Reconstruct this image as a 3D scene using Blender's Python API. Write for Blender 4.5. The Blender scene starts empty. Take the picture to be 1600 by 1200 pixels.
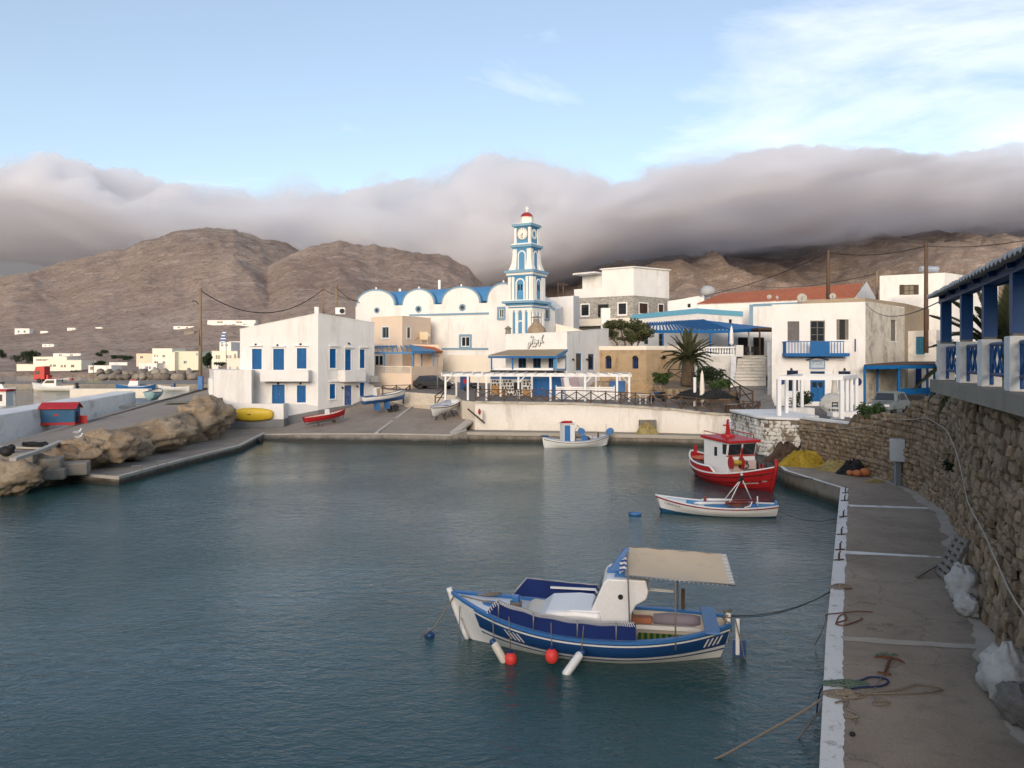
import bpy, bmesh, math, random
import numpy as np
from mathutils import Vector, Matrix, noise as mnoise
from mathutils.geometry import delaunay_2d_cdt
random.seed(7)
sc = bpy.context.scene
R = math.radians
# ------------------------------------------------------------------ camera, sky, sun, exposure
CAM_H, F, HZ = 7.0, 1230.0, 560.0
cam_d = bpy.data.cameras.new('camera'); cam = bpy.data.objects.new('camera', cam_d)
sc.collection.objects.link(cam); sc.camera = cam
cam.location = (0, 0, CAM_H); cam.rotation_euler = (R(90), 0, 0)
cam_d.sensor_width = 36; cam_d.lens = 36*F/1600; cam_d.shift_y = -40/1600
cam_d.clip_start = 0.1; cam_d.clip_end = 30000
sc.view_settings.view_transform = 'Standard'; sc.view_settings.look = 'None'
sc.view_settings.exposure = 1.0; sc.view_settings.gamma = 1
SUN_EL, SUN_AZ = R(15), R(190)        # azimuth of the sun measured clockwise from +Y (behind the camera)
sc.cycles.use_denoising = True
sc.cycles.max_bounces = 12; sc.cycles.diffuse_bounces = 3; sc.cycles.glossy_bounces = 3
sc.cycles.volume_bounces = 10; sc.cycles.transparent_max_bounces = 12
sc.cycles.use_adaptive_sampling = True; sc.cycles.adaptive_threshold = 0.02
sc.cycles.caustics_reflective = False; sc.cycles.caustics_refractive = False

world = bpy.data.worlds.new('World'); sc.world = world; world.use_nodes = True
wn, wl = world.node_tree.nodes, world.node_tree.links
bg = wn['Background']; bg.inputs['Strength'].default_value = 0.112
sky = wn.new('ShaderNodeTexSky'); sky.sky_type = 'NISHITA'; sky.sun_disc = False
sky.sun_elevation = SUN_EL; sky.sun_rotation = SUN_AZ
sky.air_density = 1.0; sky.dust_density = 1.6; sky.ozone_density = 1.2; sky.altitude = 0
# thin high cloud, world-fixed: noise on the view direction flattened onto a layer
tc = wn.new('ShaderNodeTexCoord'); sep = wn.new('ShaderNodeSeparateXYZ'); wl.new(tc.outputs['Generated'], sep.inputs[0])
zc = wn.new('ShaderNodeMath'); zc.operation = 'MAXIMUM'; zc.inputs[1].default_value = 0.02; wl.new(sep.outputs['Z'], zc.inputs[0])
za = wn.new('ShaderNodeMath'); za.operation = 'ADD'; za.inputs[1].default_value = 0.12; wl.new(zc.outputs[0], za.inputs[0])
dv = wn.new('ShaderNodeVectorMath'); dv.operation = 'DIVIDE'
cmb = wn.new('ShaderNodeCombineXYZ')
for i in range(3): wl.new(za.outputs[0], cmb.inputs[i])
wl.new(tc.outputs['Generated'], dv.inputs[0]); wl.new(cmb.outputs[0], dv.inputs[1])
mp = wn.new('ShaderNodeMapping'); mp.inputs['Scale'].default_value = (0.8, 1.5, 0.3); mp.inputs['Location'].default_value = (0.0, 0.55, 0); wl.new(dv.outputs[0], mp.inputs[0])
n1 = wn.new('ShaderNodeTexNoise'); n1.inputs['Scale'].default_value = 1.3; n1.inputs['Detail'].default_value = 9; n1.inputs['Roughness'].default_value = 0.62; n1.inputs['Distortion'].default_value = 0.6
wl.new(mp.outputs[0], n1.inputs['Vector'])
dt = wn.new('ShaderNodeVectorMath'); dt.operation = 'DOT_PRODUCT'; wl.new(tc.outputs['Generated'], dt.inputs[0]); dt.inputs[1].default_value = (0.50, 0.83, 0.25)   # a thin cream bank stands to the right
m1 = wn.new('ShaderNodeMapRange'); m1.interpolation_type = 'SMOOTHSTEP'; m1.inputs[1].default_value = 0.93; m1.inputs[2].default_value = 1.0; m1.inputs[4].default_value = 0.26; wl.new(dt.outputs['Value'], m1.inputs[0])
ad = wn.new('ShaderNodeMath'); wl.new(n1.outputs['Fac'], ad.inputs[0]); wl.new(m1.outputs[0], ad.inputs[1])
rmp = wn.new('ShaderNodeMapRange'); rmp.inputs['From Min'].default_value = 0.60; rmp.inputs['From Max'].default_value = 1.0; rmp.inputs['To Max'].default_value = 0.55; wl.new(ad.outputs[0], rmp.inputs['Value'])
mixc = wn.new('ShaderNodeMix'); mixc.data_type = 'RGBA'; mixc.inputs['B'].default_value = (8.4, 8.0, 7.8, 1)
wl.new(rmp.outputs[0], mixc.inputs['Factor']); wl.new(sky.outputs[0], mixc.inputs['A'])
veil = wn.new('ShaderNodeMix'); veil.data_type = 'RGBA'; veil.inputs['Factor'].default_value = 0.16; veil.inputs['B'].default_value = (4.6, 4.5, 4.9, 1)   # thin even veil
wl.new(mixc.outputs['Result'], veil.inputs['A']); wl.new(veil.outputs['Result'], bg.inputs['Color'])

sun_d = bpy.data.lights.new('sun', 'SUN'); sun_d.energy = 1.05; sun_d.angle = R(28); sun_d.color = (1.0, 0.86, 0.75)
sun = bpy.data.objects.new('sun', sun_d); sc.collection.objects.link(sun)
sdir = Vector((math.sin(SUN_AZ)*math.cos(SUN_EL), math.cos(SUN_AZ)*math.cos(SUN_EL), math.sin(SUN_EL)))
sun.rotation_euler = sdir.to_track_quat('Z', 'Y').to_euler()

# ------------------------------------------------------------------ helpers
WM = {}                                                   # world matrix of every thing
def X(px, Y): return (px-800)/F*Y
def Zp(py, Y): return CAM_H-(py-HZ)/F*Y
def W(px, py, Y): return Vector((X(px, Y), Y, Zp(py, Y)))
def Gd(px, py, z):                                        # point on a level surface
    Y = (CAM_H-z)*F/(py-HZ); return Vector((X(px, Y), Y, z))
def link(o, parent=None):
    sc.collection.objects.link(o)
    if parent is not None: o.parent = parent
    return o
def tag(o, label=None, cat=None, group=None, kind=None):
    if label: o['label'] = label
    if cat: o['category'] = cat
    if group: o['group'] = group
    if kind: o['kind'] = kind
    return o
def thing(name, label, cat, loc=(0, 0, 0), rz=0, group=None, rx=0, ry=0):
    o = bpy.data.objects.new(name, None); o.empty_display_size = 0.2; link(o)
    o.location = loc; o.rotation_euler = (rx, ry, rz)
    WM[o.name] = Matrix.Translation(Vector(loc)) @ o.rotation_euler.to_matrix().to_4x4()
    o['kind'] = 'thing'
    return tag(o, label, cat, group)
def root_matrix(o):
    while o is not None:
        if o.name in WM: return WM[o.name]
        o = o.parent
    return Matrix.Identity(4)
class MB:
    def __init__(s): s.v, s.f = [], []
    def add(s, vs, fs):
        b = len(s.v); s.v += [tuple(p) for p in vs]; s.f += [tuple(i+b for i in f) for f in fs]; return s
    def box(s, c, d, rz=0, M=None):
        hx, hy, hz = d[0]/2, d[1]/2, d[2]/2; cs, sn = math.cos(rz), math.sin(rz); vs = []
        for z in (-hz, hz):
            for (x, y) in ((-hx, -hy), (hx, -hy), (hx, hy), (-hx, hy)):
                p = Vector((c[0]+x*cs-y*sn, c[1]+x*sn+y*cs, c[2]+z)); vs.append(M @ p if M else p)
        return s.add(vs, [(0, 3, 2, 1), (4, 5, 6, 7), (0, 1, 5, 4), (1, 2, 6, 5), (2, 3, 7, 6), (3, 0, 4, 7)])
    def hexa(s, p):                                       # 8 points: bottom ring, top ring
        return s.add(p, [(0, 3, 2, 1), (4, 5, 6, 7), (0, 1, 5, 4), (1, 2, 6, 5), (2, 3, 7, 6), (3, 0, 4, 7)])
    def prism(s, poly, z0, z1):
        n = len(poly)
        return s.add([(p[0], p[1], z0) for p in poly]+[(p[0], p[1], z1) for p in poly],
                     [tuple(range(n-1, -1, -1)), tuple(range(n, 2*n))]+[(i, (i+1) % n, n+(i+1) % n, n+i) for i in range(n)])
    def bar(s, a, b, w, h=None):                          # rectangular bar between two points
        a, b = Vector(a), Vector(b); h = h or w; d = (b-a)
        if d.length < 1e-6: return s
        d.normalize(); up = Vector((0, 0, 1)) if abs(d.z) < 0.95 else Vector((0, 1, 0))
        sd = d.cross(up).normalized()*w/2; u = sd.cross(d).normalized()*h/2
        return s.hexa([a-sd-u, a+sd-u, a+sd+u, a-sd+u, b-sd-u, b+sd-u, b+sd+u, b-sd+u])
    def tube(s, pts, r, n=8, cap=True):
        pts = [Vector(p) for p in pts]; rs = r if isinstance(r, (list, tuple)) else [r]*len(pts); rings = []
        for i, p in enumerate(pts):
            d = (pts[min(i+1, len(pts)-1)]-pts[max(i-1, 0)])
            d = d.normalized() if d.length > 1e-9 else Vector((0, 0, 1))
            up = Vector((0, 0, 1)) if abs(d.z) < 0.9 else Vector((1, 0, 0))
            a = d.cross(up).normalized(); b = a.cross(d)
            rings.append([p+(a*math.cos(2*math.pi*k/n)+b*math.sin(2*math.pi*k/n))*rs[i] for k in range(n)])
        vs = [q for r_ in rings for q in r_]; fs = []
        for i in range(len(pts)-1):
            for k in range(n): fs.append((i*n+k, i*n+(k+1) % n, (i+1)*n+(k+1) % n, (i+1)*n+k))
        if cap: fs += [tuple(range(n-1, -1, -1)), tuple((len(pts)-1)*n+k for k in range(n))]
        return s.add(vs, fs)
    def lathe(s, prof, c=(0, 0, 0), n=16, M=None):        # profile of (r, z)
        vs = []
        for (r, z) in prof:
            for k in range(n):
                p = Vector((c[0]+r*math.cos(2*math.pi*k/n), c[1]+r*math.sin(2*math.pi*k/n), c[2]+z)); vs.append(M @ p if M else p)
        fs = [(i*n+k, i*n+(k+1) % n, (i+1)*n+(k+1) % n, (i+1)*n+k) for i in range(len(prof)-1) for k in range(n)]
        fs += [tuple(range(n-1, -1, -1)), tuple((len(prof)-1)*n+k for k in range(n))]
        return s.add(vs, fs)
    def ball(s, c, r, n=12, m=8, M=None):
        r = r if isinstance(r, (tuple, list)) else (r, r, r)
        vs = []; fs = []
        for i in range(m+1):
            t = math.pi*i/m
            for k in range(n):
                p = Vector((c[0]+r[0]*math.sin(t)*math.cos(2*math.pi*k/n), c[1]+r[1]*math.sin(t)*math.sin(2*math.pi*k/n), c[2]-r[2]*math.cos(t)))
                vs.append(M @ p if M else p)
        for i in range(m):
            for k in range(n): fs.append((i*n+k, i*n+(k+1) % n, (i+1)*n+(k+1) % n, (i+1)*n+k))
        return s.add(vs, fs)
    def grid(s, P):                                       # 2D list of points
        n, m = len(P), len(P[0])
        return s.add([p for r_ in P for p in r_], [(i*m+j, i*m+j+1, (i+1)*m+j+1, (i+1)*m+j) for i in range(n-1) for j in range(m-1)])
    def build(s, name, mat, parent=None, smooth=False, world=True):
        me = bpy.data.meshes.new(name); vs = s.v
        if parent is not None and world:
            inv = root_matrix(parent).inverted(); vs = [tuple(inv @ Vector(v)) for v in vs]
        me.from_pydata(vs, [], s.f); me.materials.append(mat)
        if smooth: me.polygons.foreach_set('use_smooth', [True]*len(me.polygons))
        me.update(); o = bpy.data.objects.new(name, me); link(o, parent); return o
def fix_normals(o):
    bm = bmesh.new(); bm.from_mesh(o.data); bmesh.ops.remove_doubles(bm, verts=bm.verts, dist=1e-5)
    bmesh.ops.recalc_face_normals(bm, faces=bm.faces); bm.to_mesh(o.data); bm.free(); return o
def bevel(o, w=0.02, seg=2):
    m = o.modifiers.new('edge', 'BEVEL'); m.width = w; m.segments = seg; m.limit_method = 'ANGLE'; m.angle_limit = R(40); return o
def piece(name, mesh, parent, loc, rot=(0, 0, 0), scale=(1, 1, 1)):   # a part that shares mesh data; loc in the root's frame
    o = bpy.data.objects.new(name, mesh); link(o, parent); o.location = loc; o.rotation_euler = rot; o.scale = scale; return o

# ------------------------------------------------------------------ materials
MATS = {}
def nodes_of(name, rough=0.6, spec=0.3, metal=0.0):
    m = bpy.data.materials.new(name); m.use_nodes = True; nt = m.node_tree; b = nt.nodes['Principled BSDF']
    b.inputs['Roughness'].default_value = rough; b.inputs['Specular IOR Level'].default_value = spec; b.inputs['Metallic'].default_value = metal
    MATS[name] = m; return m, nt, b
def N(nt, typ, **kw):
    n = nt.nodes.new('ShaderNode'+typ)
    for k, v in kw.items():
        if k in n.inputs: n.inputs[k].default_value = v
        else: setattr(n, k, v)
    return n
def gmul(nt, a, k):
    m = N(nt, 'Math', operation='MULTIPLY'); nt.links.new(a, m.inputs[0])
    if hasattr(k, 'is_output'): nt.links.new(k, m.inputs[1])
    else: m.inputs[1].default_value = k
    return m.outputs[0]
def coords(nt, scale=(1, 1, 1), world=False):
    mp = N(nt, 'Mapping'); mp.inputs['Scale'].default_value = scale
    if world: nt.links.new(N(nt, 'NewGeometry').outputs['Position'], mp.inputs[0])
    else: nt.links.new(N(nt, 'TexCoord').outputs['Object'], mp.inputs[0])
    return mp.outputs[0]
def noise(nt, vec, scale, detail=5, rough=0.55, dist=0.0):
    n = N(nt, 'TexNoise', Scale=scale, Detail=detail, Roughness=rough, Distortion=dist); nt.links.new(vec, n.inputs['Vector']); return n.outputs['Fac']
def ramp(nt, fac, stops):
    r = N(nt, 'ValToRGB'); nt.links.new(fac, r.inputs[0]); e = r.color_ramp.elements
    while len(e) < len(stops): e.new(0.5)
    for el, (p, c) in zip(e, stops): el.position = p; el.color = (c[0], c[1], c[2], 1)
    return r.outputs[0]
def mix(nt, fac, a, b, typ='MIX'):
    m = nt.nodes.new('ShaderNodeMixRGB'); m.blend_type = typ
    for i, v in enumerate((fac, a, b)):
        if hasattr(v, 'is_output'): nt.links.new(v, m.inputs[i])
        elif i == 0: m.inputs[0].default_value = v
        else: m.inputs[i].default_value = (v[0], v[1], v[2], 1)
    return m.outputs[0]
def maprange(nt, v, a, b, c=0, d=1):
    m = N(nt, 'MapRange'); nt.links.new(v, m.inputs[0])
    for i, q in zip((1, 2, 3, 4), (a, b, c, d)): m.inputs[i].default_value = q
    return m.outputs[0]
def bump(nt, b, h, strength=0.3, dist=0.02):
    n = N(nt, 'Bump'); n.inputs['Strength'].default_value = strength; n.inputs['Distance'].default_value = dist
    nt.links.new(h, n.inputs['Height']); nt.links.new(n.outputs[0], b.inputs['Normal'])
def paint(name, rgb, rough=0.55, var=0.12, scale=1.5, fine=25, bmp=0.15, bd=0.01, stain=None, st_amt=0.3, st_scale=0.6, spec=0.3, metal=0.0, streak=False):
    """a painted or plain surface: broad and fine tone variation, optional patches of stain, slight relief"""
    m, nt, b = nodes_of(name, rough, spec, metal)
    v = coords(nt); a = noise(nt, v, scale); f = noise(nt, v, fine, 3)
    lo = [c*(1-var) for c in rgb]; hi = [min(1, c*(1+var*0.6)) for c in rgb]
    col = ramp(nt, a, [(0.3, lo), (0.7, hi)])
    col = mix(nt, 0.25, col, ramp(nt, f, [(0.3, [c*0.8 for c in lo]), (0.7, hi)]))
    if stain is not None:
        sv = coords(nt, (1, 1, 0.25)) if streak else v
        s1 = noise(nt, sv, st_scale, 9, 0.7, 0.3)
        col = mix(nt, maprange(nt, s1, 0.62-st_amt*0.35, 0.78-st_amt*0.2, 0, 0.9), col, stain)
    nt.links.new(col, b.inputs['Base Color']); bump(nt, b, f, bmp, bd); return m
WHITE = paint('whitewash', (0.78, 0.76, 0.73), 0.75, 0.07, 0.5, 9, 0.25, 0.02, (0.55, 0.52, 0.47), 0.32, 0.6, streak=True)
WHITE_CLEAN = paint('white_paint', (0.80, 0.79, 0.77), 0.5, 0.05, 1.0, 20, 0.1)
CREAM = paint('cream_wash', (0.78, 0.71, 0.60), 0.75, 0.07, 0.5, 9, 0.2, 0.02, (0.55, 0.5, 0.42), 0.1, 0.5, streak=True)
PEACH = paint('peach_wash', (0.76, 0.60, 0.46), 0.75, 0.06, 0.6, 9, 0.2, 0.02)
BLUE = paint('royal_blue_paint', (0.003, 0.105, 0.30), 0.55, 0.15, 1.5, 20, 0.12)
SKYBLUE = paint('sky_blue_paint', (0.075, 0.235, 0.45), 0.6, 0.1, 1.0, 15, 0.12)
PALEBLUE = paint('pale_blue_trim', (0.20, 0.32, 0.42), 0.65, 0.1, 1.0, 15, 0.12)
NAVY = paint('navy_paint', (0.012, 0.035, 0.16), 0.35, 0.12, 2, 20, 0.08)
RED = paint('red_paint', (0.42, 0.018, 0.02), 0.4, 0.12, 1.5, 20, 0.08)
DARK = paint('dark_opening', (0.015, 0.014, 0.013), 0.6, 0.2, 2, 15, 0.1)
CONC = paint('weathered_concrete', (0.27, 0.24, 0.20), 0.85, 0.18, 0.5, 18, 0.5, 0.02, (0.14, 0.125, 0.105), 0.35, 0.8)
GREYP = paint('grey_plinth_paint', (0.22, 0.22, 0.22), 0.75, 0.12, 0.7, 12, 0.2)
WOOD = paint('brown_wood', (0.085, 0.05, 0.032), 0.7, 0.25, 3, 30, 0.4, 0.01)
GREYWOOD = paint('grey_weathered_wood', (0.19, 0.17, 0.15), 0.8, 0.25, 4, 40, 0.4, 0.01)
POLE = paint('pole_wood', (0.12, 0.075, 0.05), 0.8, 0.25, 2, 30, 0.4, 0.01)
TERRA = paint('terracotta_roof', (0.42, 0.13, 0.06), 0.8, 0.2, 1.5, 12, 0.5, 0.03)
BLACK = paint('black_rubber', (0.018, 0.018, 0.018), 0.6, 0.2, 4, 30, 0.2)
STEEL = paint('dull_steel', (0.30, 0.30, 0.30), 0.45, 0.15, 3, 30, 0.1, metal=0.6)
ROPE = paint('grey_rope', (0.22, 0.19, 0.15), 0.9, 0.3, 30, 90, 0.5, 0.01)
def glass_mat(name, col=(0.02, 0.025, 0.03)):
    m, nt, b = nodes_of(name, 0.06, 0.6); b.inputs['Base Color'].default_value = (*col, 1); return m
GLASS = glass_mat('window_glass')
# ------------------------------------------------------------------ terrain, sea, clouds
def vnoise(x, y, seed=0):
    xi = np.floor(x).astype(np.int64); yi = np.floor(y).astype(np.int64); xf = x-xi; yf = y-yi
    def h(a, b):
        n = (a*374761393+b*668265263+seed*974711) & 0x7fffffff; n = ((n ^ (n >> 13))*1274126177) & 0x7fffffff
        return ((n ^ (n >> 16)) & 0xffff)/65535.0
    u = xf*xf*(3-2*xf); v = yf*yf*(3-2*yf)
    return (h(xi, yi)*(1-u)+h(xi+1, yi)*u)*(1-v)+(h(xi, yi+1)*(1-u)+h(xi+1, yi+1)*u)*v
def fbm(x, y, o=5, seed=0, ridged=False, puff=False):
    s = np.zeros_like(x); a = 0.5; t = 0
    for i in range(o):
        n = vnoise(x*2**i, y*2**i, seed+i*17); n = 1-np.abs(2*n-1) if ridged else (np.abs(2*n-1) if puff else n)
        s += a*n; t += a; a *= 0.5
    return s/t
RIDGES = [   # distance, foot, silhouette as (px, py)
 (1270, 360, [(-900, 520), (-400, 495), (-200, 470), (0, 431), (100, 406), (180, 387), (270, 366), (330, 355), (365, 351), (400, 361), (440, 377), (470, 392), (540, 420), (640, 470), (760, 540), (900, 560)]),
 (1020, 320, [(-400, 560), (100, 520), (300, 462), (400, 424), (465, 396), (500, 382), (530, 372), (560, 376), (640, 391), (700, 405), (735, 425), (755, 446), (800, 470), (900, 505), (1050, 545), (1300, 560)]),
 (2100, 520, [(500, 560), (640, 520), (760, 462), (870, 436), (920, 416), (960, 401), (1040, 384), (1100, 368), (1200, 345), (1320, 322), (1450, 315), (1600, 292), (1900, 280), (2300, 330), (3000, 400)]),
 (1400, 420, [(640, 560), (760, 505), (860, 480), (940, 468), (1060, 455), (1200, 452), (1340, 456), (1480, 450), (1640, 455), (1900, 450), (2400, 470), (3000, 500)]),
]
def terrain_h(px, Y):
    a = (px-800)/F; x = a*Y
    base = 4.2+0.030*np.clip(Y-150, 0, 2000)+1.2*(fbm(x/40, Y/40, 4, 3)-0.5)*np.clip((Y-120)/150, 0, 1)*3
    ysh = np.interp(px, [-900, -300, 0, 110, 170, 230, 310, 335, 352], [420, 330, 312, 300, 262, 232, 205, 150, 70])
    lft = np.clip((420-px)/90, 0, 1); base = base*(1-lft)+lft*(1.0+0.026*np.clip(Y-ysh, 0, None)+1.2*(fbm(x/40, Y/40, 4, 3)-0.5)*np.clip((Y-ysh-30)/80, 0, 1)*2)
    h = base.copy()
    for k, (D, Yf, sil) in enumerate(RIDGES):
        top = 7-(np.interp(px, [p[0] for p in sil], [p[1] for p in sil])-HZ)/F*D
        wob = 1+0.10*(fbm(px/90.0, Y/700, 3, 40+k)-0.5)
        t = (Y-Yf)/(D*wob-Yf)
        g = np.where(t < 1, np.clip(t, 0, 1)**(1.35, 1.35, 1.9, 1.4)[k], np.clip(1-(t-1)*0.9, 0, 1))
        env = np.clip(t, 0, 1)*np.clip(1.0-np.clip(t, 0, 1), 0, 1)*4
        wx = x+140*(fbm(x/300, Y/300, 3, 61)-0.5); wy = Y+140*(fbm(x/300, Y/300, 3, 67)-0.5)
        if k == 2: spur = (fbm(wx/250+wy/1100, wy/800-wx/1500, 4, 11, True)-0.62)*1.5; spur = np.where(spur > 0.06, 0.06+0.6*(spur-0.06), spur)
        elif k == 3: spur = (fbm(wx/240-wy/900, wy/600, 4, 23, True)-0.6)*1.0
        else: spur = (fbm(px/150.0+Y/700, Y/900, 4, 31+k, True)-0.6)*0.20
        hr = np.maximum(top, 0)*g*(1+0.35*spur*env)+env*np.clip(top/250, 0, 1)*(25, 20, 145, 45)[k]*spur
        h = np.maximum(h, hr)+np.minimum(h, hr)*0.0
    big = np.clip((h-8)/120, 0, 1)
    h = h+big*(fbm(x/60, Y/60, 5, 5)-0.5)*16+big*(fbm(x/16, Y/22, 3, 9, True)-0.5)*5
    # the shallow inlet on the near left
    ysh = np.interp(px, [-900, -300, 0, 110, 170, 230, 310, 335, 352], [420, 330, 312, 300, 262, 232, 205, 150, 70])
    sh = np.clip((Y-ysh)/10, -1, 1)
    h = np.where(sh < 1, np.where(sh < 0, -2.0, -2.0+(h+2)*sh*0.55+0.0), np.minimum(h, 0.9+0.035*np.clip(Y-ysh, 0, None)+np.clip((px-352)/10, 0, 10)+np.clip(Y-ysh-60, 0, None)*1.0))
    return h
def make_terrain():
    pxs = np.concatenate([np.linspace(-900, -60, 50)[:-1], np.linspace(-60, 1660, 620)[:-1], np.linspace(1660, 2800, 60)])
    Ys = np.concatenate([np.geomspace(100, 420, 150)[:-1], np.geomspace(420, 2300, 260)[:-1], np.linspace(2300, 3600, 12)])
    PX, YY = np.meshgrid(pxs, Ys); H = terrain_h(PX, YY)
    XX = (PX-800)/F*YY; n, m = PX.shape
    co = np.stack([XX, YY, H], -1).reshape(-1, 3)
    i = np.arange(n-1)[:, None]*m+np.arange(m-1)[None, :]
    fs = np.stack([i, i+1, i+m+1, i+m], -1).reshape(-1, 4)
    me = bpy.data.meshes.new('hills'); me.vertices.add(len(co)); me.vertices.foreach_set('co', co.ravel())
    me.loops.add(fs.size); me.loops.foreach_set('vertex_index', fs.ravel().astype(np.int32))
    me.polygons.add(len(fs)); me.polygons.foreach_set('loop_start', np.arange(len(fs), dtype=np.int32)*4)
    me.update(calc_edges=True); me.validate()
    me.polygons.foreach_set('use_smooth', [True]*len(fs))
    m_, nt, b = nodes_of('dry_hillside', 0.95, 0.1)
    v = coords(nt)
    big = noise(nt, v, 0.006, 8, 0.6, 0.4); mid = noise(nt, coords(nt, (1, 1, 2.5)), 0.035, 8, 0.65, 0.3); sm = noise(nt, v, 0.22, 6, 0.75)
    c = ramp(nt, big, [(0.30, (0.235, 0.172, 0.142)), (0.5, (0.33, 0.25, 0.205)), (0.68, (0.40, 0.32, 0.265))])
    c = mix(nt, maprange(nt, mid, 0.42, 0.68, 0, 0.5), c, (0.17, 0.122, 0.10))
    rock = noise(nt, coords(nt, (1, 1, 4.0)), 0.022, 12, 0.75, 0.9)
    c = mix(nt, maprange(nt, rock, 0.53, 0.66, 0, 0.75), c, (0.46, 0.39, 0.33))
    # low scrubby terraces: contour-following bands
    ts = N(nt, 'SeparateXYZ'); nt.links.new(v, ts.inputs[0])
    wob = N(nt, 'Math', operation='MULTIPLY_ADD'); nt.links.new(noise(nt, v, 0.02, 4), wob.inputs[0]); wob.inputs[1].default_value = 30
    nt.links.new(ts.outputs['Z'], wob.inputs[2])
    sn = N(nt, 'Math', operation='SINE'); ml = N(nt, 'Math', operation='MULTIPLY'); ml.inputs[1].default_value = 1.1
    nt.links.new(wob.outputs[0], ml.inputs[0]); nt.links.new(ml.outputs[0], sn.inputs[0])
    tf = N(nt, 'Math', operation='MULTIPLY'); nt.links.new(maprange(nt, sn.outputs[0], 0.55, 0.95, 0, 0.55), tf.inputs[0]); nt.links.new(maprange(nt, big, 0.4, 0.6), tf.inputs[1])
    c = mix(nt, tf.outputs[0], c, (0.27, 0.21, 0.155))
    c = mix(nt, maprange(nt, sm, 0.52, 0.60, 0, 0.75), c, (0.115, 0.095, 0.068))
    c = mix(nt, maprange(nt, ts.outputs['Z'], 90, 260, 0, 0.6), c, mix(nt, maprange(nt, rock, 0.45, 0.62), (0.12, 0.108, 0.10), (0.33, 0.295, 0.265)))   # greyer, darker rock higher up: the cloud's shadow painted into the colour
    nt.links.new(c, b.inputs['Base Color'])
    hsum = N(nt, 'Math', operation='ADD'); nt.links.new(rock, hsum.inputs[0]); nt.links.new(sm, hsum.inputs[1])
    bump(nt, b, hsum.outputs[0], 0.35, 4.0)
    me.materials.append(m_)
    o = bpy.data.objects.new('hills', me); link(o); tag(o, 'bare brown hills behind the village', kind='structure'); return o
make_terrain()
def ground_Y(px, py):                                   # where the sight line through a spot on the slope meets the hillside
    Y = np.linspace(250, 1250, 1500); ok = terrain_h(np.full_like(Y, px), Y) >= CAM_H-(py-HZ)/F*Y; return float(Y[np.argmax(ok)]) if ok.any() else 900.0

def make_water():
    m, nt, b = nodes_of('sea_water', 0.04, 0.5); b.inputs['IOR'].default_value = 1.33
    v = coords(nt)
    d = noise(nt, v, 0.05, 3)
    nt.links.new(ramp(nt, d, [(0.3, (0.014, 0.052, 0.055)), (0.7, (0.027, 0.078, 0.079))]), b.inputs['Base Color'])
    a = noise(nt, coords(nt, (0.8, 1.3, 1)), 1.9, 4, 0.62, 0.4); f = noise(nt, coords(nt, (0.85, 1.5, 1)), 5.5, 4, 0.62, 0.5)
    patch = noise(nt, v, 0.09, 3, 0.5)
    s = gmul(nt, f, maprange(nt, patch, 0.38, 0.62, 0.12, 0.48)); a = gmul(nt, a, maprange(nt, noise(nt, coords(nt, (1, 1.6, 1)), 0.045, 3), 0.35, 0.65, 0.35, 1.0))
    t = N(nt, 'Math', operation='ADD'); nt.links.new(s, t.inputs[0]); nt.links.new(a, t.inputs[1])
    bump(nt, b, t.outputs[0], 0.55, 0.13)
    mb = MB(); s_ = 9000; mb.add([(-s_, -s_, 0), (s_, -s_, 0), (s_, s_, 0), (-s_, s_, 0)], [(0, 1, 2, 3)])
    o = mb.build('sea', m); tag(o, 'dark teal rippled harbour water', kind='structure')
make_water()

CL_TOP = [(-900, 240), (-300, 235), (-60, 232), (0, 238), (110, 243), (180, 262), (250, 268), (330, 272), (440, 262), (520, 268), (610, 272), (640, 255), (690, 252), (760, 242), (850, 240), (930, 252), (1000, 258), (1080, 240), (1180, 232), (1300, 226), (1400, 224), (1500, 216), (1600, 218), (1800, 205), (2800, 220)]
CL_BOT = [(-900, 390), (-200, 400), (-60, 405), (30, 405), (100, 402), (200, 404), (260, 408), (400, 425), (560, 440), (760, 462), (860, 430), (960, 398), (1040, 386), (1100, 384), (1200, 376), (1320, 372), (1450, 362), (1600, 352), (1900, 350), (2800, 380)]
def np_mesh(name, co, fs):
    me = bpy.data.meshes.new(name); co = np.asarray(co, dtype=np.float32); fs = np.asarray(fs, dtype=np.int32)
    me.vertices.add(len(co)); me.vertices.foreach_set('co', co.ravel()); k = fs.shape[1]
    me.loops.add(fs.size); me.loops.foreach_set('vertex_index', fs.ravel())
    me.polygons.add(len(fs)); me.polygons.foreach_set('loop_start', np.arange(len(fs), dtype=np.int32)*k)
    me.update(calc_edges=True); return me
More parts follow.
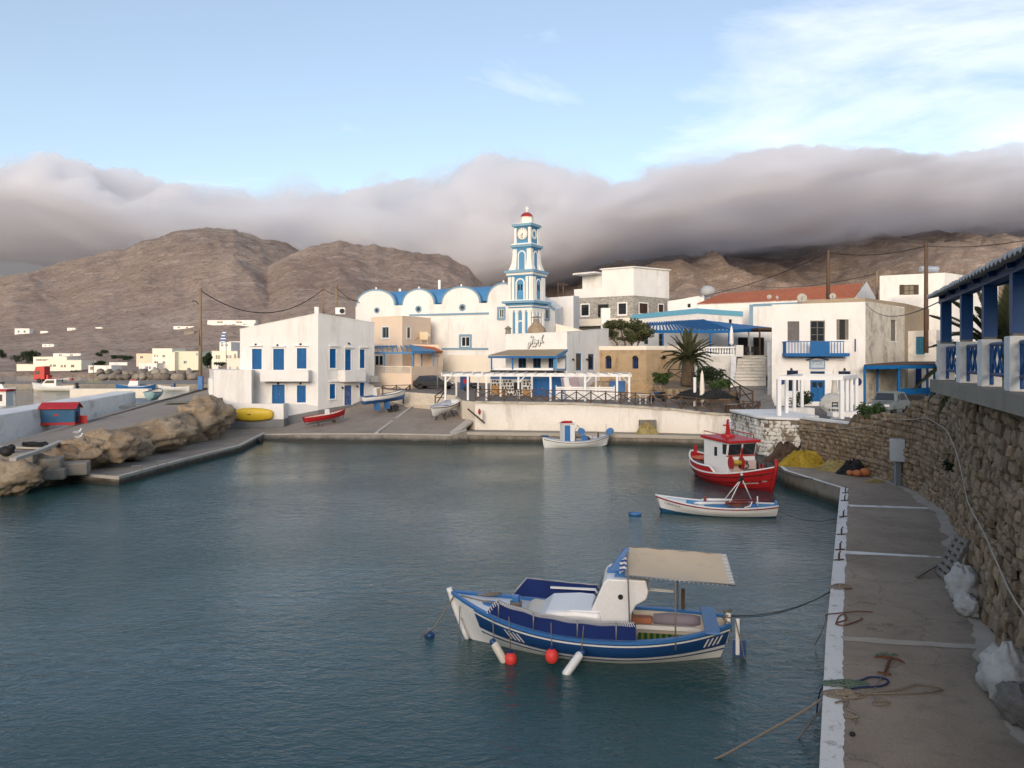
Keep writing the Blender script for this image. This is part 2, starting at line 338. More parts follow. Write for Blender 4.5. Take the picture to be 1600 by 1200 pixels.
def make_cloud(name, Dn, Df, dens, seed, dtop, dbot, amp, col, left=0, nx=800, ny=80):
    pxs = np.linspace(-800, 2700, nx); tt = np.linspace(0, 1, ny)**1.3; PX, t = np.meshgrid(pxs, tt)
    sx = np.clip((PX-780)/260, 0, 1); Dnear = Dn-300*sx*sx*(3-2*sx); YY = Dnear+(Df-Dnear)*t; XX = (PX-800)/F*YY
    prof = np.clip(1-np.abs(2*t-1)**4, 0, 1)**0.5                              # closes at near and far edge
    zt = 7-(np.interp(PX, [p[0] for p in CL_TOP], [p[1] for p in CL_TOP])+dtop-HZ)/F*np.minimum(YY, 1800)
    zb = 7-(np.interp(PX, [p[0] for p in CL_BOT], [p[1] for p in CL_BOT])+dbot-left*np.clip((230-PX)/200, 0, 1)-HZ)/F*1600
    zt = np.maximum(zt, zb+20)
    zm = zb+(zt-zb)*0.4
    bil = (fbm(XX/330, YY/330, 6, seed, False)-0.5)*2.4+(fbm(XX/190+YY/400, YY/190, 5, seed+5, puff=True)-0.45)*2.2+(fbm(XX/60, YY/60, 3, seed+8, puff=True)-0.45)*0.7
    bil2 = (fbm(XX/230, YY/230, 5, seed+50)-0.5)*1.6
    T = zm+(zt-zm)*prof+amp*bil*prof; B = zm+(zb-zm)*prof+amp*0.55*bil2*prof
    push = 120*(fbm(XX/260, T/120, 4, seed+77)-0.5)*2*np.clip(1-2*t, 0, 1)     # billows on the near face
    YY = YY+push; T = np.maximum(T, B+0.5)
    n, m = PX.shape
    ct = np.stack([XX, YY, T], -1).reshape(-1, 3); cb = np.stack([XX, YY, B], -1).reshape(-1, 3); co = np.concatenate([ct, cb])
    i = (np.arange(n-1)[:, None]*m+np.arange(m-1)[None, :]).ravel(); q = n*m
    fs = [np.stack([i, i+1, i+m+1, i+m], -1), np.stack([i+q, i+m+q, i+m+1+q, i+1+q], -1)]
    e = np.arange(m-1); fs.append(np.stack([e+q, e+1+q, e+1, e], -1)); e2 = (n-1)*m+e; fs.append(np.stack([e2, e2+1, e2+1+q, e2+q], -1))
    e = np.arange(n-1)*m; fs.append(np.stack([e, e+m, e+m+q, e+q], -1)); e2 = e+m-1; fs.append(np.stack([e2+q, e2+m+q, e2+m, e2], -1))
    me = np_mesh(name, co, np.concatenate(fs))
    mt = bpy.data.materials.new(name+'_vapour'); mt.use_nodes = True; nt = mt.node_tree; nt.nodes.remove(nt.nodes['Principled BSDF'])
    pv = nt.nodes.new('ShaderNodeVolumePrincipled'); pv.inputs['Color'].default_value = (*col, 1); pv.inputs['Density'].default_value = dens
    pv.inputs['Anisotropy'].default_value = 0.25
    if left:                                          # uneven vapour: thick and thin lumps
        cv = coords(nt, (1, 1, 1.5)); nt.links.new(gmul(nt, maprange(nt, noise(nt, cv, 0.0075, 4, 0.6, 0.3), 0.42, 0.60, 0.04, 1.6), dens), pv.inputs['Density'])
    nt.links.new(pv.outputs[0], nt.nodes['Material Output'].inputs['Volume']); me.materials.append(mt); mt.cycles.volume_step_rate = 0.12
    o = bpy.data.objects.new(name, me); link(o); tag(o, 'grey bank of cloud capping the hills', kind='stuff'); return o
make_cloud('clouds', 1430, 2600, 0.024, 3, 26, -12, 52, (0.958, 0.962, 0.980), 55)
make_cloud('clouds', 1390, 2700, 0.0028, 9, 10, 4, 70, (0.958, 0.962, 0.980))
# ------------------------------------------------------------------ quays, ramps, ground, retaining walls
def sheet(name, mat, tris_pts, label=None, parent=None, kind=None, edges=None):
    """triangulated sheet through scattered (x, y, z) points"""
    p2 = [Vector((p[0], p[1])) for p in tris_pts]
    r = delaunay_2d_cdt(p2, edges or [], [], 0, 1e-4)
    mb = MB(); mb.add([(v.x, v.y, tris_pts[o[0]][2]) for v, o in zip(r[0], r[3])], r[2])
    return mb.build(name, mat, parent)
def area(name, mat, loop, inner=(), parent=None):
    """triangulated sheet inside a boundary loop"""
    P = list(loop)+list(inner); n = len(loop)
    r = delaunay_2d_cdt([Vector((p[0], p[1])) for p in P], [], [list(range(n))], 1, 1e-4)
    mb = MB(); mb.add([(v.x, v.y, P[o[0]][2]) for v, o in zip(r[0], r[3])], r[2]); return mb.build(name, mat, parent)
def slab(name, mat, poly, z0, z1, parent=None):
    zt = z1 if isinstance(z1, (list, tuple)) else [z1]*len(poly); n = len(poly); mb = MB()
    mb.add([(p[0], p[1], z0) for p in poly]+[(p[0], p[1], z) for p, z in zip(poly, zt)],
           [tuple(range(n, 2*n))]+[(i, (i+1) % n, n+(i+1) % n, n+i) for i in range(n)])
    return mb.build(name, mat, parent)
def offset(path, d):
    out = []
    for i, p in enumerate(path):
        a = Vector(path[max(i-1, 0)]); b = Vector(path[min(i+1, len(path)-1)]); t = (b-a).normalized(); out.append((p[0]+t.y*d, p[1]-t.x*d))
    return out

def quay_mat():
    m, nt, b = nodes_of('quay_concrete', 0.85, 0.25)
    v = coords(nt); a = noise(nt, v, 0.35, 8, 0.62, 0.3); f = noise(nt, v, 45, 4, 0.7); g = noise(nt, v, 2.2, 8, 0.7, 0.4)
    c = ramp(nt, a, [(0.30, (0.205, 0.16, 0.118)), (0.55, (0.29, 0.235, 0.178)), (0.75, (0.36, 0.30, 0.232))])
    c = mix(nt, maprange(nt, g, 0.5, 0.75, 0, 0.55), c, (0.115, 0.103, 0.09))
    vo = N(nt, 'TexVoronoi', Scale=42.0); nt.links.new(v, vo.inputs['Vector'])
    c = mix(nt, maprange(nt, vo.outputs['Distance'], 0.0, 0.30, 0.7, 0), c, (0.46, 0.41, 0.34))
    c = mix(nt, maprange(nt, f, 0.45, 0.7, 0, 0.35), c, (0.07, 0.065, 0.058))
    cr = N(nt, 'TexVoronoi', Scale=0.33, feature='DISTANCE_TO_EDGE'); wv = N(nt, 'VectorMath', operation='ADD'); nt.links.new(v, wv.inputs[0])
    nz = N(nt, 'TexNoise', Scale=1.7, Detail=5.0); nt.links.new(v, nz.inputs['Vector']); nt.links.new(nz.outputs['Color'], wv.inputs[1]); nt.links.new(wv.outputs[0], cr.inputs['Vector'])
    c = mix(nt, maprange(nt, cr.outputs['Distance'], 0.002, 0.008, 0.4, 0), c, (0.05, 0.045, 0.04))
    nt.links.new(c, b.inputs['Base Color']); h = N(nt, 'Math', operation='ADD'); nt.links.new(f, h.inputs[0]); nt.links.new(g, h.inputs[1]); bump(nt, b, h.outputs[0], 0.5, 0.015); return m
QUAY = quay_mat()
def worn_white():
    m, nt, b = nodes_of('worn_white_line_paint', 0.75, 0.25)
    v = coords(nt); a = noise(nt, v, 2.5, 9, 0.75, 0.2); f = noise(nt, v, 40, 3)
    c = mix(nt, maprange(nt, a, 0.56, 0.66, 0, 0.85), (0.66, 0.65, 0.62), (0.24, 0.22, 0.19)); c = mix(nt, maprange(nt, f, 0.55, 0.7, 0, 0.4), c, (0.3, 0.28, 0.25))
    nt.links.new(c, b.inputs['Base Color']); bump(nt, b, f, 0.4, 0.01); return m
WORN = worn_white()
def wet_face():
    m, nt, b = nodes_of('quay_face_concrete', 0.75, 0.3)
    v = coords(nt); a = noise(nt, coords(nt, (1, 1, 0.4)), 1.2, 8, 0.7, 0.3); f = noise(nt, v, 14, 5, 0.7)
    z = N(nt, 'SeparateXYZ'); nt.links.new(coords(nt, world=True), z.inputs[0]); zz = N(nt, 'Math', operation='MULTIPLY_ADD'); nt.links.new(a, zz.inputs[0]); zz.inputs[1].default_value = 0.35; nt.links.new(z.outputs['Z'], zz.inputs[2])
    c = ramp(nt, a, [(0.3, (0.15, 0.13, 0.105)), (0.7, (0.29, 0.255, 0.21))])
    c = mix(nt, maprange(nt, zz.outputs[0], 0.34, 0.62, 0.9, 0), c, (0.030, 0.028, 0.020))   # algae below the tide mark
    nt.links.new(c, b.inputs['Base Color']); bump(nt, b, f, 0.7, 0.04); return m
FACE = wet_face()

QZ = 0.9
QE = [(1.5, 5.0)]+[tuple(Gd(px, py, QZ).xy) for px, py in ((1280, 1200), (1290, 1000), (1303, 865), (1313, 762))]   # water edge of the near quay
QE += [tuple(Gd(px, py, QZ).xy) for px, py in ((1226, 735), (1198, 712))]+[(15.6, 55), (17.6, 59.5)]
FARQ = [(X(1190, 61.0), 61.0), (X(1060, 63.2), 63.2), (X(900, 65.0), 65.0), (X(730, 66.2), 66.2)]               # far quay edge, right to left
WB = [(6.2, 7.0), (7.9, 11.0), (9.35, 14.4), (12.0, 20.3), (15.0, 26.2), (17.2, 31.0), (18.6, 36.0), (18.9, 41.0), (18.4, 45.0), (17.7, 48.4)]  # foot of the stone wall, near to far
poly = QE+[FARQ[0]]+[(26, 60), (26, 44), (24, 36), (20, 24), (12, 6)]
o = slab('quay', QUAY, [(p[0]+0.0, p[1]) for p in poly], -1.5, QZ); tag(o, kind='structure', label='grey concrete quay along the foot of the stone wall')
# outer face a few mm proud, dark and weedy at the water line, and the painted edge
mb = MB(); op = offset(QE+[FARQ[0]], -0.005)
for a, b_ in zip(op[:-1], op[1:]): mb.add([(a[0], a[1], -1.4), (b_[0], b_[1], -1.4), (b_[0], b_[1], QZ-0.01), (a[0], a[1], QZ-0.01)], [(0, 1, 2, 3)])
tag(mb.build('quay_face', FACE, o))
ip = offset(QE, 0.34)
ip = [(p[0]+random.uniform(-.0, .0), p[1]) for p in ip]
mb = MB(); random.seed(2)
dense_o, dense_i = [], []
for k in range(len(QE)-1):
    L = (Vector(QE[k+1])-Vector(QE[k])).length; n = max(2, int(L/0.10))
    for j in range(n):
        t = j/n; w = 1+random.uniform(-0.05, 0.05)+.16*mnoise.noise((k*3+t*L*.9, 2, 0))
        a = Vector(QE[k]).lerp(Vector(QE[k+1]), t); b_ = Vector(ip[k]).lerp(Vector(ip[k+1]), t); dense_o.append(a); dense_i.append(a+(b_-a)*w*(1.0 if k < 4 else 0.6))
mb.grid([[(p.x, p.y, QZ+0.004) for p in dense_o], [(p.x, p.y, QZ+0.004) for p in dense_i]])
mb.build('edge_line', WORN, o)
def line_on_quay(p0, p1, w0, w1, z=QZ+0.008, mat=WORN, name='painted_line'):
    a, b_ = Gd(*p0, QZ), Gd(*p1, QZ); d = (b_-a); n = Vector((-d.y, d.x, 0)).normalized(); k = 14; L1, L2 = [], []
    for i in range(k+1):
        t = i/k; c = a+d*t; w = (w0+(w1-w0)*t)/2
        L1.append((c.x+n.x*w*(1+random.uniform(-.25, .25)), c.y+n.y*w*(1+random.uniform(-.2, .2)), z)); L2.append((c.x-n.x*w, c.y-n.y*w*(1+random.uniform(-.2, .2)), z))
    mb = MB().grid([L1, L2]); return mb.build(name, mat, o)
line_on_quay((1326, 790), (1472, 795), 0.42, 0.30)
line_on_quay((1318, 863), (1470, 871), 0.42, 0.16)
GPATCH = paint('pale_cement_patch', (0.40, 0.355, 0.295), 0.85, 0.15, 1.5, 30, 0.4, 0.01)
line_on_quay((1316, 998), (1535, 1012), 0.30, 0.30, mat=GPATCH, name='cement_strip')
# rough cement run along the foot of the wall
st = offset(WB, -0.05); en = offset(WB, -0.85); mb = MB(); A, B_ = [], []
for k in range(len(WB)-1):
    for j in range(24):
        t = j/24; a = Vector(st[k]).lerp(Vector(st[k+1]), t); b2 = Vector(en[k]).lerp(Vector(en[k+1]), t); b2 = a+(b2-a)*(0.55+0.4*mnoise.noise((a.x*.8, a.y*.8, 3))+.12*mnoise.noise((a.x*5, a.y*5, 3)))
        A.append((a.x, a.y, QZ+0.012)); B_.append((b2.x, b2.y, QZ+0.012))
mb.grid([B_, A]); mb.build('cement_footing', GPATCH, o)

# far quay below the village terrace, its coping and face
FW = [(X(1196, 62.6), 62.6), (X(1060, 65.2), 65.2), (X(900, 67.2), 67.2), (X(742, 68.4), 68.4)]                   # foot of the white terrace wall
fq = slab('far_quay', CONC, FARQ[::-1]+FW[:1]+[(X(900, 70), 70), (X(715, 70), 70)], -1.5, 0.8); tag(fq, 'low concrete quay below the white terrace wall', kind='structure')
mb = MB(); op = offset(FARQ, -0.01)
for a, b_ in zip(op[:-1], op[1:]): mb.add([(a[0], a[1], -1.4), (b_[0], b_[1], -1.4), (b_[0], b_[1], 0.55), (a[0], a[1], 0.55)], [(3, 2, 1, 0)])
mb.build('quay_face', FACE, fq)
mb = MB()
for a, b_, c, d in zip(FARQ[:-1], FARQ[1:], offset(FARQ, -0.16)[:-1], offset(FARQ, -0.16)[1:]):
    e, f_ = (Vector(a)+(Vector(a)-Vector(c))*2), (Vector(b_)+(Vector(b_)-Vector(d))*2)
    mb.hexa([(c[0], c[1], .56), (e.x, e.y, .56), (f_.x, f_.y, .56), (d[0], d[1], .56), (c[0], c[1], .83), (e.x, e.y, .83), (f_.x, f_.y, .83), (d[0], d[1], .83)])
fix_normals(mb.build('coping', paint('pale_coping', (0.40, 0.36, 0.30), 0.85, 0.15, 0.8, 15, 0.3), fq))

# village ground behind the terrace wall
def px_(px, Y): return (X(px, Y), Y)
def zv(x, y):
    k = min(1, max(0, (x-1)/17)); k2 = min(1, max(0, (67.5-y)/3))*min(1, max(0, (y-53)/5)); return 3.2+(y-68)*0.035+max(0, (x-14))*0.012-0.62*k*k2*(0 if x > 26 else 1)
GR = paint('village_paving', (0.20, 0.18, 0.16), 0.9, 0.15, 0.4, 20, 0.4, 0.01, (0.12, 0.11, 0.1), 0.3, 0.5)
fw2 = offset(FW, 0.15)
lp = [p for p in fw2[::-1]]+[(17.2, 60.4), (16.1, 57.2), (16.2, 51), (18.3, 49.2), (19.5, 45.3), (20, 42), (30, 47), (45, 55), (90, 80), (90, 112), (-40, 112), (-16, 96), px_(592, 84.2), px_(640, 79.2), px_(712, 75.5), px_(722, 70)]
inn = [(0, 90), (20, 80), (30, 70), (60, 90), (0, 75), (10, 72), (20, 66), (33, 60), (18, 64.5), (24, 62), (22, 56), (19, 58), (12, 68), (5, 69.5), (5, 82), (40, 95)]
o = area('village_ground', GR, [(p[0], p[1], zv(*p)) for p in lp], [(p[0], p[1], zv(*p)) for p in inn]); tag(o, kind='structure')
mb = MB(); sk = [lp[i] for i in range(len(lp))][-4:]+[lp[0]]
for a, b_ in zip(sk[:-1], sk[1:]): mb.add([(a[0], a[1], .2), (b_[0], b_[1], .2), (b_[0], b_[1], zv(*b_)), (a[0], a[1], zv(*a))], [(3, 2, 1, 0)])
mb.build('edge_wall', paint('cream_edge_wall', (.62, .55, .45), .85, .12, .8, 10, .4, .03, (.4, .34, .26), .25, .8), o)
# white terrace wall with worn coping and stains
WWALL = paint('stained_terrace_whitewash', (0.74, 0.68, 0.59), 0.85, 0.1, 0.5, 8, 0.5, 0.04, (0.42, 0.36, 0.28), 0.26, 0.5, streak=True)
tw = thing('terrace_wall', 'long low whitewashed retaining wall above the far quay', 'wall', (FW[1][0], FW[1][1], 0.8))
mb = MB(); n = 40; top, bot, bk = [], [], []
def along(path, t):
    Ls = [(Vector(b)-Vector(a)).length for a, b in zip(path[:-1], path[1:])]; s = t*sum(Ls)
    for i, L in enumerate(Ls):
        if s <= L or i == len(Ls)-1: return Vector(path[i]).lerp(Vector(path[i+1]), min(1, s/L))
        s -= L
fwx = [(15.9, 57.0), (17.0, 60.6)]+FW
for i in range(n+1):
    p = along(fwx, i/n); q = along(offset(fwx, 0.4), i/n); zt = zv(p.x, p.y)-0.02+0.05*mnoise.noise((p.x, p.y, 0))
    bot.append((p.x, p.y, 0.78)); top.append((q.x*.3+p.x*.7, q.y*.3+p.y*.7, zt)); bk.append((q.x, q.y, zt+0.01))
mb.grid([bk, top, bot]); mb.build('wall_face', WWALL, tw, True)
mb = MB(); A, B_, C_, D_ = [], [], [], []
for i in range(n+1):
    p = along(offset(fwx, 0.02), i/n); q = along(offset(fwx, 0.5), i/n); zt = zv(p.x, p.y); r_ = random.uniform(-.03, .03)
    A.append((p.x, p.y, zt-0.12+r_)); B_.append((p.x+r_, p.y+r_, zt+0.06)); C_.append((q.x, q.y, zt+0.07)); D_.append((q.x, q.y, zt-0.1))
mb.grid([D_, C_, B_, A]); mb.build('coping', paint('weathered_wall_cap', (0.50, 0.45, 0.37), 0.9, 0.25, 1.2, 12, 0.6, 0.03, (0.16, 0.14, 0.11), 0.45, 1.0), tw)

# slipway
RAMP = paint('slipway_concrete', (0.30, 0.25, 0.205), 0.9, 0.14, 0.35, 20, 0.4, 0.015, (0.19, 0.16, 0.13), 0.3, 0.6)
rp = [W(412, 679, 68.2), W(470, 678, 66.6), W(600, 678, 66.0), W(703, 680, 65.2), W(728, 670, 66.5), W(736, 655, 69.5), W(714, 640, 75.6), W(640, 636, 79.2), W(592, 621, 84.2), W(545, 637, 80), W(497, 652, 77), W(440, 667, 74), W(345, 668, 75)]
o = area('slipway', RAMP, rp, [W(560, 655, 73)]); tag(o, 'sloping concrete slipway between the white house and the terrace', kind='structure')
fe = [W(412, 679, 68.2), W(470, 678, 66.6), W(600, 678, 66.0), W(703, 680, 65.2), W(729, 671, 66.2)]
mb = MB()
for a, b_ in zip(fe[:-1], fe[1:]): mb.add([(a.x, a.y, a.z), (b_.x, b_.y, b_.z), (b_.x+.1, b_.y-.35, .28), (a.x-.1, a.y-.35, .28), (b_.x+.3, b_.y-1.0, .10), (a.x-.3, a.y-1.0, .10), (b_.x+.3, b_.y-1.1, -1), (a.x-.3, a.y-1.1, -1)], [(0, 3, 2, 1), (3, 5, 4, 2), (5, 7, 6, 4)])
mb.build('slipway_toe', FACE, o)
mb = MB()
for a, b_ in zip(fe[:-1], fe[1:]): mb.hexa([(a.x, a.y-.03, a.z-.12), (b_.x, b_.y-.03, b_.z-.12), (b_.x, b_.y+.22, b_.z-.12), (a.x, a.y+.22, a.z-.12), (a.x, a.y-.03, a.z+.03), (b_.x, b_.y-.03, b_.z+.03), (b_.x, b_.y+.22, b_.z+.05), (a.x, a.y+.22, a.z+.05)])
PALE = paint('pale_cement_edge', (0.46, 0.42, 0.36), 0.85, 0.2, 1, 18, 0.3)
mb.build('edge_strip', PALE, o)
def strip3(p, q, w, mat, name, par, up=0.05):
    d = (q-p); n_ = Vector((-d.y, d.x, 0)).normalized()*w/2; mb = MB()
    mb.hexa([p-n_+Vector((0, 0, -.1)), p+n_+Vector((0, 0, -.1)), q+n_+Vector((0, 0, -.1)), q-n_+Vector((0, 0, -.1)), p-n_+Vector((0, 0, up)), p+n_+Vector((0, 0, up)), q+n_+Vector((0, 0, up)), q-n_+Vector((0, 0, up))])
    return fix_normals(mb.build(name, mat, par))
strip3(W(588, 676.5, 66.2), W(645, 634.5, 79), 0.28, PALE, 'kerb_strip', o)
strip3(W(706, 679, 65.6), W(738, 655, 69.5), 0.75, PALE, 'kerb_strip', o, 0.09)
# steps at the head of the slipway
stp = thing('slipway_steps', 'four pale concrete steps above the slipway beside the black car', 'steps', (X(665, 77.5), 77.5, 1.7))
STEP = paint('pale_step_concrete', (0.55, 0.48, 0.38), 0.85, 0.12, 1, 15, 0.3)
for k in range(4):
    a0, b0 = W(628+3*k, 630, 80.2), W(696+1*k, 641, 76.0); z = 1.75+k*0.42; d = Vector((0.15, 0.62, 0))*k
    mb = MB(); p, q = Vector((a0.x, a0.y, 0))+d-Vector((0, 1.3, 0)), Vector((b0.x, b0.y, 0))+d-Vector((0, 1.3, 0)); e = Vector((0.6, 2.6, 0))
    mb.hexa([(p.x, p.y, z-1.2), (q.x, q.y, z-1.2), (q.x+e.x, q.y+e.y, z-1.2), (p.x+e.x, p.y+e.y, z-1.2), (p.x, p.y, z+.42*0.5), (q.x, q.y, z+.42*0.5), (q.x+e.x, q.y+e.y, z+.21), (p.x+e.x, p.y+e.y, z+.21)])
    mb.build('step', STEP, stp)

# left: low quay, rocks, raised platform
LQ = [(-33, 38.5), (X(60, 42.5), 42.5), (X(110, 44.6), 44.6), (X(186, 43.4), 43.4), (X(290, 51.0), 51.0), (X(376, 59.0), 59.0), (X(415, 69.0), 69.0)]
o = slab('low_quay', CONC, LQ+[(X(445, 73), 73), (X(345, 76), 76), (-30, 76), (-34, 60)], -1.5, 0.4); tag(o, 'low concrete quay under the rocks on the left bank', kind='structure')
mb = MB(); op = offset(LQ, 0.006)
for a, b_ in zip(op[:-1], op[1:]): mb.add([(a[0], a[1], -1.4), (b_[0], b_[1], -1.4), (b_[0], b_[1], 0.39), (a[0], a[1], 0.39)], [(0, 1, 2, 3)])
mb.build('quay_face', FACE, o)
mb = MB(); l2 = LQ[2:]; i2 = offset(l2, -0.28)
for k in range(len(l2)-1):
    a, b_, c, d = l2[k], l2[k+1], i2[k+1], i2[k]
    mb.hexa([(a[0], a[1], .3), (b_[0], b_[1], .3), (c[0], c[1], .3), (d[0], d[1], .3), (a[0]+.02, a[1]-.02, .5), (b_[0]+.02, b_[1]-.02, .5), (c[0], c[1], .5), (d[0], d[1], .5)])
fix_normals(mb.build('kerb', PALE, o))
def zplat(y): return 2.1+(y-48)*0.05
pl = [(-29.5, 40), (X(0, 45), 45), (X(90, 45.5), 45.5), (X(150, 48), 48), (X(250, 56), 56), (X(335, 66), 66), (X(340, 72), 72), (X(322, 84), 84), (-31.7, 84), (-31.7, 69.3), (-29.9, 45.7)]
PLAT = paint('platform_concrete', (0.31, 0.265, 0.22), 0.9, 0.12, 0.35, 25, 0.3, 0.01, (0.2, 0.17, 0.14), 0.25, 0.5)
o = slab('raised_platform', PLAT, pl, -1, [zplat(p[1]) for p in pl]); tag(o, 'sloping concrete platform above the rocks', kind='structure')
def strip_at(px0, py0, px1, py1, w, par):
    P = []
    for px, py in ((px0, py0), (px1, py1)):
        Y = (CAM_H-2.1+48*0.05)/((py-HZ)/F+0.05); P.append(Vector((X(px, Y), Y, zplat(Y))))
    return strip3(P[0], P[1], w, PALE, 'painted_line', par, 0.008)
strip_at(-20, 696, 66, 699, 0.3, o)
strip_at(170, 636, 330, 618, 0.12, o)
mb = MB(); kp = [(20, 718), (60, 705), (96, 690)]; kpp = [Gd(px, py, 2.05) for px, py in kp]
for a, b_ in zip(kpp[:-1], kpp[1:]): mb.bar(a, b_, 0.3, 0.16)
mb.build('kerb', PALE, o)

# ------------------------------------------------------------------ rubble stones
STONE_P = []
for k in range(10):
    rs = random.Random(100+k); vs = []; nn = 4
    for j in range(nn):
        for i in range(nn):
            u, v = i/(nn-1)*2-1, j/(nn-1)*2-1; r_ = 1-0.10*(abs(u*v))**1.2
            e_ = max(abs(u), abs(v)); bul = -1.0 if e_ < .5 else -0.55
            vs.append((u*.5*r_+rs.uniform(-.08, .08), bul+rs.uniform(-.13, .13), v*.5*r_+rs.uniform(-.08, .08)))
    fs = [(j*nn+i, j*nn+i+1, (j+1)*nn+i+1, (j+1)*nn+i) for j in range(nn-1) for i in range(nn-1)]
    ring = [i for i in range(nn)]+[j*nn+nn-1 for j in range(1, nn)]+[(nn-1)*nn+i for i in range(nn-2, -1, -1)]+[j*nn for j in range(nn-2, 0, -1)]
    b0 = len(vs)
    for i in ring: vs.append((vs[i][0]*1.02, 0.25, vs[i][2]*1.02))
    m_ = len(ring); fs += [(ring[(i+1) % m_], ring[i], b0+i, b0+(i+1) % m_) for i in range(m_)]
    STONE_P.append((np.array(vs), fs))
def stone_mat(name, stops, white=None, wamt=0.0):
    m, nt, b = nodes_of(name, 0.92, 0.15); v = coords(nt, world=True)
    g = N(nt, 'NewGeometry'); oi = N(nt, 'ObjectInfo'); ad = N(nt, 'Math', operation='ADD'); nt.links.new(g.outputs['Random Per Island'], ad.inputs[0]); nt.links.new(oi.outputs['Random'], ad.inputs[1])
    fr = N(nt, 'Math', operation='FRACT'); nt.links.new(ad.outputs[0], fr.inputs[0])
    c = ramp(nt, fr.outputs[0], stops); f = noise(nt, v, 7, 8, 0.7, 0.2); l = noise(nt, v, 0.6, 5, 0.6)
    c = mix(nt, maprange(nt, f, 0.4, 0.72, 0, 0.55), c, [x*0.45 for x in stops[0][1]]); c = mix(nt, maprange(nt, l, 0.45, 0.7, 0, 0.45), c, (0.20, 0.135, 0.085))
    if white: c = mix(nt, maprange(nt, noise(nt, v, 1.3, 7, 0.7, 0.3), 0.60-wamt*.3, 0.66-wamt*.3, 0, 0.9), c, white)
    nt.links.new(c, b.inputs['Base Color']); bump(nt, b, f, 0.8, 0.04); return m
RUB = stone_mat('tan_rubble_stone', [(0.0, (0.20, 0.145, 0.095)), (0.35, (0.30, 0.225, 0.15)), (0.7, (0.39, 0.295, 0.195)), (1.0, (0.28, 0.22, 0.165))])
RUBW = stone_mat('whitewashed_rubble', [(0.0, (0.19, 0.15, 0.11)), (0.5, (0.27, 0.225, 0.17)), (1.0, (0.33, 0.27, 0.2))], (0.70, 0.67, 0.61), 0.55)
MORTAR = paint('earth_mortar', (0.20, 0.155, 0.11), 0.95, 0.3, 1.2, 12, 0.9, 0.06, (0.22, 0.12, 0.07), 0.3, 0.5)
def rubble(parent, path, zb, zt, size, mat, name='stone', n_obj=0, depth=0.10, seed=1, stuff='small_stones', hole=None, rough=0.06):
    """rubble face along a path (outward = right-hand side of travel): backing plus courses of stones"""
    rs = random.Random(seed); Ls = [(Vector(b)-Vector(a)).length for a, b in zip(path[:-1], path[1:])]; Lt = sum(Ls)
    def at(s):
        for i, L in enumerate(Ls):
            if s <= L or i == len(Ls)-1:
                a, b = Vector(path[i]), Vector(path[i+1]); t = (b-a).normalized(); return a+t*s, t
            s -= L
    n = max(2, int(Lt/0.5)); cols = []
    for i in range(n+1):
        p, t = at(Lt*i/n); nn = Vector((t.y, -t.x)); z0, z1 = zb(i/n), zt(i/n); col = []
        for j in range(13):
            z = z0+(z1-z0)*j/12; d = rough*1.5*mnoise.noise((p.x*1.3, p.y*1.3, z*1.5)); col.append((p.x+nn.x*d, p.y+nn.y*d, z))
        pb = p-nn*0.6; col.append((pb.x, pb.y, z1)); cols.append(col)
    mb = MB(); mb.grid(cols); mb.build('mortar_backing', MORTAR, parent, True)
    allv, allf, base = [], [], 0; objs = []
    H = max(zt(i/20)-zb(i/20) for i in range(21)); z = 0.0
    zmin = min(zb(i/20) for i in range(21)); zmax = max(zt(i/20) for i in range(21)); z = zmin
    while z < zmax-0.05:
        ch = size*rs.uniform(0.5, 0.95); s = rs.uniform(0, size)
        while s < Lt:
            f = s/Lt; sz = ch; w = size*rs.uniform(0.55, 1.5)
            p, t = at(min(s+w/2, Lt)); zc = z+ch/2+0.10*size*mnoise.noise((s*0.8, z, seed)); fm = min(1, (s+w/2)/Lt)
            if zc-ch*.35 > zb(fm)-0.02 and zc+ch*.3 < zt(fm)+0.03 and not (hole and hole(s+w/2, zc)) and rs.random() > 0.04:
                nn = Vector((t.y, -t.x)); yaw = math.atan2(t.y, t.x); d = rough*1.5*mnoise.noise((p.x*1.3, p.y*1.3, zc*1.5))
                loc = Vector((p.x+nn.x*d, p.y+nn.y*d, zc)); k = rs.randrange(len(STONE_P)); sc_ = (w*rs.uniform(.9, 1.02), depth*rs.uniform(.6, 1.5), ch*rs.uniform(.86, 1.08)); ti = rs.uniform(-.10, .10)
                objs.append((loc, yaw, ti, k, sc_))
            s += w
        z += ch
    objs.sort(key=lambda q: (q[0]-Vector((0, 0, 7))).length/(q[4][0]*q[4][2])**.5 if 1 else 0)
    inv = root_matrix(parent).inverted(); cache = {}
    for i, (loc, yaw, ti, k, s_) in enumerate(objs):
        if i < n_obj:
            if k not in cache:
                me = bpy.data.meshes.new(name); me.from_pydata(STONE_P[k][0].tolist(), [], STONE_P[k][1]); me.materials.append(mat); cache[k] = me
            piece(name, cache[k], parent, inv @ loc, (0, ti, yaw), s_)
        else:
            vv = STONE_P[k][0]*np.array(s_); ct, st_ = math.cos(ti), math.sin(ti); x, y, zz = vv[:, 0]*ct+vv[:, 2]*st_, vv[:, 1], -vv[:, 0]*st_+vv[:, 2]*ct
            c_, s2 = math.cos(yaw), math.sin(yaw); q = np.stack([x*c_-y*s2+loc.x, x*s2+y*c_+loc.y, zz+loc.z], -1); allv.append(q); allf += [tuple(i_+base for i_ in f) for f in STONE_P[k][1]]; base += len(q)
    if allv:
        me = bpy.data.meshes.new(stuff); vv = np.concatenate(allv)-np.array(root_matrix(parent).translation); me.from_pydata(vv.tolist(), [], allf); me.materials.append(mat)
        so = bpy.data.objects.new(stuff, me); link(so, parent); so['kind'] = 'stuff'
    return len(objs)
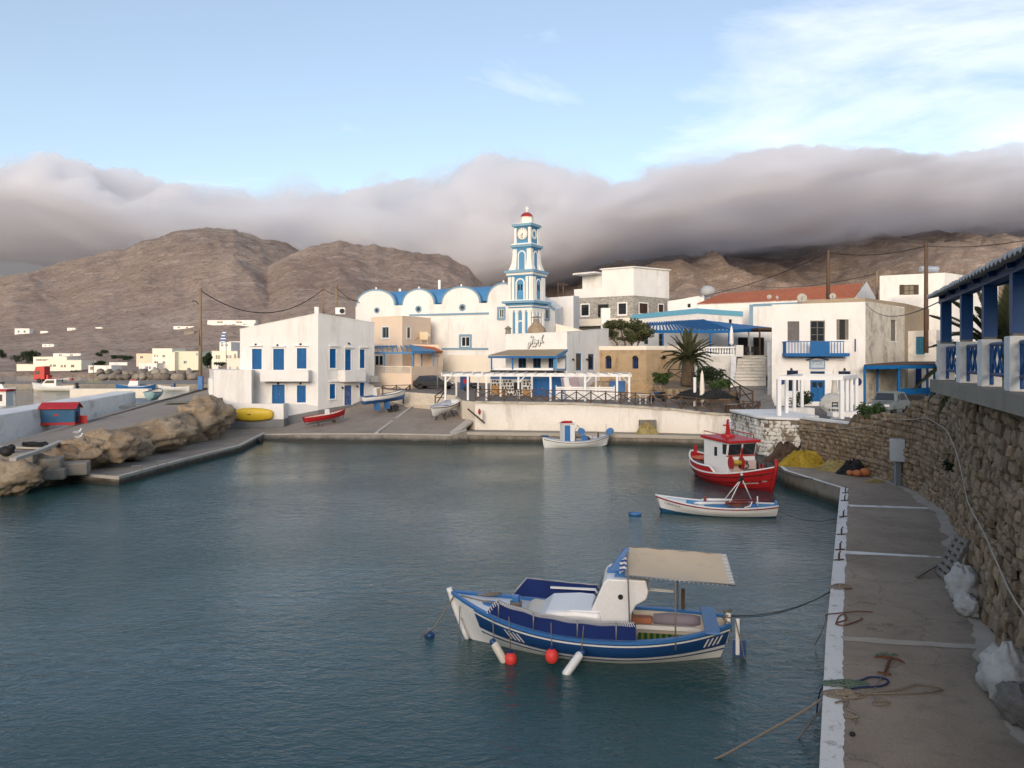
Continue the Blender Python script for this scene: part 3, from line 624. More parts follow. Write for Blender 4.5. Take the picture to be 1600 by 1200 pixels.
# tall wall on the right, travelling from far to near keeps the outward side towards the water
sw = thing('stone_retaining_wall', 'tall tan rubble stone wall rising along the near quay', 'wall', (17.2, 31.0, QZ))
FARW = WB[::-1]
dens = []
for a, b_ in zip(WB[:-1], WB[1:]):
    for j in range(6): dens.append(tuple(Vector(a).lerp(Vector(b_), j/6)))
dens.append(WB[-1]); near_to_far = dens
ftn = dens[::-1]
def path_len(pth): return sum((Vector(b)-Vector(a)).length for a, b in zip(pth[:-1], pth[1:]))
iA = min(range(len(ftn)), key=lambda i: abs(ftn[i][1]-24.5)); segA, segB = ftn[:iA+1], ftn[iA:]
def ztA(f):
    y = along(segA, f).y; return float(np.interp(y, [24, 31.9, 32.0, 36.9, 37.0, 43, 43.1, 49], [5.95, 5.7, 5.62, 4.95, 4.45, 3.95, 3.35, 3.25]))
rubble(sw, segA, lambda f: QZ-.02, ztA, 0.34, RUB, n_obj=60, seed=4, depth=0.10, rough=0.10)
rubble(sw, segB, lambda f: QZ-.02, lambda f: 6.05, 0.37, RUB, n_obj=240, seed=5, depth=0.10, rough=0.12)
# ground behind it
top = [(p[0], p[1]) for p in offset(ftn, -0.35)]
def ztop(y): return float(np.interp(y, [5, 24, 31.9, 32.0, 36.9, 37.0, 43, 43.1, 49], [6.0, 5.9, 5.65, 5.6, 4.9, 4.4, 3.9, 3.3, 3.2]))
mb = MB(); mb.grid([[(x, y, ztop(y)-0.05) for x, y in top], [(x+6, y+3, ztop(y)) for x, y in top], [(x+18, y+4, ztop(y)+0.5) for x, y in top], [(x+60, y+8, ztop(y)+2) for x, y in top]])
o = mb.build('upper_ground', paint('dry_earth', (0.22, 0.17, 0.12), 0.95, 0.2, 0.6, 15, 0.5, 0.03)); tag(o, kind='structure')
# unseen hill added behind the viewer, its height set to shade the foreground
mb = MB(); mb.grid([[(x, y+0.25*abs(x)*0.2, z+0.8*mnoise.noise((x*.05, y*.05, 0))) for x in (-120, -80, -50, -25, -10, 0, 10, 25, 50, 80, 120)] for y, z in ((-2, -1), (-3.5, 5.3), (-9, 5.5), (-16, 8.5), (-30, 11.5), (-60, 17), (-110, 25))])
o = mb.build('hillside', MATS['dry_earth']); tag(o, kind='structure')
# whitewashed bastion at the bend of the quay
bs = thing('stone_bastion', 'round ended stone bastion with flaking whitewash under the white pergola', 'wall', (16.6, 50, QZ))
bp = [(15.9, 57.2), (15.75, 53), (15.65, 50.6), (15.95, 49.5), (16.7, 48.9), (17.6, 48.5)]
rubble(bs, bp, lambda f: QZ-.02, lambda f: 3.16, 0.36, RUBW, seed=8, depth=0.07, rough=0.03)
mb = MB(); mb.prism([(15.6, 56.5), (15.55, 50.5), (15.85, 49.35), (16.7, 48.75), (17.9, 48.35), (18.3, 49.6), (19.6, 50.2), (19.2, 57)], 3.17, 3.34)
bevel(fix_normals(mb.build('cap', WHITE, bs)), 0.05)
mb = MB(); pthc = [(17.9, 48.4), (18.75, 45.0), (19.1, 42.0)]
for a, b_ in zip(pthc[:-1], pthc[1:]): mb.bar((*a, 3.36), (*b_, 3.36), 0.45, 0.14)
mb.build('wall_cap', WHITE, sw)
# ------------------------------------------------------------------ facades
class Fac:
    def __init__(s, A, B):
        s.A, s.B = Vector((A[0], A[1])), Vector((B[0], B[1])); s.L = (s.B-s.A).length; s.U = (s.B-s.A)/s.L; s.N = Vector((s.U.y, -s.U.x))
    def hit(s, px, py):
        d = Vector(((px-800)/F, 1.0)); den = d.dot(s.N); t = s.A.dot(s.N)/den; p = d*t; return (p-s.A).dot(s.U), CAM_H-(py-HZ)/F*t
    def rect(s, r):
        cx, cy = (r[0]+r[2])/2, (r[1]+r[3])/2
        return (s.hit(r[0], cy)[0], s.hit(cx, r[3])[1], s.hit(r[2], cy)[0], s.hit(cx, r[1])[1])     # u0 z0 u1 z1
    def pt(s, u, z, d=0.0): p = s.A+s.U*u+s.N*d; return Vector((p.x, p.y, z))
    def box(s, mb, u0, u1, z0, z1, d0, d1):
        return mb.hexa([s.pt(u0, z0, d1), s.pt(u1, z0, d1), s.pt(u1, z0, d0), s.pt(u0, z0, d0), s.pt(u0, z1, d1), s.pt(u1, z1, d1), s.pt(u1, z1, d0), s.pt(u0, z1, d0)])
def px2(px, Y): return (X(px, Y), Y)
def shell(parent, foot, z0, zt, mat, holes=None, rec=0.14, name='wall', roof_mat=None, roof_name='roof', cap=True):
    """closed walls round a footprint (counter-clockwise from above) with real window recesses; returns the facades"""
    n = len(foot); zt = zt if isinstance(zt, (list, tuple)) else [zt]*n; holes = holes or {}; facs = []; mb = MB()
    for i in range(n):
        fc = Fac(foot[i], foot[(i+1) % n]); facs.append(fc); za, zb = zt[i], zt[(i+1) % n]; z1 = min(za, zb)
        hs = [fc.rect(h) if not isinstance(h, dict) else h['r'] for h in holes.get(i, [])]
        us = sorted({0.0, fc.L, *[h[0] for h in hs], *[h[2] for h in hs]}); zs = sorted({z0, z1, *[h[1] for h in hs], *[h[3] for h in hs]})
        us = [u for u in us if -1e-6 <= u <= fc.L+1e-6]; zs = [z for z in zs if z0-1e-6 <= z <= z1+1e-6]
        for a, b in zip(us[:-1], us[1:]):
            for c, d in zip(zs[:-1], zs[1:]):
                mu, mz = (a+b)/2, (c+d)/2
                if any(h[0] < mu < h[2] and h[1] < mz < h[3] for h in hs): continue
                mb.add([fc.pt(a, c), fc.pt(b, c), fc.pt(b, d), fc.pt(a, d)], [(0, 1, 2, 3)])
        for h in hs:
            q = [(h[0], h[1]), (h[2], h[1]), (h[2], h[3]), (h[0], h[3])]
            for k in range(4):
                (a, c), (b, d) = q[k], q[(k+1) % 4]; mb.add([fc.pt(a, c), fc.pt(a, c, -rec), fc.pt(b, d, -rec), fc.pt(b, d)], [(0, 1, 2, 3)])
        if abs(za-zb) > 1e-4:
            if za > zb: mb.add([fc.pt(0, z1), fc.pt(fc.L, z1), fc.pt(0, za)], [(0, 1, 2)])
            else: mb.add([fc.pt(0, z1), fc.pt(fc.L, z1), fc.pt(fc.L, zb)], [(0, 1, 2)])
    w = mb.build(name, mat, parent)
    if cap:
        mb = MB(); mb.add([(p[0], p[1], z-0.003) for p, z in zip(foot, zt)], [tuple(range(n))]); mb.build(roof_name, roof_mat or mat, parent)
    return facs
def parapet(parent, facs, zs, mat, idx=(0, 1), h=0.10, out=0.05, w=0.3, name='parapet_cap'):
    for i in idx:
        fc = facs[i]; mb = MB(); za, zb = zs[i], zs[(i+1) % len(zs)]
        mb.hexa([fc.pt(-out, za-.002, out), fc.pt(fc.L+out, zb-.002, out), fc.pt(fc.L+out, zb-.002, -w), fc.pt(-out, za-.002, -w), fc.pt(-out, za+h, out), fc.pt(fc.L+out, zb+h, out), fc.pt(fc.L+out, zb+h, -w), fc.pt(-out, za+h, -w)])
        mb.build(name, mat, parent)
def window(parent, fc, r, style='shutter', mat=None, frame=None, rec=0.14, name=None, surround=None, sill=True, panes=(2, 2), sw=0.09):
    u0, z0, u1, z1 = fc.rect(r) if not isinstance(r, dict) else r['r']; mat = mat or BLUE; w, h = u1-u0, z1-z0
    nm = name or ('door' if style.startswith('door') else 'window'); mb = MB()
    if style in ('shutter', 'door'):
        d = -rec+0.02; fr = min(0.09, w*0.12)
        for (a, b, c, e) in ((u0, u0+fr, z0, z1), (u1-fr, u1, z0, z1), (u0+fr, u1-fr, z1-fr, z1), (u0+fr, u1-fr, z0, z0+fr)): fc.box(mb, a, b, c, e, d, d+0.07)
        root = mb.build(nm, mat, parent)
        k = 2 if w > 0.55 else 1; lw = (w-2*fr)/k
        for i in range(k):
            m2 = MB(); a = u0+fr+i*lw+0.006; b = a+lw-0.012; fc.box(m2, a, b, z0+fr, z1-fr, d-0.01, d+0.018)
            if style == 'shutter':
                ns = max(4, int((h-2*fr)/0.11))
                for j in range(ns):
                    zc = z0+fr+(j+.5)*(h-2*fr)/ns; m2.hexa([fc.pt(a+.05, zc-.04, d+.018), fc.pt(b-.05, zc-.04, d+.018), fc.pt(b-.05, zc-.045, d+.045), fc.pt(a+.05, zc-.045, d+.045), fc.pt(a+.05, zc+.02, d+.018), fc.pt(b-.05, zc+.02, d+.018), fc.pt(b-.05, zc-.02, d+.045), fc.pt(a+.05, zc-.02, d+.045)])
            else:
                for (c, e) in ((0.06, 0.45), (0.5, 0.93)): fc.box(m2, a+.07, b-.07, z0+h*c, z0+h*e, d+.018, d+.036)
            m2.build('shutter' if style == 'shutter' else 'door_leaf', mat, root)
        if style == 'door':
            m2 = MB(); fc.box(m2, (u0+u1)/2+.05, (u0+u1)/2+.09, z0+h*.45, z0+h*.52, d+.036, d+.09); m2.build('handle', STEEL, root)
    elif style in ('glass', 'door_glass'):
        d = -rec+0.015; fr = min(0.08, w*0.11); fm = frame or mat
        for (a, b, c, e) in ((u0, u0+fr, z0, z1), (u1-fr, u1, z0, z1), (u0+fr, u1-fr, z1-fr, z1), (u0+fr, u1-fr, z0, z0+fr)): fc.box(mb, a, b, c, e, d, d+0.07)
        for i in range(1, panes[0]): c = u0+w*i/panes[0]; fc.box(mb, c-fr*.4, c+fr*.4, z0+fr, z1-fr, d, d+0.06)
        for j in range(1, panes[1]): c = z0+h*j/panes[1]; fc.box(mb, u0+fr, u1-fr, c-fr*.3, c+fr*.3, d+.002, d+0.055)
        root = mb.build(nm, fm, parent)
        for i in range(panes[0]):
            for j in range(panes[1]):
                m2 = MB(); fc.box(m2, u0+w*i/panes[0]+fr*.5, u0+w*(i+1)/panes[0]-fr*.5, z0+h*j/panes[1]+fr*.4, z0+h*(j+1)/panes[1]-fr*.4, d+.012, d+.022); m2.build('pane', GLASS, root)
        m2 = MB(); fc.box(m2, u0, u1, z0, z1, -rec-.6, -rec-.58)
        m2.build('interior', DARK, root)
    else:      # open dark window
        m2 = MB(); fc.box(m2, u0, u1, z0, z1, -rec-.02, -rec+.0); root = m2.build(nm, DARK, parent)
    if surround is not None:
        m2 = MB()
        for (a, b, c, e) in ((u0-sw, u0, z0, z1), (u1, u1+sw, z0, z1), (u0-sw, u1+sw, z1, z1+sw)): fc.box(m2, a, b, c, e, 0.002, 0.035)
        if not nm.startswith('door'): fc.box(m2, u0-sw, u1+sw, z0-sw, z0, 0.002, 0.035)
        m2.build('surround', surround, root)
    if sill and not nm.startswith('door'):
        m2 = MB(); fc.box(m2, u0-.12, u1+.12, z0-.09 if surround is None else z0-sw-.05, z0-.02 if surround is None else z0-sw, -0.02 if surround is None else .002, 0.10); m2.build('sill', WHITE_CLEAN if surround is None else surround, root)
    return root
def hang(parent, fc, u0, u1, z0, z1, d0, d1, mat, name): mb = MB(); fc.box(mb, u0, u1, z0, z1, d0, d1); return mb.build(name, mat, parent)
def lamp_on(parent, fc, px, py):
    u, z = fc.hit(px, py); mb = MB(); fc.box(mb, u-.05, u+.05, z-.05, z+.05, 0, .16); mb.lathe([(.05, 0), (.12, -.12), (.11, -.14)], fc.pt(u, z, .16), 8); return mb.build('wall_lamp', BLACK, parent)

# ------------------------------------------------------------------ white house with blue shutters by the slipway
L0, C0, R0 = px2(375, 77), px2(497, 77), px2(585, 83)
t = thing('white_house', 'two storey white house with closed blue shutters beside the slipway', 'house', (C0[0], C0[1], 1.2))
BK = (L0[0]+R0[0]-C0[0], L0[1]+R0[1]-C0[1]); HT = [Zp(515, 77), Zp(490, 77), Zp(505, 83), Zp(505, 83)-1.2]
w0 = [(394, 545, 409, 577), (427, 545, 444, 578), (464, 544, 479, 576), (425, 601, 445, 631), (464, 602, 478, 629)]
w1 = [(515, 545, 525, 575), (539, 546, 548.5, 579), (562, 546, 570, 575), (515, 600, 524, 623), (538, 602, 549.5, 633), (562, 598, 569, 619)]
fs = shell(t, [L0, C0, R0, BK], 0.2, HT, WHITE, {0: w0, 1: w1}, roof_mat=WHITE)
parapet(t, fs, HT, WHITE, (0, 1), 0.08, 0.03)
for i, r in enumerate(w0): window(t, fs[0], r, 'door' if i == 3 else 'shutter', BLUE, surround=WHITE_CLEAN, sill=i in (2, 4))
OLDBLUE = paint('faded_blue_paint', (0.055, 0.115, 0.30), 0.6, 0.25, 3, 25, 0.2, 0.01, (0.3, 0.33, 0.4), 0.3, 3)
for i, r in enumerate(w1): window(t, fs[1], r, 'door' if i in (1, 4) else 'shutter', OLDBLUE if i == 4 else BLUE, surround=WHITE_CLEAN)
for r in ((390, 539.5, 410, 541), (424, 540.5, 446, 542), (460, 539.5, 482, 541)): u0, z0, u1, z1 = fs[0].rect(r); hang(t, fs[0], u0, u1, z0, z1, 0, .22, WHITE_CLEAN, 'lintel_ledge')
for r in ((514, 540, 528, 541.4), (537, 542, 551, 543.4), (561, 542, 573, 543.4), (514, 595, 527, 596.4)): u0, z0, u1, z1 = fs[1].rect(r); hang(t, fs[1], u0, u1, z0, z1, 0, .2, WHITE_CLEAN, 'lintel_ledge')
for p in ((400, 537.5), (434, 538.5), (470, 537), (435, 598), (470, 598)): lamp_on(t, fs[0], *p)
for p in ((544, 536), (534, 605), (557, 603)): lamp_on(t, fs[1], *p)
u0, z0, u1, z1 = fs[0].rect((413, 578.5, 487, 595.5)); b = MB()
fs[0].box(b, u0, u1, z0, z0+.16, 0, 1.25); bal = b.build('balcony', WHITE, t)
b = MB(); fs[0].box(b, u0, u1, z0+.16, z1, 1.12, 1.25); fs[0].box(b, u0, u0+.13, z0+.16, z1, 0, 1.12); fs[0].box(b, u1-.13, u1, z0+.16, z1, 0, 1.12); b.build('balcony_parapet', WHITE, bal)
u0, z0, u1, z1 = fs[1].rect((529, 578, 561, 596)); b = MB(); fs[1].box(b, u0, u1, z0, z0+.16, 0, 1.0); bal = b.build('balcony', WHITE, t)
b = MB(); fs[1].box(b, u0, u1, z0+.16, z1, .88, 1.0); fs[1].box(b, u0, u0+.12, z0+.16, z1, 0, .88); fs[1].box(b, u1-.12, u1, z0+.16, z1, 0, .88); b.build('balcony_parapet', WHITE, bal)
b = MB(); u, z = fs[0].hit(497, 487); b.box((C0[0]-.2, C0[1]+.35, HT[1]+.32), (.42, .42, .7)); b.build('chimney', WHITE, t)
u0, z0, u1, z1 = fs[1].rect((577, 587, 588, 596)); ac = hang(t, fs[1], u0, u1, z0-.05, z1, .05, .4, paint('grey_plastic', (0.42, 0.41, 0.39), 0.6), 'air_conditioner'); hang(ac, fs[1], u0-.1, u1+.1, z0-.2, z0-.1, 0, .45, STEEL, 'bracket')
# sloping grey plinth along the slipway side
def plinth(fc, pts, name='plinth', d=0.05, mat=GREYP):
    A = [fc.hit(px, py) for px, py in pts]; b = MB(); b.grid([[fc.pt(u, -0.2, d) for u, z in A], [fc.pt(u, z, d) for u, z in A], [fc.pt(u, z+.02, 0) for u, z in A]]); return b.build(name, mat, t)
plinth(fs[1], [(497, 641), (520, 637), (550, 632.5), (584, 617)])
# lower wing, yard wall
lw = [px2(334, 74.8), px2(393, 74.8), px2(397, 77.0), (L0[0], 81), px2(327, 81)]
f2 = shell(t, lw, 0.2, Zp(578, 74.8), WHITE, name='wing_wall', roof_name='wing_roof')
f3 = shell(t, [px2(327, 76), px2(341, 76), px2(341, 79), px2(325, 79)], 0.2, Zp(592, 76), WHITE, name='end_wall', roof_name='end_wall_top')
YW = [px2(343, 73.6), px2(443, 73.6), px2(450, 75.4), px2(497, 77.0), px2(494, 77.1), px2(446, 75.9), px2(440, 74.0), px2(343, 74.0)]
shell(t, YW, 0.2, [Zp(631, 73.6), Zp(631, 73.6), Zp(630, 75.4), Zp(634, 77), Zp(634, 77), Zp(630, 75.4), Zp(631, 73.6), Zp(631, 73.6)], WHITE, name='yard_wall', roof_name='yard_wall_top')
fy = Fac(YW[0], YW[1]); b = MB(); fy.box(b, 0, fy.L+.04, 0.2, Zp(655, 73.6), 0.003, .05); b.build('plinth', GREYP, t)
fy2 = Fac(YW[1], YW[2]); b = MB(); fy2.box(b, 0, fy2.L+.04, 0.2, Zp(653, 75), 0.003, .05); b.build('plinth', GREYP, t)
fy3 = Fac(YW[2], YW[3]); b = MB(); b.grid([[fy3.pt(0, .2, .05), fy3.pt(fy3.L, .2, .05)], [fy3.pt(0, Zp(650, 75.4), .05), fy3.pt(fy3.L, Zp(641, 77), .05)], [fy3.pt(0, Zp(650, 75.4), 0), fy3.pt(fy3.L, Zp(641, 77), 0)]]); b.build('plinth', GREYP, t)
# kayak hanging on the yard wall
ky = thing('kayak', 'yellow kayak hung on the white yard wall above grey plinth', 'kayak', tuple(W(393, 647.5, 73.35)))
prof = [(-1, 0), (-.9, .38), (-.7, .72), (-.4, .95), (0, 1), (.5, .92), (.8, .75), (.97, .55), (1, .3)]; rings = []
for (a, h) in prof:
    rings.append([(a*2.0, -0.02-0.22*math.cos(th)*max(h, .05) if math.cos(th) > 0 else -0.02-0.05*math.cos(th)*h, math.sin(th)*0.62*h) for th in [2*math.pi*k/16 for k in range(16)]])
b = MB(); n = 16; vs = [p for r_ in rings for p in r_]; ff = [(i*n+k, i*n+(k+1) % n, (i+1)*n+(k+1) % n, (i+1)*n+k) for i in range(len(rings)-1) for k in range(n)]+[tuple(range(n)), tuple((len(rings)-1)*n+k for k in range(n-1, -1, -1))]
b.add(vs, ff); fix_normals(b.build('hull', paint('yellow_plastic', (0.62, 0.43, 0.03), 0.4, 0.08, 2, 20, 0.05), ky, True, world=False))
b = MB(); b.box((-.15, -.235, 0), (.32, .03, .07)); b.build('carry_handle', BLACK, ky, world=False)

# ------------------------------------------------------------------ peach house
t = thing('peach_house', 'peach coloured house with blue pergola terrace behind the white house', 'house', (*px2(628, 88), 3.9))
PF = [px2(580, 91.5), px2(628.5, 88), px2(673, 93), px2(640, 104)]
pw0, pw1 = [(597, 511, 607.5, 528)], [(636, 511.5, 641.5, 528.5)]
zt = Zp(494, 88); fs = shell(t, PF, 3, zt, PEACH, {0: pw0, 1: pw1}); parapet(t, fs, [zt]*4, PEACH, (0, 1), .05, .02)
FRW = paint('olive_frame', (0.30, 0.30, 0.22), 0.6)
window(t, fs[0], pw0[0], 'glass', PALEBLUE, surround=WHITE_CLEAN, panes=(2, 1)); window(t, fs[1], pw1[0], 'glass', PALEBLUE, surround=WHITE_CLEAN, panes=(1, 1))
# lower storey in front with the terrace
LOW = [px2(583, 86), px2(643, 83.6), px2(691, 88.5), px2(680, 95), px2(583, 92)]
zf = Zp(583, 85); fl = shell(t, LOW, 2.4, [zf]*5, PEACH, name='terrace_wall', roof_name='terrace_floor')
BAL = paint('lattice_block', (0.74, 0.66, 0.56), 0.8)
fl0 = fl[0]; zz0, zz1 = zf, Zp(572.5, 85)
b = MB(); nb = 26
for i in range(nb):
    u = fl0.L*(i+.5)/nb
    for j in range(2): zc = zz0+(j+.5)*(zz1-zz0)/2; b.bar(fl0.pt(u-.09, zc-.16, -.1), fl0.pt(u+.09, zc+.16, -.1), .045, .05); b.bar(fl0.pt(u+.09, zc-.16, -.13), fl0.pt(u-.09, zc+.16, -.13), .045, .05)
lb = b.build('lattice_balustrade', BAL, t); lb['kind'] = 'stuff'
hang(t, fl0, 0, fl0.L, zz1-.06, zz1+.04, -.2, -.03, BAL, 'balustrade_rail')
hang(t, fl[1], 0, fl[1].L, zf, Zp(572, 86), -.15, -.02, PEACH, 'balustrade_panel')
BACK = Fac(px2(583, 89), px2(690, 90.5)); b = MB(); BACK.box(b, 0, BACK.L-.3, zf, Zp(538, 89), -.4, 0); b.build('terrace_back_wall', PEACH, t)
for r, st in (((586.5, 556, 598, 570), 'glass'), ((637, 553, 646, 573), 'shutter'), ((664, 553, 674, 572.5), 'shutter')):
    u0, z0, u1, z1 = BACK.rect(r); b = MB(); BACK.box(b, u0, u1, z0, z1, .003, .06); wn_ = b.build('window' if st == 'glass' else 'door', GLASS if st == 'glass' else SKYBLUE, t)
    b = MB()
    for (a, c, d, e) in ((u0-.08, u0, z0, z1), (u1, u1+.08, z0, z1), (u0-.08, u1+.08, z1, z1+.08), ((u0+u1)/2-.04, (u0+u1)/2+.04, z0, z1)): BACK.box(b, a, c, d, e, .062, .09)
    b.build('frame', WHITE_CLEAN if st == 'glass' else SKYBLUE, wn_)
PB = SKYBLUE
for px, Y in ((599, 85.6), (644, 84), (658, 86.6), (676, 87.6)): hang(t, Fac(px2(px, Y), px2(px+4, Y)), 0, .14, zf, Zp(551, 86), -.14, 0, BLUE if 0 else PB, 'post')
a, b2 = W(583, 551.5, 85.6), W(645, 551.5, 83.6); c, d = W(583, 541.5, 88.8), W(640, 541.0, 88.6); e = W(678, 551.0, 87.4)
for p, q in ((a, b2), (c, d), (b2, e)): m2 = MB(); m2.bar(p, q, .16, .18); m2.build('beam', PB, t)
for i in range(9): m2 = MB(); k = i/8; m2.bar(a.lerp(b2, k)+Vector((0, 0, .1)), c.lerp(d, k)+Vector((0, 0, .1)), .09, .13); m2.build('rafter', PB, t)
m2 = MB(); d2 = W(668, 544, 89.5); m2.add([b2+Vector((0, -.1, .2)), e+Vector((.2, 0, .2)), d2, d+Vector((0, 0, .2)), b2+Vector((0, -.1, .08)), e+Vector((.2, 0, .08)), d2-Vector((0, 0, .12)), d+Vector((0, 0, .08))], [(0, 1, 2, 3), (7, 6, 5, 4), (0, 4, 5, 1), (1, 5, 6, 2), (2, 6, 7, 3), (3, 7, 4, 0)]); m2.build('awning', PB, t)
m2 = MB(); q = [W(648, 539, 90), W(668, 537, 91), W(692, 548.5, 89.5), W(676, 548, 87.6)]; m2.add(q+[p-Vector((0, 0, .15)) for p in q], [(0, 3, 2, 1), (4, 5, 6, 7), (0, 1, 5, 4), (1, 2, 6, 5), (2, 3, 7, 6), (3, 0, 4, 7)]); m2.build('tiled_roof', TERRA, t)
m2 = MB(); f9 = Fac(px2(676, 88.6), px2(692, 89.8)); f9.box(m2, 0, f9.L, 3, Zp(549.5, 89), -2, 0); m2.build('side_wall', PEACH, t)
wt = thing('water_tank', 'cream water tank with dish on the roof edge of the peach house', 'tank', tuple(W(662, 539, 90.5)))
m2 = MB(); m2.box(W(663, 525, 90.5), (1.0, .8, .95)); bevel(m2.build('tank', paint('cream_plastic', (0.70, 0.56, 0.36), .6), wt), .08)
m2 = MB(); [m2.bar(W(663+dx, 531, 90.5), W(663+dx, 540, 90.5), .06) for dx in (-5, 5)]; m2.build('stand', STEEL, wt)
m2 = MB(); m2.bar(W(654, 527, 90), W(648, 533, 89.4), .05); m2.bar(W(669, 525, 90), W(671, 522, 90), .2); m2.build('bracket', STEEL, wt)

# ------------------------------------------------------------------ church with barrel vaults
t = thing('church', 'long white church with scalloped blue vaulted roof and round windows', 'church', (*px2(640, 97.5), 4.0))
CF = Fac(px2(555.5, 99.5), px2(806, 91.5)); zc = Zp(478.5, 99)
def upx(px, py=475): return CF.hit(px, py)[0]
arches = [(555.5, 618, 452), (628, 679.5, 451), (689, 751, 447.5), (760, 812, 441.5)]
ue = upx(806); cwin = [(720.5, 526, 734, 541.5), (780, 483, 786.5, 496)]; D = 11
pA, pB = CF.pt(0, 0), CF.pt(ue, 0); nb2 = -CF.N*D
foot = [(pA.x, pA.y), (pB.x, pB.y), (pB.x+nb2.x, pB.y+nb2.y), (pA.x+nb2.x, pA.y+nb2.y)]
zspr = Zp(477, 97)
fs = shell(t, foot, 3, zspr, WHITE, {0: cwin}, cap=False); cf = fs[0]
for r, sm in zip(cwin, (PALEBLUE, PALEBLUE)): window(t, cf, r, 'glass', WHITE_CLEAN, surround=sm, panes=(2, 1), sw=.28)
VB = SKYBLUE
for (p0, p1, py) in arches:
    u0, u1 = upx(p0), upx(p1); uc, rad = (u0+u1)/2, (u1-u0)/2; zp = CF.hit((p0+p1)/2, py)[1]; rise = zp-zspr; n = 18
    arc = [(uc-rad*math.cos(math.pi*k/n), zspr+rise*math.sin(math.pi*k/n)**0.9) for k in range(n+1)]
    m2 = MB(); m2.add([cf.pt(u, z, 0) for u, z in arc], [tuple(range(n, -1, -1))]); m2.build('arched_gable', WHITE, t)
    m2 = MB(); ins = [(uc+(u-uc)*.93, zspr+(z-zspr)*.92) for u, z in arc]
    m2.grid([[cf.pt(u, z, .05) for u, z in ins], [cf.pt(u, z+.02, .05) for u, z in arc], [cf.pt(u, z+.02, -.3) for u, z in arc]]); m2.build('arch_trim', PALEBLUE, t, True)
    m2 = MB(); m2.grid([[cf.pt(u, z-.12, -.28) for u, z in arc], [cf.pt(u, z-.12, -D*.98) for u, z in arc]]); m2.build('barrel_vault', VB, t, True)
    m2 = MB(); u = uc; c_ = cf.pt(u, zp, -.2); m2.box((c_.x, c_.y, zp+.12), (.16, .16, .3)); m2.build('finial', WHITE_CLEAN, t)
n = 14; zr = Zp(453, 99)-zspr
m2 = MB(); arc = [(-.8-3.6*(1-math.cos(math.pi*k/n)), zspr+(zr)*math.sin(math.pi*k/n)) for k in range(n+1)]
m2.grid([[cf.pt(0.6, z, d) for d, z in arc], [cf.pt(ue, z+.35, d) for d, z in arc]]); m2.build('long_vault', VB, t, True)
m2 = MB(); m2.add([cf.pt(0.6, z, d) for d, z in arc], [tuple(range(n+1))]); m2.build('vault_end', WHITE, t)
for px, py, h_ in ((625, 456, .5), (686.5, 447, 1.0)): c_ = W(px, py, 103); m2 = MB(); m2.box((c_.x, c_.y, c_.z), (.3, .3, h_*1.6)); m2.build('finial', WHITE_CLEAN, t)
for (px, py, r_) in ((589, 485, 4.6), (654, 483, 5.3), (722.5, 480.5, 5.3)):
    u, z = cf.hit(px, py); k = r_*98/F; m2 = MB(); n = 20
    ring = lambda rr, d: [cf.pt(u+rr*math.cos(2*math.pi*i/n), z+rr*math.sin(2*math.pi*i/n), d) for i in range(n+1)]
    m2.grid([ring(k*.62, .02), ring(k*.62, .06), ring(k*1.05, .06), ring(k*1.05, .0)]); w_ = m2.build('round_window', PALEBLUE, t)
    m2 = MB(); m2.add(ring(k*.63, .015)[:-1], [tuple(range(n))]); m2.build('pane', GLASS, w_)
for (a, b_, y0, y1) in ((640, 764, 492.5, 489.5), (691, 763, 545, 545)):
    (u0, z0), (u1, z1) = cf.hit(a, y0), cf.hit(b_, y1); m2 = MB(); m2.bar(cf.pt(u0, z0, .06), cf.pt(u1, z1, .06), .12, .22); m2.build('cornice', PALEBLUE, t)
(u0, z0), (u1, z1) = cf.hit(676, 554.5), cf.hit(765, 554.5); m2 = MB(); m2.bar(cf.pt(u0, z0, .05), cf.pt(u1, z1, .05), .1, .12); m2.build('base_course', WHITE, t)
m2 = MB(); cf.box(m2, u0, u1, 3, z0, .003, .08); m2.build('base_wall', CREAM, t)

# ------------------------------------------------------------------ bell tower
BTx, BTy, TH = X(823, 86), 86.0, R(-30)
t = thing('bell_tower', 'tall blue and white tiered bell tower with clock and red dome', 'tower', (BTx, BTy, 4))
def sq(mb, s_, z0, z1, s1=None):
    s1 = s1 or s_; P = []
    for s__, z in ((s_, z0), (s1, z1)):
        for (x, y) in ((-1, -1), (1, -1), (1, 1), (-1, 1)): x, y = x*s__/2, y*s__/2; P.append((BTx+x*math.cos(TH)-y*math.sin(TH), BTy+x*math.sin(TH)+y*math.cos(TH), z))
    return mb.hexa(P)
def tz(py): return Zp(py, 86)
def tpart(nm, mat, *args): m2 = MB(); [sq(m2, *a) for a in args]; return m2.build(nm, mat, t)
TW = paint('tower_white', (0.80, 0.77, 0.71), .6, .05); TB = paint('tower_blue', (0.09, 0.27, 0.46), .6, .08); TG = paint('tower_trim_blue', (0.19, 0.34, 0.46), .6, .08)
tpart('stage', TB, (2.7, 3, tz(486))); tpart('stage', TB, (2.85, tz(470), tz(434))); tpart('stage', TB, (2.15, tz(424), tz(390))); tpart('stage', TB, (1.80, tz(382), tz(357)))
for (s_, y0, y1, m_) in ((2.95, 486, 482.5, TW), (2.9, 482.5, 480.5, TB), (3.1, 480.5, 478, TW), (3.4, 478, 475, TB), (4.0, 475, 471.5, TG), (3.75, 471.5, 470, TW), (3.1, 434, 431.5, TB), (3.3, 431.5, 428, TW), (3.62, 428, 424.5, TG), (3.3, 424.5, 423.5, TG), (2.3, 390.5, 388, TB), (2.6, 388, 384, TG), (2.45, 384, 382, TW), (2.0, 357.5, 355.5, TB), (2.38, 355.5, 351.5, TG), (2.1, 351.5, 350.5, TW)):
    tpart('cornice', m_, (s_, tz(y0), tz(y1)))
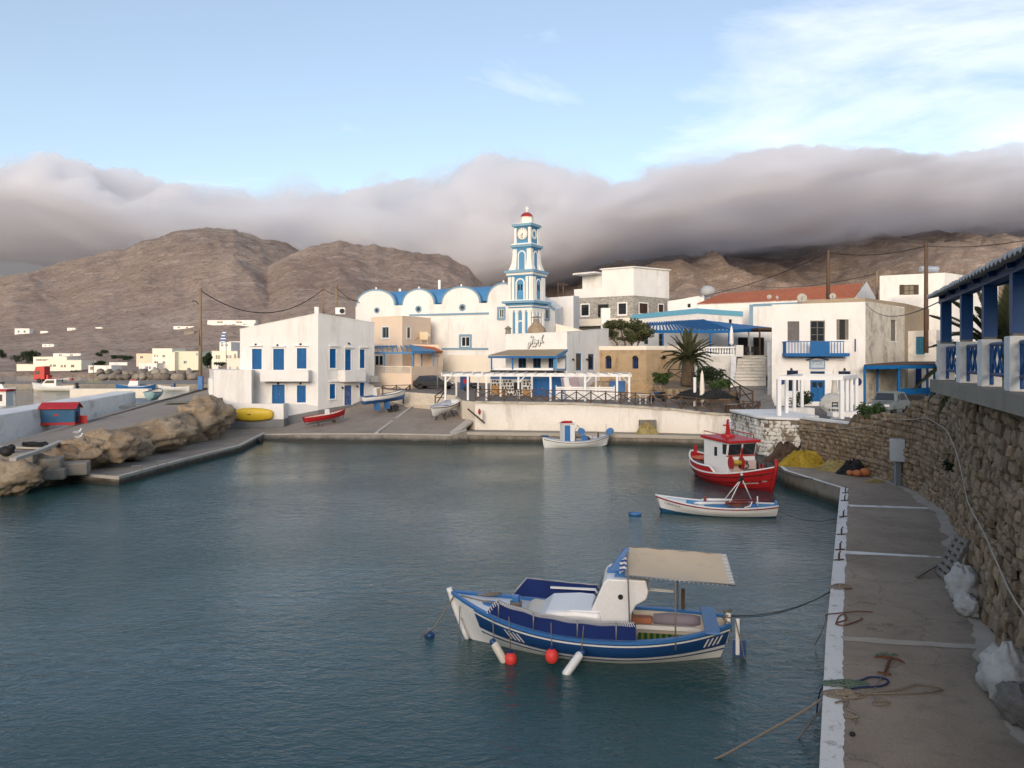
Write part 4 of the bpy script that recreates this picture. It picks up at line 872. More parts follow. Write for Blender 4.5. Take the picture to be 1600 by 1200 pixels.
def face(k):                                                             # the two visible faces (0 left, 1 right) and the hidden ones
    a = TH+k*math.pi/2; nx, ny = math.sin(a), -math.cos(a); ux, uy = math.cos(a), math.sin(a); return Vector((ux, uy)), Vector((nx, ny))
def tb(mb, k, u0, u1, z0, z1, d0, d1):
    U, Nn = face(k); c = Vector((BTx, BTy)); pt = lambda u, d, z: (c.x+U.x*u+Nn.x*d, c.y+U.y*u+Nn.y*d, z)
    return mb.hexa([pt(u0, d1, z0), pt(u1, d1, z0), pt(u1, d0, z0), pt(u0, d0, z0), pt(u0, d1, z1), pt(u1, d1, z1), pt(u1, d0, z1), pt(u0, d0, z1)])
def arch_niche(k, hw, z0, z1, d, trim, fill, tw=.13, nm='arched_window'):
    U, Nn = face(k); c = Vector((BTx, BTy)); n = 12; pt = lambda u, z, dd: (c.x+U.x*u+Nn.x*dd, c.y+U.y*u+Nn.y*dd, z)
    def outl(w): return [(-w, z0)]+[(-w*math.cos(math.pi*i/n), z1-hw+w*math.sin(math.pi*i/n)) for i in range(n+1)]+[(w, z0)]
    o_, i_ = outl(hw+tw), outl(hw); m2 = MB(); m2.grid([[pt(u, z, d) for u, z in o_], [pt(u, z, d+.06) for u, z in o_], [pt(u, z, d+.06) for u, z in i_], [pt(u, z, d+.01) for u, z in i_]]); w_ = m2.build(nm, trim, t)
    m2 = MB(); m2.add([pt(u, z, d+.012) for u, z in i_], [tuple(range(len(i_)))]); m2.build('panel', fill, w_); return w_
for k in range(4):
    for u in (-1.28, -.78, .78, 1.28) if 0 else (-1.12, .42, 1.12, -.42):   # lower columns
        m2 = MB(); w_ = .19 if abs(u) > 1 else .17; tb(m2, k, u-w_ if abs(u) > 1 else u-w_, u+w_, 3, tz(489), 1.352, 1.50); tb(m2, k, u-w_-.07, u+w_+.07, tz(489), tz(486.3), 1.352, 1.54); m2.build('pilaster', TW, t)
    if k < 2: arch_niche(k, .26 if k == 0 else .2, 4.5, tz(503), 1.353, TW, TB)
    for u in (-1.28, -.86, .86, 1.28): m2 = MB(); tb(m2, k, u-.15, u+.15, tz(469.9), tz(434.1), 1.428, 1.54); m2.build('pilaster', TW, t)
    aw = arch_niche(k, .42, tz(469.5), tz(438.5), 1.43, TW, TB, .14)
    m2 = MB()
    for u in (-.16, .16): tb(m2, k, u-.1, u+.1, tz(455), tz(446), 1.445, 1.46)
    m2.build('pane', DARK, aw)
    for sg in (-1, 1):                                                   # flared corner pilasters of the third stage
        P = []; zz = [tz(423.6), tz(419), tz(413), tz(405), tz(396), tz(390.6)]; ww = [1.34, 1.24, 1.10, 1.03, 1.0, 1.0]; U, Nn = face(k); m2 = MB(); c = Vector((BTx, BTy))
        pt = lambda u, d, z: (c.x+U.x*u+Nn.x*d, c.y+U.y*u+Nn.y*d, z)
        m2.grid([[pt(sg*.62, w+.12, z) for w, z in zip(ww, zz)], [pt(sg*(w+.12), w+.12, z) for w, z in zip(ww, zz)]]); m2.grid([[pt(sg*.62, 1.07, z) for w, z in zip(ww, zz)], [pt(sg*.62, w+.12, z) for w, z in zip(ww, zz)]]); m2.build('flared_pilaster', TW, t)
    arch_niche(k, .36, tz(423.4), tz(395), 1.08, TW, TB, .13)
    for sg in (-1, 1): m2 = MB(); tb(m2, k, sg*.86-.13, sg*.86+.13, tz(381.9), tz(357.6), .905, 1.0); m2.build('pilaster', TW, t)
    U, Nn = face(k); c = Vector((BTx, BTy)); cz = tz(367); n = 24; rr = .62
    ring = lambda r_, d: [(c.x+U.x*r_*math.cos(2*math.pi*i/n)+Nn.x*d, c.y+U.y*r_*math.cos(2*math.pi*i/n)+Nn.y*d, cz+r_*math.sin(2*math.pi*i/n)) for i in range(n+1)]
    if k == 0:
        m2 = MB(); m2.grid([ring(.001, .96), ring(rr, .96), ring(rr, .9)]); ck = m2.build('clock', TW, t)
        m2 = MB(); m2.grid([ring(rr, .955), ring(rr, .985), ring(rr*1.1, .985), ring(rr*1.1, .9)]); m2.build('rim', STEEL, ck)
        for i in range(12):
            a = 2*math.pi*i/12; m2 = MB(); p = lambda r_, off=0: Vector((c.x+U.x*(r_*math.cos(a))+Nn.x*.972, c.y+U.y*(r_*math.cos(a))+Nn.y*.972, cz+r_*math.sin(a))); m2.bar(p(rr*.68), p(rr*.92), .05, .02); m2.build('hour_mark', BLACK, ck)
        for a, l in ((R(230), .36), (R(262), .5)): m2 = MB(); p = lambda r_: Vector((c.x+U.x*(r_*math.cos(a))+Nn.x*.98, c.y+U.y*(r_*math.cos(a))+Nn.y*.98, cz+r_*math.sin(a))); m2.bar(p(-.08), p(l), .055, .02); m2.build('hand', BLACK, ck)
    else:
        m2 = MB(); m2.grid([ring(.33, .92), ring(.33, .97), ring(.56, .97), ring(.56, .9)]); m2.build('round_opening', TW, t)
m2 = MB(); m2.lathe([(.72, tz(350.6)), (.72, tz(341)), (.78, tz(341)), (.78, tz(340))], (BTx, BTy, 0), 8); m2.build('drum', TW, t)
m2 = MB(); m2.lathe([(.68*math.cos(a), tz(340)+.58*math.sin(a)) for a in [math.pi/2*i/8 for i in range(8)]]+[(.02, tz(340)+.58)], (BTx, BTy, 0), 20); m2.build('dome', paint('dark_red_dome', (.30, .035, .035), .5), t, True)
m2 = MB(); zc_ = tz(331.8); m2.box((BTx, BTy, zc_+.33), (.11, .09, .66)); m2.box((BTx, BTy, zc_+.42), (.44, .088, .11)); m2.ball((BTx, BTy, zc_), .1); m2.build('cross', TW, t)

# ------------------------------------------------------------------ restaurant with script sign
t = thing('white_taverna', 'white taverna with script lettering and tan awning before the bell tower', 'building', (*px2(886, 76), 3.3))
RA, RB_, RC = px2(790, 77.5), px2(886, 76), px2(951, 84)
rw1 = [(900, 552, 909, 579), (919, 553, 928.5, 578)]; rw0 = [(810, 557, 822, 575), (833, 557, 845, 575), (857, 557, 866, 575)]
zt = [Zp(523, 77.5), Zp(519, 76), Zp(514, 84), Zp(519, 84)]
fs = shell(t, [RA, RB_, RC, px2(860, 90)], 3, zt, WHITE, {0: rw0, 1: rw1}); parapet(t, fs, zt, WHITE, (0, 1), .06, .02)
for r in rw0: window(t, fs[0], r, 'door_glass', BLUE, panes=(2, 1))
for r in rw1: window(t, fs[1], r, 'door_glass', SKYBLUE, panes=(1, 1))
for p in ((894, 561), (916, 561)): lamp_on(t, fs[1], *p)
f0 = fs[0]; zA = Zp(577, 76)
LW = Fac(px2(766, 76.0), px2(862, 74.6)); b = MB(); LW.box(b, 0, LW.L, 3, zA, -2.5, 0); b.build('lower_storey', paint('cafe_white', (.72, .71, .69), .7), t)
# irregular dark stones set in white mortar
rs = random.Random(3); u0, z0, u1, z1 = LW.rect((767, 593, 832, 622)); k = 0; SP = []
zz = z0+.1
while zz < z1-.1:
    u = u0+rs.uniform(.05, .2)
    while u < u1-.12:
        w_ = rs.uniform(.12, .24); h_ = rs.uniform(.13, .22)
        if not (LW.rect((803, 597, 814, 609))[0]-.1 < u < LW.rect((803, 597, 814, 609))[2]+.1 and LW.rect((803, 597, 814, 609))[1]-.1 < zz < LW.rect((803, 597, 814, 609))[3]+.1): SP.append((u, zz+rs.uniform(-.04, .04), w_, h_))
        u += w_*1.55
    zz += .30
b = MB()
for (u, z, w_, h_) in SP:
    n = 6; b.add([LW.pt(u+w_*.62*math.cos(2*math.pi*i/n+u), z+h_*.68*math.sin(2*math.pi*i/n+u), .002) for i in range(n)]+[LW.pt(u+w_*.5*math.cos(2*math.pi*i/n+u), z+h_*.55*math.sin(2*math.pi*i/n+u), .05) for i in range(n)], [tuple(range(n, 2*n))]+[(i, (i+1) % n, n+(i+1) % n, n+i) for i in range(n)])
o_ = b.build('inset_stones', stone_mat('dark_inset_stone', [(0, (.03, .025, .02)), (.5, (.09, .07, .05)), (1, (.15, .12, .09))]), t); o_['kind'] = 'stuff'
u0, z0, u1, z1 = LW.rect((803, 597.5, 814, 609)); hang(t, LW, u0, u1, z0, z1, .003, .06, DARK, 'menu_board')
for r in ((777, 608, 790, 622), (817, 609, 828, 624), (768, 602, 781, 616)): u0, z0, u1, z1 = LW.rect(r); hang(t, LW, u0, u1, z0, z1, .02, .10, paint('plywood', (.42, .24, .10), .8) if 'plywood' not in MATS else MATS['plywood'], 'board')
u0, z0, u1, z1 = LW.rect((766.5, 583.5, 862, 592.3)); hang(t, LW, u0, u1, z0, z1, .003, .04, paint('mid_blue_band', (.06, .19, .42), .6), 'painted_band')
BD = paint('bright_blue_door', (.006, .11, .33), .5, .1)
for r in ((833, 592, 859, 626.5),):
    u0, z0, u1, z1 = LW.rect(r); dr = hang(t, LW, u0, u1, 3, z1, .003, .08, BD, 'door'); um = (u0+u1)/2
    hang(dr, LW, um-.015, um+.015, 3, z1, .081, .095, NAVY, 'seam'); hang(dr, LW, um+.08, um+.13, 4.1, 4.25, .081, .13, STEEL, 'handle')
D2 = Fac(px2(860.5, 74.9), px2(881, 74.6)); hang(t, D2, 0, D2.L, 3, Zp(586, 75), -.3, 0, BD, 'door')
# porch roof, posts, rail
a, b_, c_, d_ = W(763, 556, 74.6), W(869, 556, 73.4), W(886, 546.5, 76), W(795, 547.5, 77.2)
AWN = paint('tan_reed_awning', (.34, .27, .18), .85, .15, 2, 20, .5, .02); n = 22
for i in range(n):
    m2 = MB(); p, q, r_, s_ = a.lerp(b_, i/n), a.lerp(b_, (i+.93)/n), d_.lerp(c_, (i+.93)/n), d_.lerp(c_, i/n); dz = Vector((0, 0, .07)); m2.hexa([p, q, r_, s_, p+dz, q+dz, r_+dz, s_+dz]); m2.build('awning_panel', AWN, t)
m2 = MB(); m2.bar(a-Vector((0, 0, .12)), b_-Vector((0, 0, .12)), .12, .2); m2.build('beam', BLUE, t)
m2 = MB(); m2.bar(b_-Vector((0, 0, .1)), c_-Vector((0, 0, .05)), .12, .22); m2.build('beam', SKYBLUE, t)
for px in (768, 801, 866): p = W(px, 557, 74.4 if px < 860 else 73.9); m2 = MB(); m2.bar((p.x, p.y, zA), (p.x, p.y, p.z), .2 if px > 860 else .15); m2.build('post', BLUE if px < 860 else SKYBLUE, t)
LWt = Fac(px2(766, 74.8), px2(864, 73.6)); hang(t, LWt, 0, LWt.L, zA-.05, zA+.12, -.1, .0, WHITE_CLEAN, 'rail'); hang(t, LWt, 0, LWt.L, zA-.25, zA-.07, -.08, -.02, DARK, 'rail')
m2 = MB(); m2.add([LWt.pt(0, zA-.26, 0), LWt.pt(LWt.L, zA-.26, 0), f0.pt(f0.L, zA-.26, 0), f0.pt(-1.5, zA-.26, 0), LWt.pt(0, zA-.1, 0), LWt.pt(LWt.L, zA-.1, 0), f0.pt(f0.L, zA-.1, 0), f0.pt(-1.5, zA-.1, 0)], [(3, 2, 1, 0), (4, 5, 6, 7)]); m2.build('porch_floor', WHITE, t)
# frame of the glazed end of the porch
e0, e1 = W(869, 577, 73.6), W(884, 577, 75.9); e2, e3 = W(869, 558, 73.6), W(884, 556, 75.9)
for p, q in ((e0, e1), (e2, e3), (e0, e2), (e1, e3)): m2 = MB(); m2.bar(p, q, .13); m2.build('porch_frame', SKYBLUE, t)
# roof bits: chimney hood, parapets
ch = thing('roof_chimney', 'squat stone chimney on the taverna roof below the bell tower', 'chimney', tuple(W(838, 518, 79)))
m2 = MB(); m2.lathe([(1.0, 0), (.85, .5), (.55, .8), (.42, 1.0)], W(838, 520, 79), 9); m2.build('base', RUB, ch); m2 = MB(); m2.lathe([(.34, 1.0), (.30, 1.4)], W(838, 520, 79), 8); m2.build('flue', CONC, ch); m2 = MB(); m2.lathe([(.5, 1.5), (.5, 1.58), (.1, 1.7)], W(838, 520, 79), 8); m2.build('hood', CONC, ch)
m2 = MB(); m2.lathe([(.3, 0), (.25, .6), (.4, .65), (.1, .9)], W(794, 524, 78), 8); o_ = m2.build('chimney_pot', CONC); tag(o_, 'small dark chimney pot at the corner of the taverna roof', 'chimney', kind='thing')
# script sign: cut out letters in brush style
SIGN = paint('sign_dark', (.05, .05, .055), .5); SIGNW = paint('sign_white', (.72, .71, .69), .5)
def stroke(pts_px, w0, mat, d, nm):
    m2 = MB(); P = []
    for px, py in pts_px: u, z = f0.hit(px, py); P.append(f0.pt(u, z, d))
    m2.tube(P, w0, 6); return m2.build(nm, mat, sg_)
sg_ = thing('script_sign', 'raised brush script sign on the white taverna front', 'sign', tuple(f0.pt(*f0.hit(838, 538), .05)))
LET = [[(825.5, 541), (825.2, 537), (827.2, 534.2), (828.6, 535), (828, 539.5), (826.4, 543.0), (824.6, 543.2)], [(829, 525.6), (831.5, 524.8), (832.8, 526.5), (831.8, 529), (834.8, 530.2)], [(832, 530), (831.3, 534), (831.2, 537.4)], [(834.8, 531), (834.6, 534.5), (834.4, 537)], [(835.0, 533), (836.6, 530.8), (837.6, 532), (837.2, 536.6)], [(839.0, 534.4), (841.2, 533.2), (841.0, 531), (839.4, 531.6), (838.9, 535.4), (841.2, 536)], [(848.4, 522.6), (845.8, 529), (843.6, 535), (842.4, 540.6)], [(846, 530), (846.4, 535.2), (849.6, 534)], [(831.5, 540.4), (834, 538.6), (838.5, 538.2), (836.6, 540.4), (831.5, 540.8)]]
for L_ in LET: stroke([(x+.35, y+.45) for x, y in L_], .10, SIGN, .04, 'letter_shadow'); stroke(L_, .075, SIGNW, .13, 'letter')
# ------------------------------------------------------------------ upper village
GSTONE = None
def grey_masonry():
    m, nt, b = nodes_of('grey_block_masonry', 0.9, 0.2); v = coords(nt, world=True)
    rot = N(nt, 'Mapping'); rot.inputs['Rotation'].default_value = (R(90), 0, 0); nt.links.new(v, rot.inputs[0])
    vo = N(nt, 'TexVoronoi', Scale=3.2, feature='DISTANCE_TO_EDGE'); vc = N(nt, 'TexVoronoi', Scale=3.2); st_ = coords(nt, (1, 1, 1.7), True); nt.links.new(st_, vo.inputs['Vector']); nt.links.new(st_, vc.inputs['Vector'])
    sp = N(nt, 'SeparateColor'); nt.links.new(vc.outputs['Color'], sp.inputs[0])
    c = ramp(nt, sp.outputs[0], [(0, (.19, .175, .155)), (.5, (.28, .265, .24)), (1, (.38, .355, .32))]); c = mix(nt, maprange(nt, vo.outputs['Distance'], .02, .06, 1, 0), c, (.46, .43, .38))
    nt.links.new(c, b.inputs['Base Color']); bump(nt, b, vo.outputs['Distance'], .5, .05); return m
GSTONE = grey_masonry()
BRN = paint('brown_shutter', (.06, .035, .025), .6)
# tall house with stone middle floor
t = thing('stone_and_white_house', 'tall house with grey stone floor under a white cubic upper storey', 'house', (*px2(990, 108), 7))
A, B_, C_ = px2(897, 113), px2(990, 108), px2(1046, 114); D_ = (A[0]+C_[0]-B_[0], A[1]+C_[1]-B_[1])
hs0 = [(908.5, 476, 920, 493), (934, 475.5, 951, 496), (966.5, 474, 978.5, 491)]; hs1 = [(999, 474, 1012, 490), (1029, 476, 1036.5, 489)]
fs = shell(t, [A, B_, C_, D_], 4, Zp(462, 108), GSTONE, {0: hs0, 1: hs1}, cap=False)
for r in hs0[:1]+hs0[2:]: window(t, fs[0], r, 'glass', BRN, surround=WHITE_CLEAN, panes=(1, 2), sw=.16)
window(t, fs[0], hs0[1], 'door_glass', BRN, panes=(2, 3), sill=False)
for r in hs1: window(t, fs[1], r, 'shutter', BRN, surround=WHITE_CLEAN, sw=.14)
u0 = 0; zb, zt_ = Zp(506, 108), Zp(497, 108)
b = MB(); fs[0].box(b, -.3, fs[0].L-.01, zb-.2, zt_, .003, 1.2); b.build('balcony', CREAM, t)
b = MB(); fs[0].box(b, 0, fs[0].L, Zp(519, 108), zb-.2, .003, .05); b.build('lower_wall', CONC, t)
u_ = [fs[0].rect((940, 420, 990, 462))]
up = [px2(940.5, 110.6), px2(990, 107.9), px2(1045.5, 113.8), px2(1000, 121)]
zu = Zp(420, 108); z1 = Zp(461.8, 108); f2 = shell(t, up, z1, [Zp(421, 110), Zp(418, 108), Zp(423, 114), Zp(423, 114)], WHITE, name='upper_wall', roof_name='upper_roof')
zz = [Zp(421, 110), Zp(418, 108), Zp(423, 114), Zp(423, 114)]; parapet(t, f2, zz, WHITE, (0, 1), .16, .22, .4, 'roof_slab')
lo = [px2(897, 113.1), px2(940.5, 110.55), px2(960, 118), px2(918, 121)]; shell(t, lo, z1, [Zp(452, 113)]*2+[Zp(452, 113)]*2, WHITE, name='terrace_parapet', roof_name='terrace_floor')
rm = [px2(910, 115), px2(941, 112.5), px2(955, 119), px2(925, 121)]; shell(t, rm, z1, Zp(430, 114), WHITE, name='stair_room_wall', roof_name='stair_room_roof'); fr = Fac(rm[0], rm[1]); b = MB(); fr.box(b, -.2, fr.L+.1, Zp(430, 114), Zp(427.5, 114), -5, 2.0); b.build('roof_slab', WHITE, t)
b = MB(); r = f2[1].rect((1028, 433, 1035, 448)); f2[1].box(b, r[0], r[2], r[1], r[3], .0, .04); b.build('shutter', WHITE_CLEAN, t)
# pale buildings round the tower foot
t = thing('flat_white_house', 'plain flat roofed white house between bell tower and stone house', 'house', (*px2(870, 98), 4))
hs = [(858.5, 516, 868, 523.5)]; fs = shell(t, [px2(845, 99), px2(896, 97), px2(905, 104), px2(855, 108)], 4, [Zp(466, 99), Zp(462, 97), Zp(463, 104), Zp(466, 108)], WHITE, {0: hs}); window(t, fs[0], hs[0], 'dark', sill=False)
t = thing('small_white_house', 'small white annexe with pale blue corner trim right of the bell tower', 'house', (*px2(855, 92), 4))
hs = [(851.5, 484, 856.5, 498)]; fs = shell(t, [px2(838, 92.5), px2(867, 91.5), px2(880, 97), px2(850, 99)], 4, [Zp(460, 92.5), Zp(484, 91.5), Zp(480, 97), Zp(462, 99)], WHITE, {0: hs}); window(t, fs[0], hs[0], 'glass', WHITE_CLEAN, surround=PALEBLUE, panes=(1, 1), sw=.2)
b = MB(); b.bar(fs[0].pt(0, Zp(460, 92.5), .05), fs[0].pt(fs[0].L, Zp(484, 91.5), .05), .15, .3); b.build('gable_trim', PALEBLUE, t)
t = thing('roof_wall', 'white rooftop wall with sloping end above the taverna', 'wall', (*px2(900, 88), 8)); fs = shell(t, [px2(868, 88.5), px2(925, 86.5), px2(926, 90), px2(870, 92)], 5, [Zp(505.5, 88.5), Zp(520, 86.5), Zp(520, 90), Zp(506, 92)], CREAM)
b = MB(); b.box((*px2(946, 87), Zp(514, 87)), (1.0, .6, 4.6)); o_ = b.build('wall_pier', WHITE); tag(o_, 'tall white wall pier between taverna and tree', 'pier', kind='thing')
# ------------------------------------------------------------------ tan stone building with arched windows
TAN = paint('sandy_stone_render', (.42, .31, .19), .92, .16, .9, 9, .7, .06, (.22, .15, .09), .28, 1.4)
t = thing('tan_stone_building', 'sandy stone building with arched blue windows behind the white pergola', 'building', (*px2(990, 80), 3.6))
TA = [px2(927, 82.5), px2(1010, 79.5), px2(1062, 82), px2(1040, 92), px2(940, 92)]; zt = Zp(547, 81)
hs = {0: [(946, 560, 955.5, 576), (988, 560, 997.5, 576)], 1: [(1033, 560, 1041, 575)]}
fs = shell(t, TA, 2.5, zt, TAN, hs, rec=.3); parapet(t, fs, [zt]*5, CREAM, (0, 1), .42, .06, .5)
for i in (0, 1):
    for r in hs[i]:
        u0, z0, u1, z1 = fs[i].rect(r); n = 10; w_ = (u1-u0)/2; uc = (u0+u1)/2
        b = MB(); arc = [(uc-w_*math.cos(math.pi*k/n), z1+w_*.9*math.sin(math.pi*k/n)) for k in range(n+1)]; b.add([fs[i].pt(u, z, .004) for u, z in arc], [tuple(range(n, -1, -1))]); wn_ = b.build('arched_window', DARK, t)
        b = MB(); fs[i].box(b, u0, u1, z0, z1, -.32, -.3); b.build('pane', GLASS if i == 0 else TAN, wn_)
        if i == 0:
            b = MB()
            for (a, c, d, e) in ((u0, u0+.1, z0, z1), (u1-.1, u1, z0, z1), (uc-.05, uc+.05, z0, z1), (u0+.1, u1-.1, (z0+z1)/2-.05, (z0+z1)/2+.05)): fs[i].box(b, a, c, d, e, -.3, -.22)
            b.build('frame', NAVY, wn_)
        b = MB(); ar2 = [(uc-(w_+.16)*math.cos(math.pi*k/n), z1+(w_*.9+.16)*math.sin(math.pi*k/n)) for k in range(n+1)]; b.grid([[fs[i].pt(u, z, .012) for u, z in arc], [fs[i].pt(u, z, .05) for u, z in arc], [fs[i].pt(u, z, .05) for u, z in ar2], [fs[i].pt(u, z, .0) for u, z in ar2]]); b.build('arch_stones', TAN, wn_)
# rock outcrop below it
def boulder(name, label, c, r, mat, seed=0, n=26, m=18, cat='rock', amp=.35, group=None, flat=None, rz=0.0):
    b = MB(); vs = []; cr, sr = math.cos(rz), math.sin(rz)
    for i in range(m+1):
        th = math.pi*i/m
        for k in range(n):
            ph = 2*math.pi*k/n; d = Vector((math.sin(th)*math.cos(ph), math.sin(th)*math.sin(ph), -math.cos(th)))
            e = d*1.3+Vector((seed*7.1, seed, 0)); f = 1+amp*mnoise.fractal(e, .9, 2.1, 5)*.8+amp*.55*(mnoise.voronoi(e*1.5)[0][0]-.4)-amp*.25*abs(mnoise.noise(e*2.7))
            x, y, z = d.x*r[0]*f, d.y*r[1]*f, d.z*r[2]*f
            if flat is not None: z = min(z, flat)
            vs.append((c[0]+x*cr-y*sr, c[1]+x*sr+y*cr, c[2]+z))
    fs_ = [(i*n+k, i*n+(k+1) % n, (i+1)*n+(k+1) % n, (i+1)*n+k) for i in range(m) for k in range(n)]
    b.add(vs, fs_); o = b.build(name, mat, None, True); tag(o, label, cat, group, 'thing'); return o
SANDR = paint('sandy_rock', (.46, .32, .18), .95, .2, .8, 7, .9, .1, (.27, .18, .10), .4, .8)
LIME = paint('tan_limestone', (.36, .27, .18), .95, .2, .7, 5, 1.0, .12, (.18, .13, .085), .4, .9)
boulder('rock', 'sandy orange rock bank under the arched window building', (*px2(1003, 77.8), 3.3), (2.3, 1.1, 1.5), SANDR, 3)
boulder('rock', 'low sandy rock mound behind the right end of the white pergola', (*px2(1000, 73.4), 3.0), (1.5, .8, .8), SANDR, 5)
boulder('rock', 'dark tan rock face behind the leaning boards', (*px2(957, 79.2), 3.4), (2.2, .9, 1.5), LIME, 8)
# ------------------------------------------------------------------ house with light blue cornice, terrace, pergola, stairs
AQ = paint('aqua_cornice', (.14, .38, .52), .6, .06)
t = thing('aqua_trim_house', 'low white house with a light blue cornice band above the terrace', 'house', (*px2(1090, 92), 7))
AF = [px2(988, 99), px2(1090, 91), px2(1160, 95), px2(1080, 106)]; zt = [Zp(493, 99), Zp(483, 91), Zp(488, 95), Zp(493, 106)]
hs = {0: [(1006, 524, 1012.5, 538), (1029, 521, 1036, 542)], 1: [(1139, 499, 1144.5, 505)]}
fs = shell(t, AF, 6.5, zt, WHITE, hs)
for i in hs:
    for r in hs[i]: window(t, fs[i], r, 'glass' if i == 0 else 'dark', paint('slate_frame', (.12, .16, .17), .6) if 'slate_frame' not in MATS else MATS['slate_frame'], panes=(1, 2), sill=False)
for i in (0, 1):
    b = MB(); za, zb = zt[i], zt[i+1]; f_ = fs[i]; b.hexa([f_.pt(-.05, za-.5, .06), f_.pt(f_.L+.05, zb-.5, .06), f_.pt(f_.L+.05, zb-.5, -.2), f_.pt(-.05, za-.5, -.2), f_.pt(-.05, za+.1, .06), f_.pt(f_.L+.05, zb+.1, .06), f_.pt(f_.L+.05, zb+.1, -.2), f_.pt(-.05, za+.1, -.2)]); b.build('cornice', AQ, t)
ZT = 7.25
TERW = paint('peeling_terrace_white', (.66, .64, .60), .9, .12, .5, 8, .7, .05, (.36, .33, .29), .32, .9)
t = thing('upper_terrace', 'white retaining wall of the upper terrace with peeling paint behind palm', 'terrace', (*px2(1100, 79.5), 4))
TF = [px2(1052, 84), px2(1085, 80.6), px2(1148, 78.6), px2(1156, 80.6), px2(1164, 90), px2(1060, 93)]
fs = shell(t, TF, 3, ZT, TERW, name='wall', roof_name='paving', roof_mat=GR)
BALU = MB(); BALU.lathe([(.09, 0), (.05, .06), (.10, .22), (.11, .3), (.05, .5), (.08, .58), (.09, .62)], (0, 0, 0), 8); bme = bpy.data.meshes.new('baluster'); bme.from_pydata(BALU.v, [], BALU.f); bme.materials.append(WHITE_CLEAN); bme.polygons.foreach_set('use_smooth', [True]*len(bme.polygons))
inv = root_matrix(t).inverted()
for f_, nb in ((fs[1], 15), (fs[0], 9)):
    for i in range(nb): p = f_.pt(f_.L*(i+.5)/nb, ZT+.18, -.16); piece('baluster', bme, t, inv @ p)
    hang(t, f_, 0, f_.L, ZT+.02, ZT+.18, -.28, -.04, WHITE_CLEAN, 'plinth_rail'); hang(t, f_, 0, f_.L, ZT+.79, ZT+.93, -.29, -.03, WHITE_CLEAN, 'top_rail')
b = MB(); b.box((*px2(1154, 79.2), ZT+.5), (.75, .75, 1.15)); b.build('corner_pier', WHITE, t)
# stairs
t = thing('terrace_stairs', 'flight of pale stone steps climbing to the upper terrace', 'stairs', (*px2(1172, 75), 4.6))
WST = paint('worn_white_step', (.58, .54, .46), .9, .15, 1.5, 12, .6, .03, (.25, .22, .18), .4, 1.2); ns = 9
for k in range(ns):
    y0 = 73.6+k*.78; z = Zp(600, 73.6)+(ZT-Zp(600, 73.6))*(k+1)/ns; f0_ = k/ns; xl, xr = X(1148+6*f0_, y0), X(1197-1*f0_, y0)
    b = MB(); b.hexa([(xl, y0, z-.9), (xr, y0, z-.9), (xr, y0+1.6, z-.9), (xl, y0+1.6, z-.9), (xl, y0, z), (xr, y0, z), (xr, y0+1.6, z), (xl, y0+1.6, z)]); st_ = b.build('step', TERW, t); b = MB(); b.box(((xl+xr)/2, y0+.38, z+.035), (xr-xl+.02, .95, .07)); bevel(b.build('tread', WST, st_), .02, 1)
b = MB(); xl = X(1150, 74); b.hexa([(X(1148, 74)-.5, 73.8, 3), (X(1148, 74), 73.8, 3), (X(1153, 80), 80.4, 3), (X(1153, 80)-.5, 80.4, 3), (X(1148, 74)-.5, 73.8, 4.6), (X(1148, 74), 73.8, 4.6), (X(1153, 80), 80.4, ZT+.9), (X(1153, 80)-.5, 80.4, ZT+.9)]); b.build('side_wall', WHITE, t)
b = MB(); b.box((X(1175, 84), 87, ZT-.05), (4.5, 13.4, .1)); b.build('landing', GR, t)
b = MB(); b.box((X(1180, 90), 92, 8.6), (5.0, .3, 3.4)); b.build('back_wall', WHITE, t)
b = MB(); b.box((X(1176, 90)-.6, 91.75, 8.35), (1.1, .12, 2.2)); b.box((X(1193, 90), 91.75, 8.35), (1.2, .12, 2.2)); b.build('doorway', DARK, t)
# sloping path at the stair foot
lp2 = [W(1148, 604, 73.7), W(1200, 603, 73.7), W(1212, 640, 60), W(1160, 640, 64)]; b = MB(); b.add([p+Vector((0, 0, .05)) for p in lp2], [(3, 2, 1, 0)]); o_ = b.build('path', CONC); tag(o_, 'sloping grey concrete path at the foot of the stairs', kind='structure')
# blue pergola over the terrace
t = thing('blue_pergola', 'royal blue slatted pergola roof over the upper terrace', 'pergola', (*px2(1100, 83), ZT))
a, b_, c_, d_ = W(1003, 518, 87), W(1140, 518, 82), W(1098, 502.5, 90.5), W(1012, 507, 92); e_ = W(1205, 514, 88)
for p, q in ((a, b_), (d_, c_), (b_, e_), (c_, e_)): m2 = MB(); m2.bar(p, q, .16, .32); m2.build('beam', BLUE, t)
for i in range(24): k = i/23; m2 = MB(); p, q = a.lerp(b_, k), d_.lerp(c_, k); m2.bar(p+Vector((0, 0, .22)), q+Vector((0, 0, .22)), .16, .14); m2.build('slat', BLUE, t)
m2 = MB(); q = [b_+Vector((0, 0, .2)), e_+Vector((0, 0, .12)), c_+Vector((0, 0, .2))]; m2.add(q+[p-Vector((0, 0, .1)) for p in q], [(0, 1, 2), (5, 4, 3), (0, 3, 4, 1), (1, 4, 5, 2), (2, 5, 3, 0)]); m2.build('roof_panel', BLUE, t)
for px, Y in ((1036, 85.6), (1110, 82.6), (1170, 85), (1139, 82.2)): p = W(px, 517, Y); m2 = MB(); m2.bar((p.x, p.y, ZT), (p.x, p.y, p.z), .14); m2.build('post', BLUE if px != 1170 else STEEL, t)
t = thing('reed_canopy', 'dark reed canopy over the doorway at the top of the stairs', 'canopy', (*px2(1195, 82), ZT))
m2 = MB(); m2.box((*px2(1195, 86), Zp(515.5, 86)), (3.6, 7, .22)); m2.build('roof', WOOD, t)
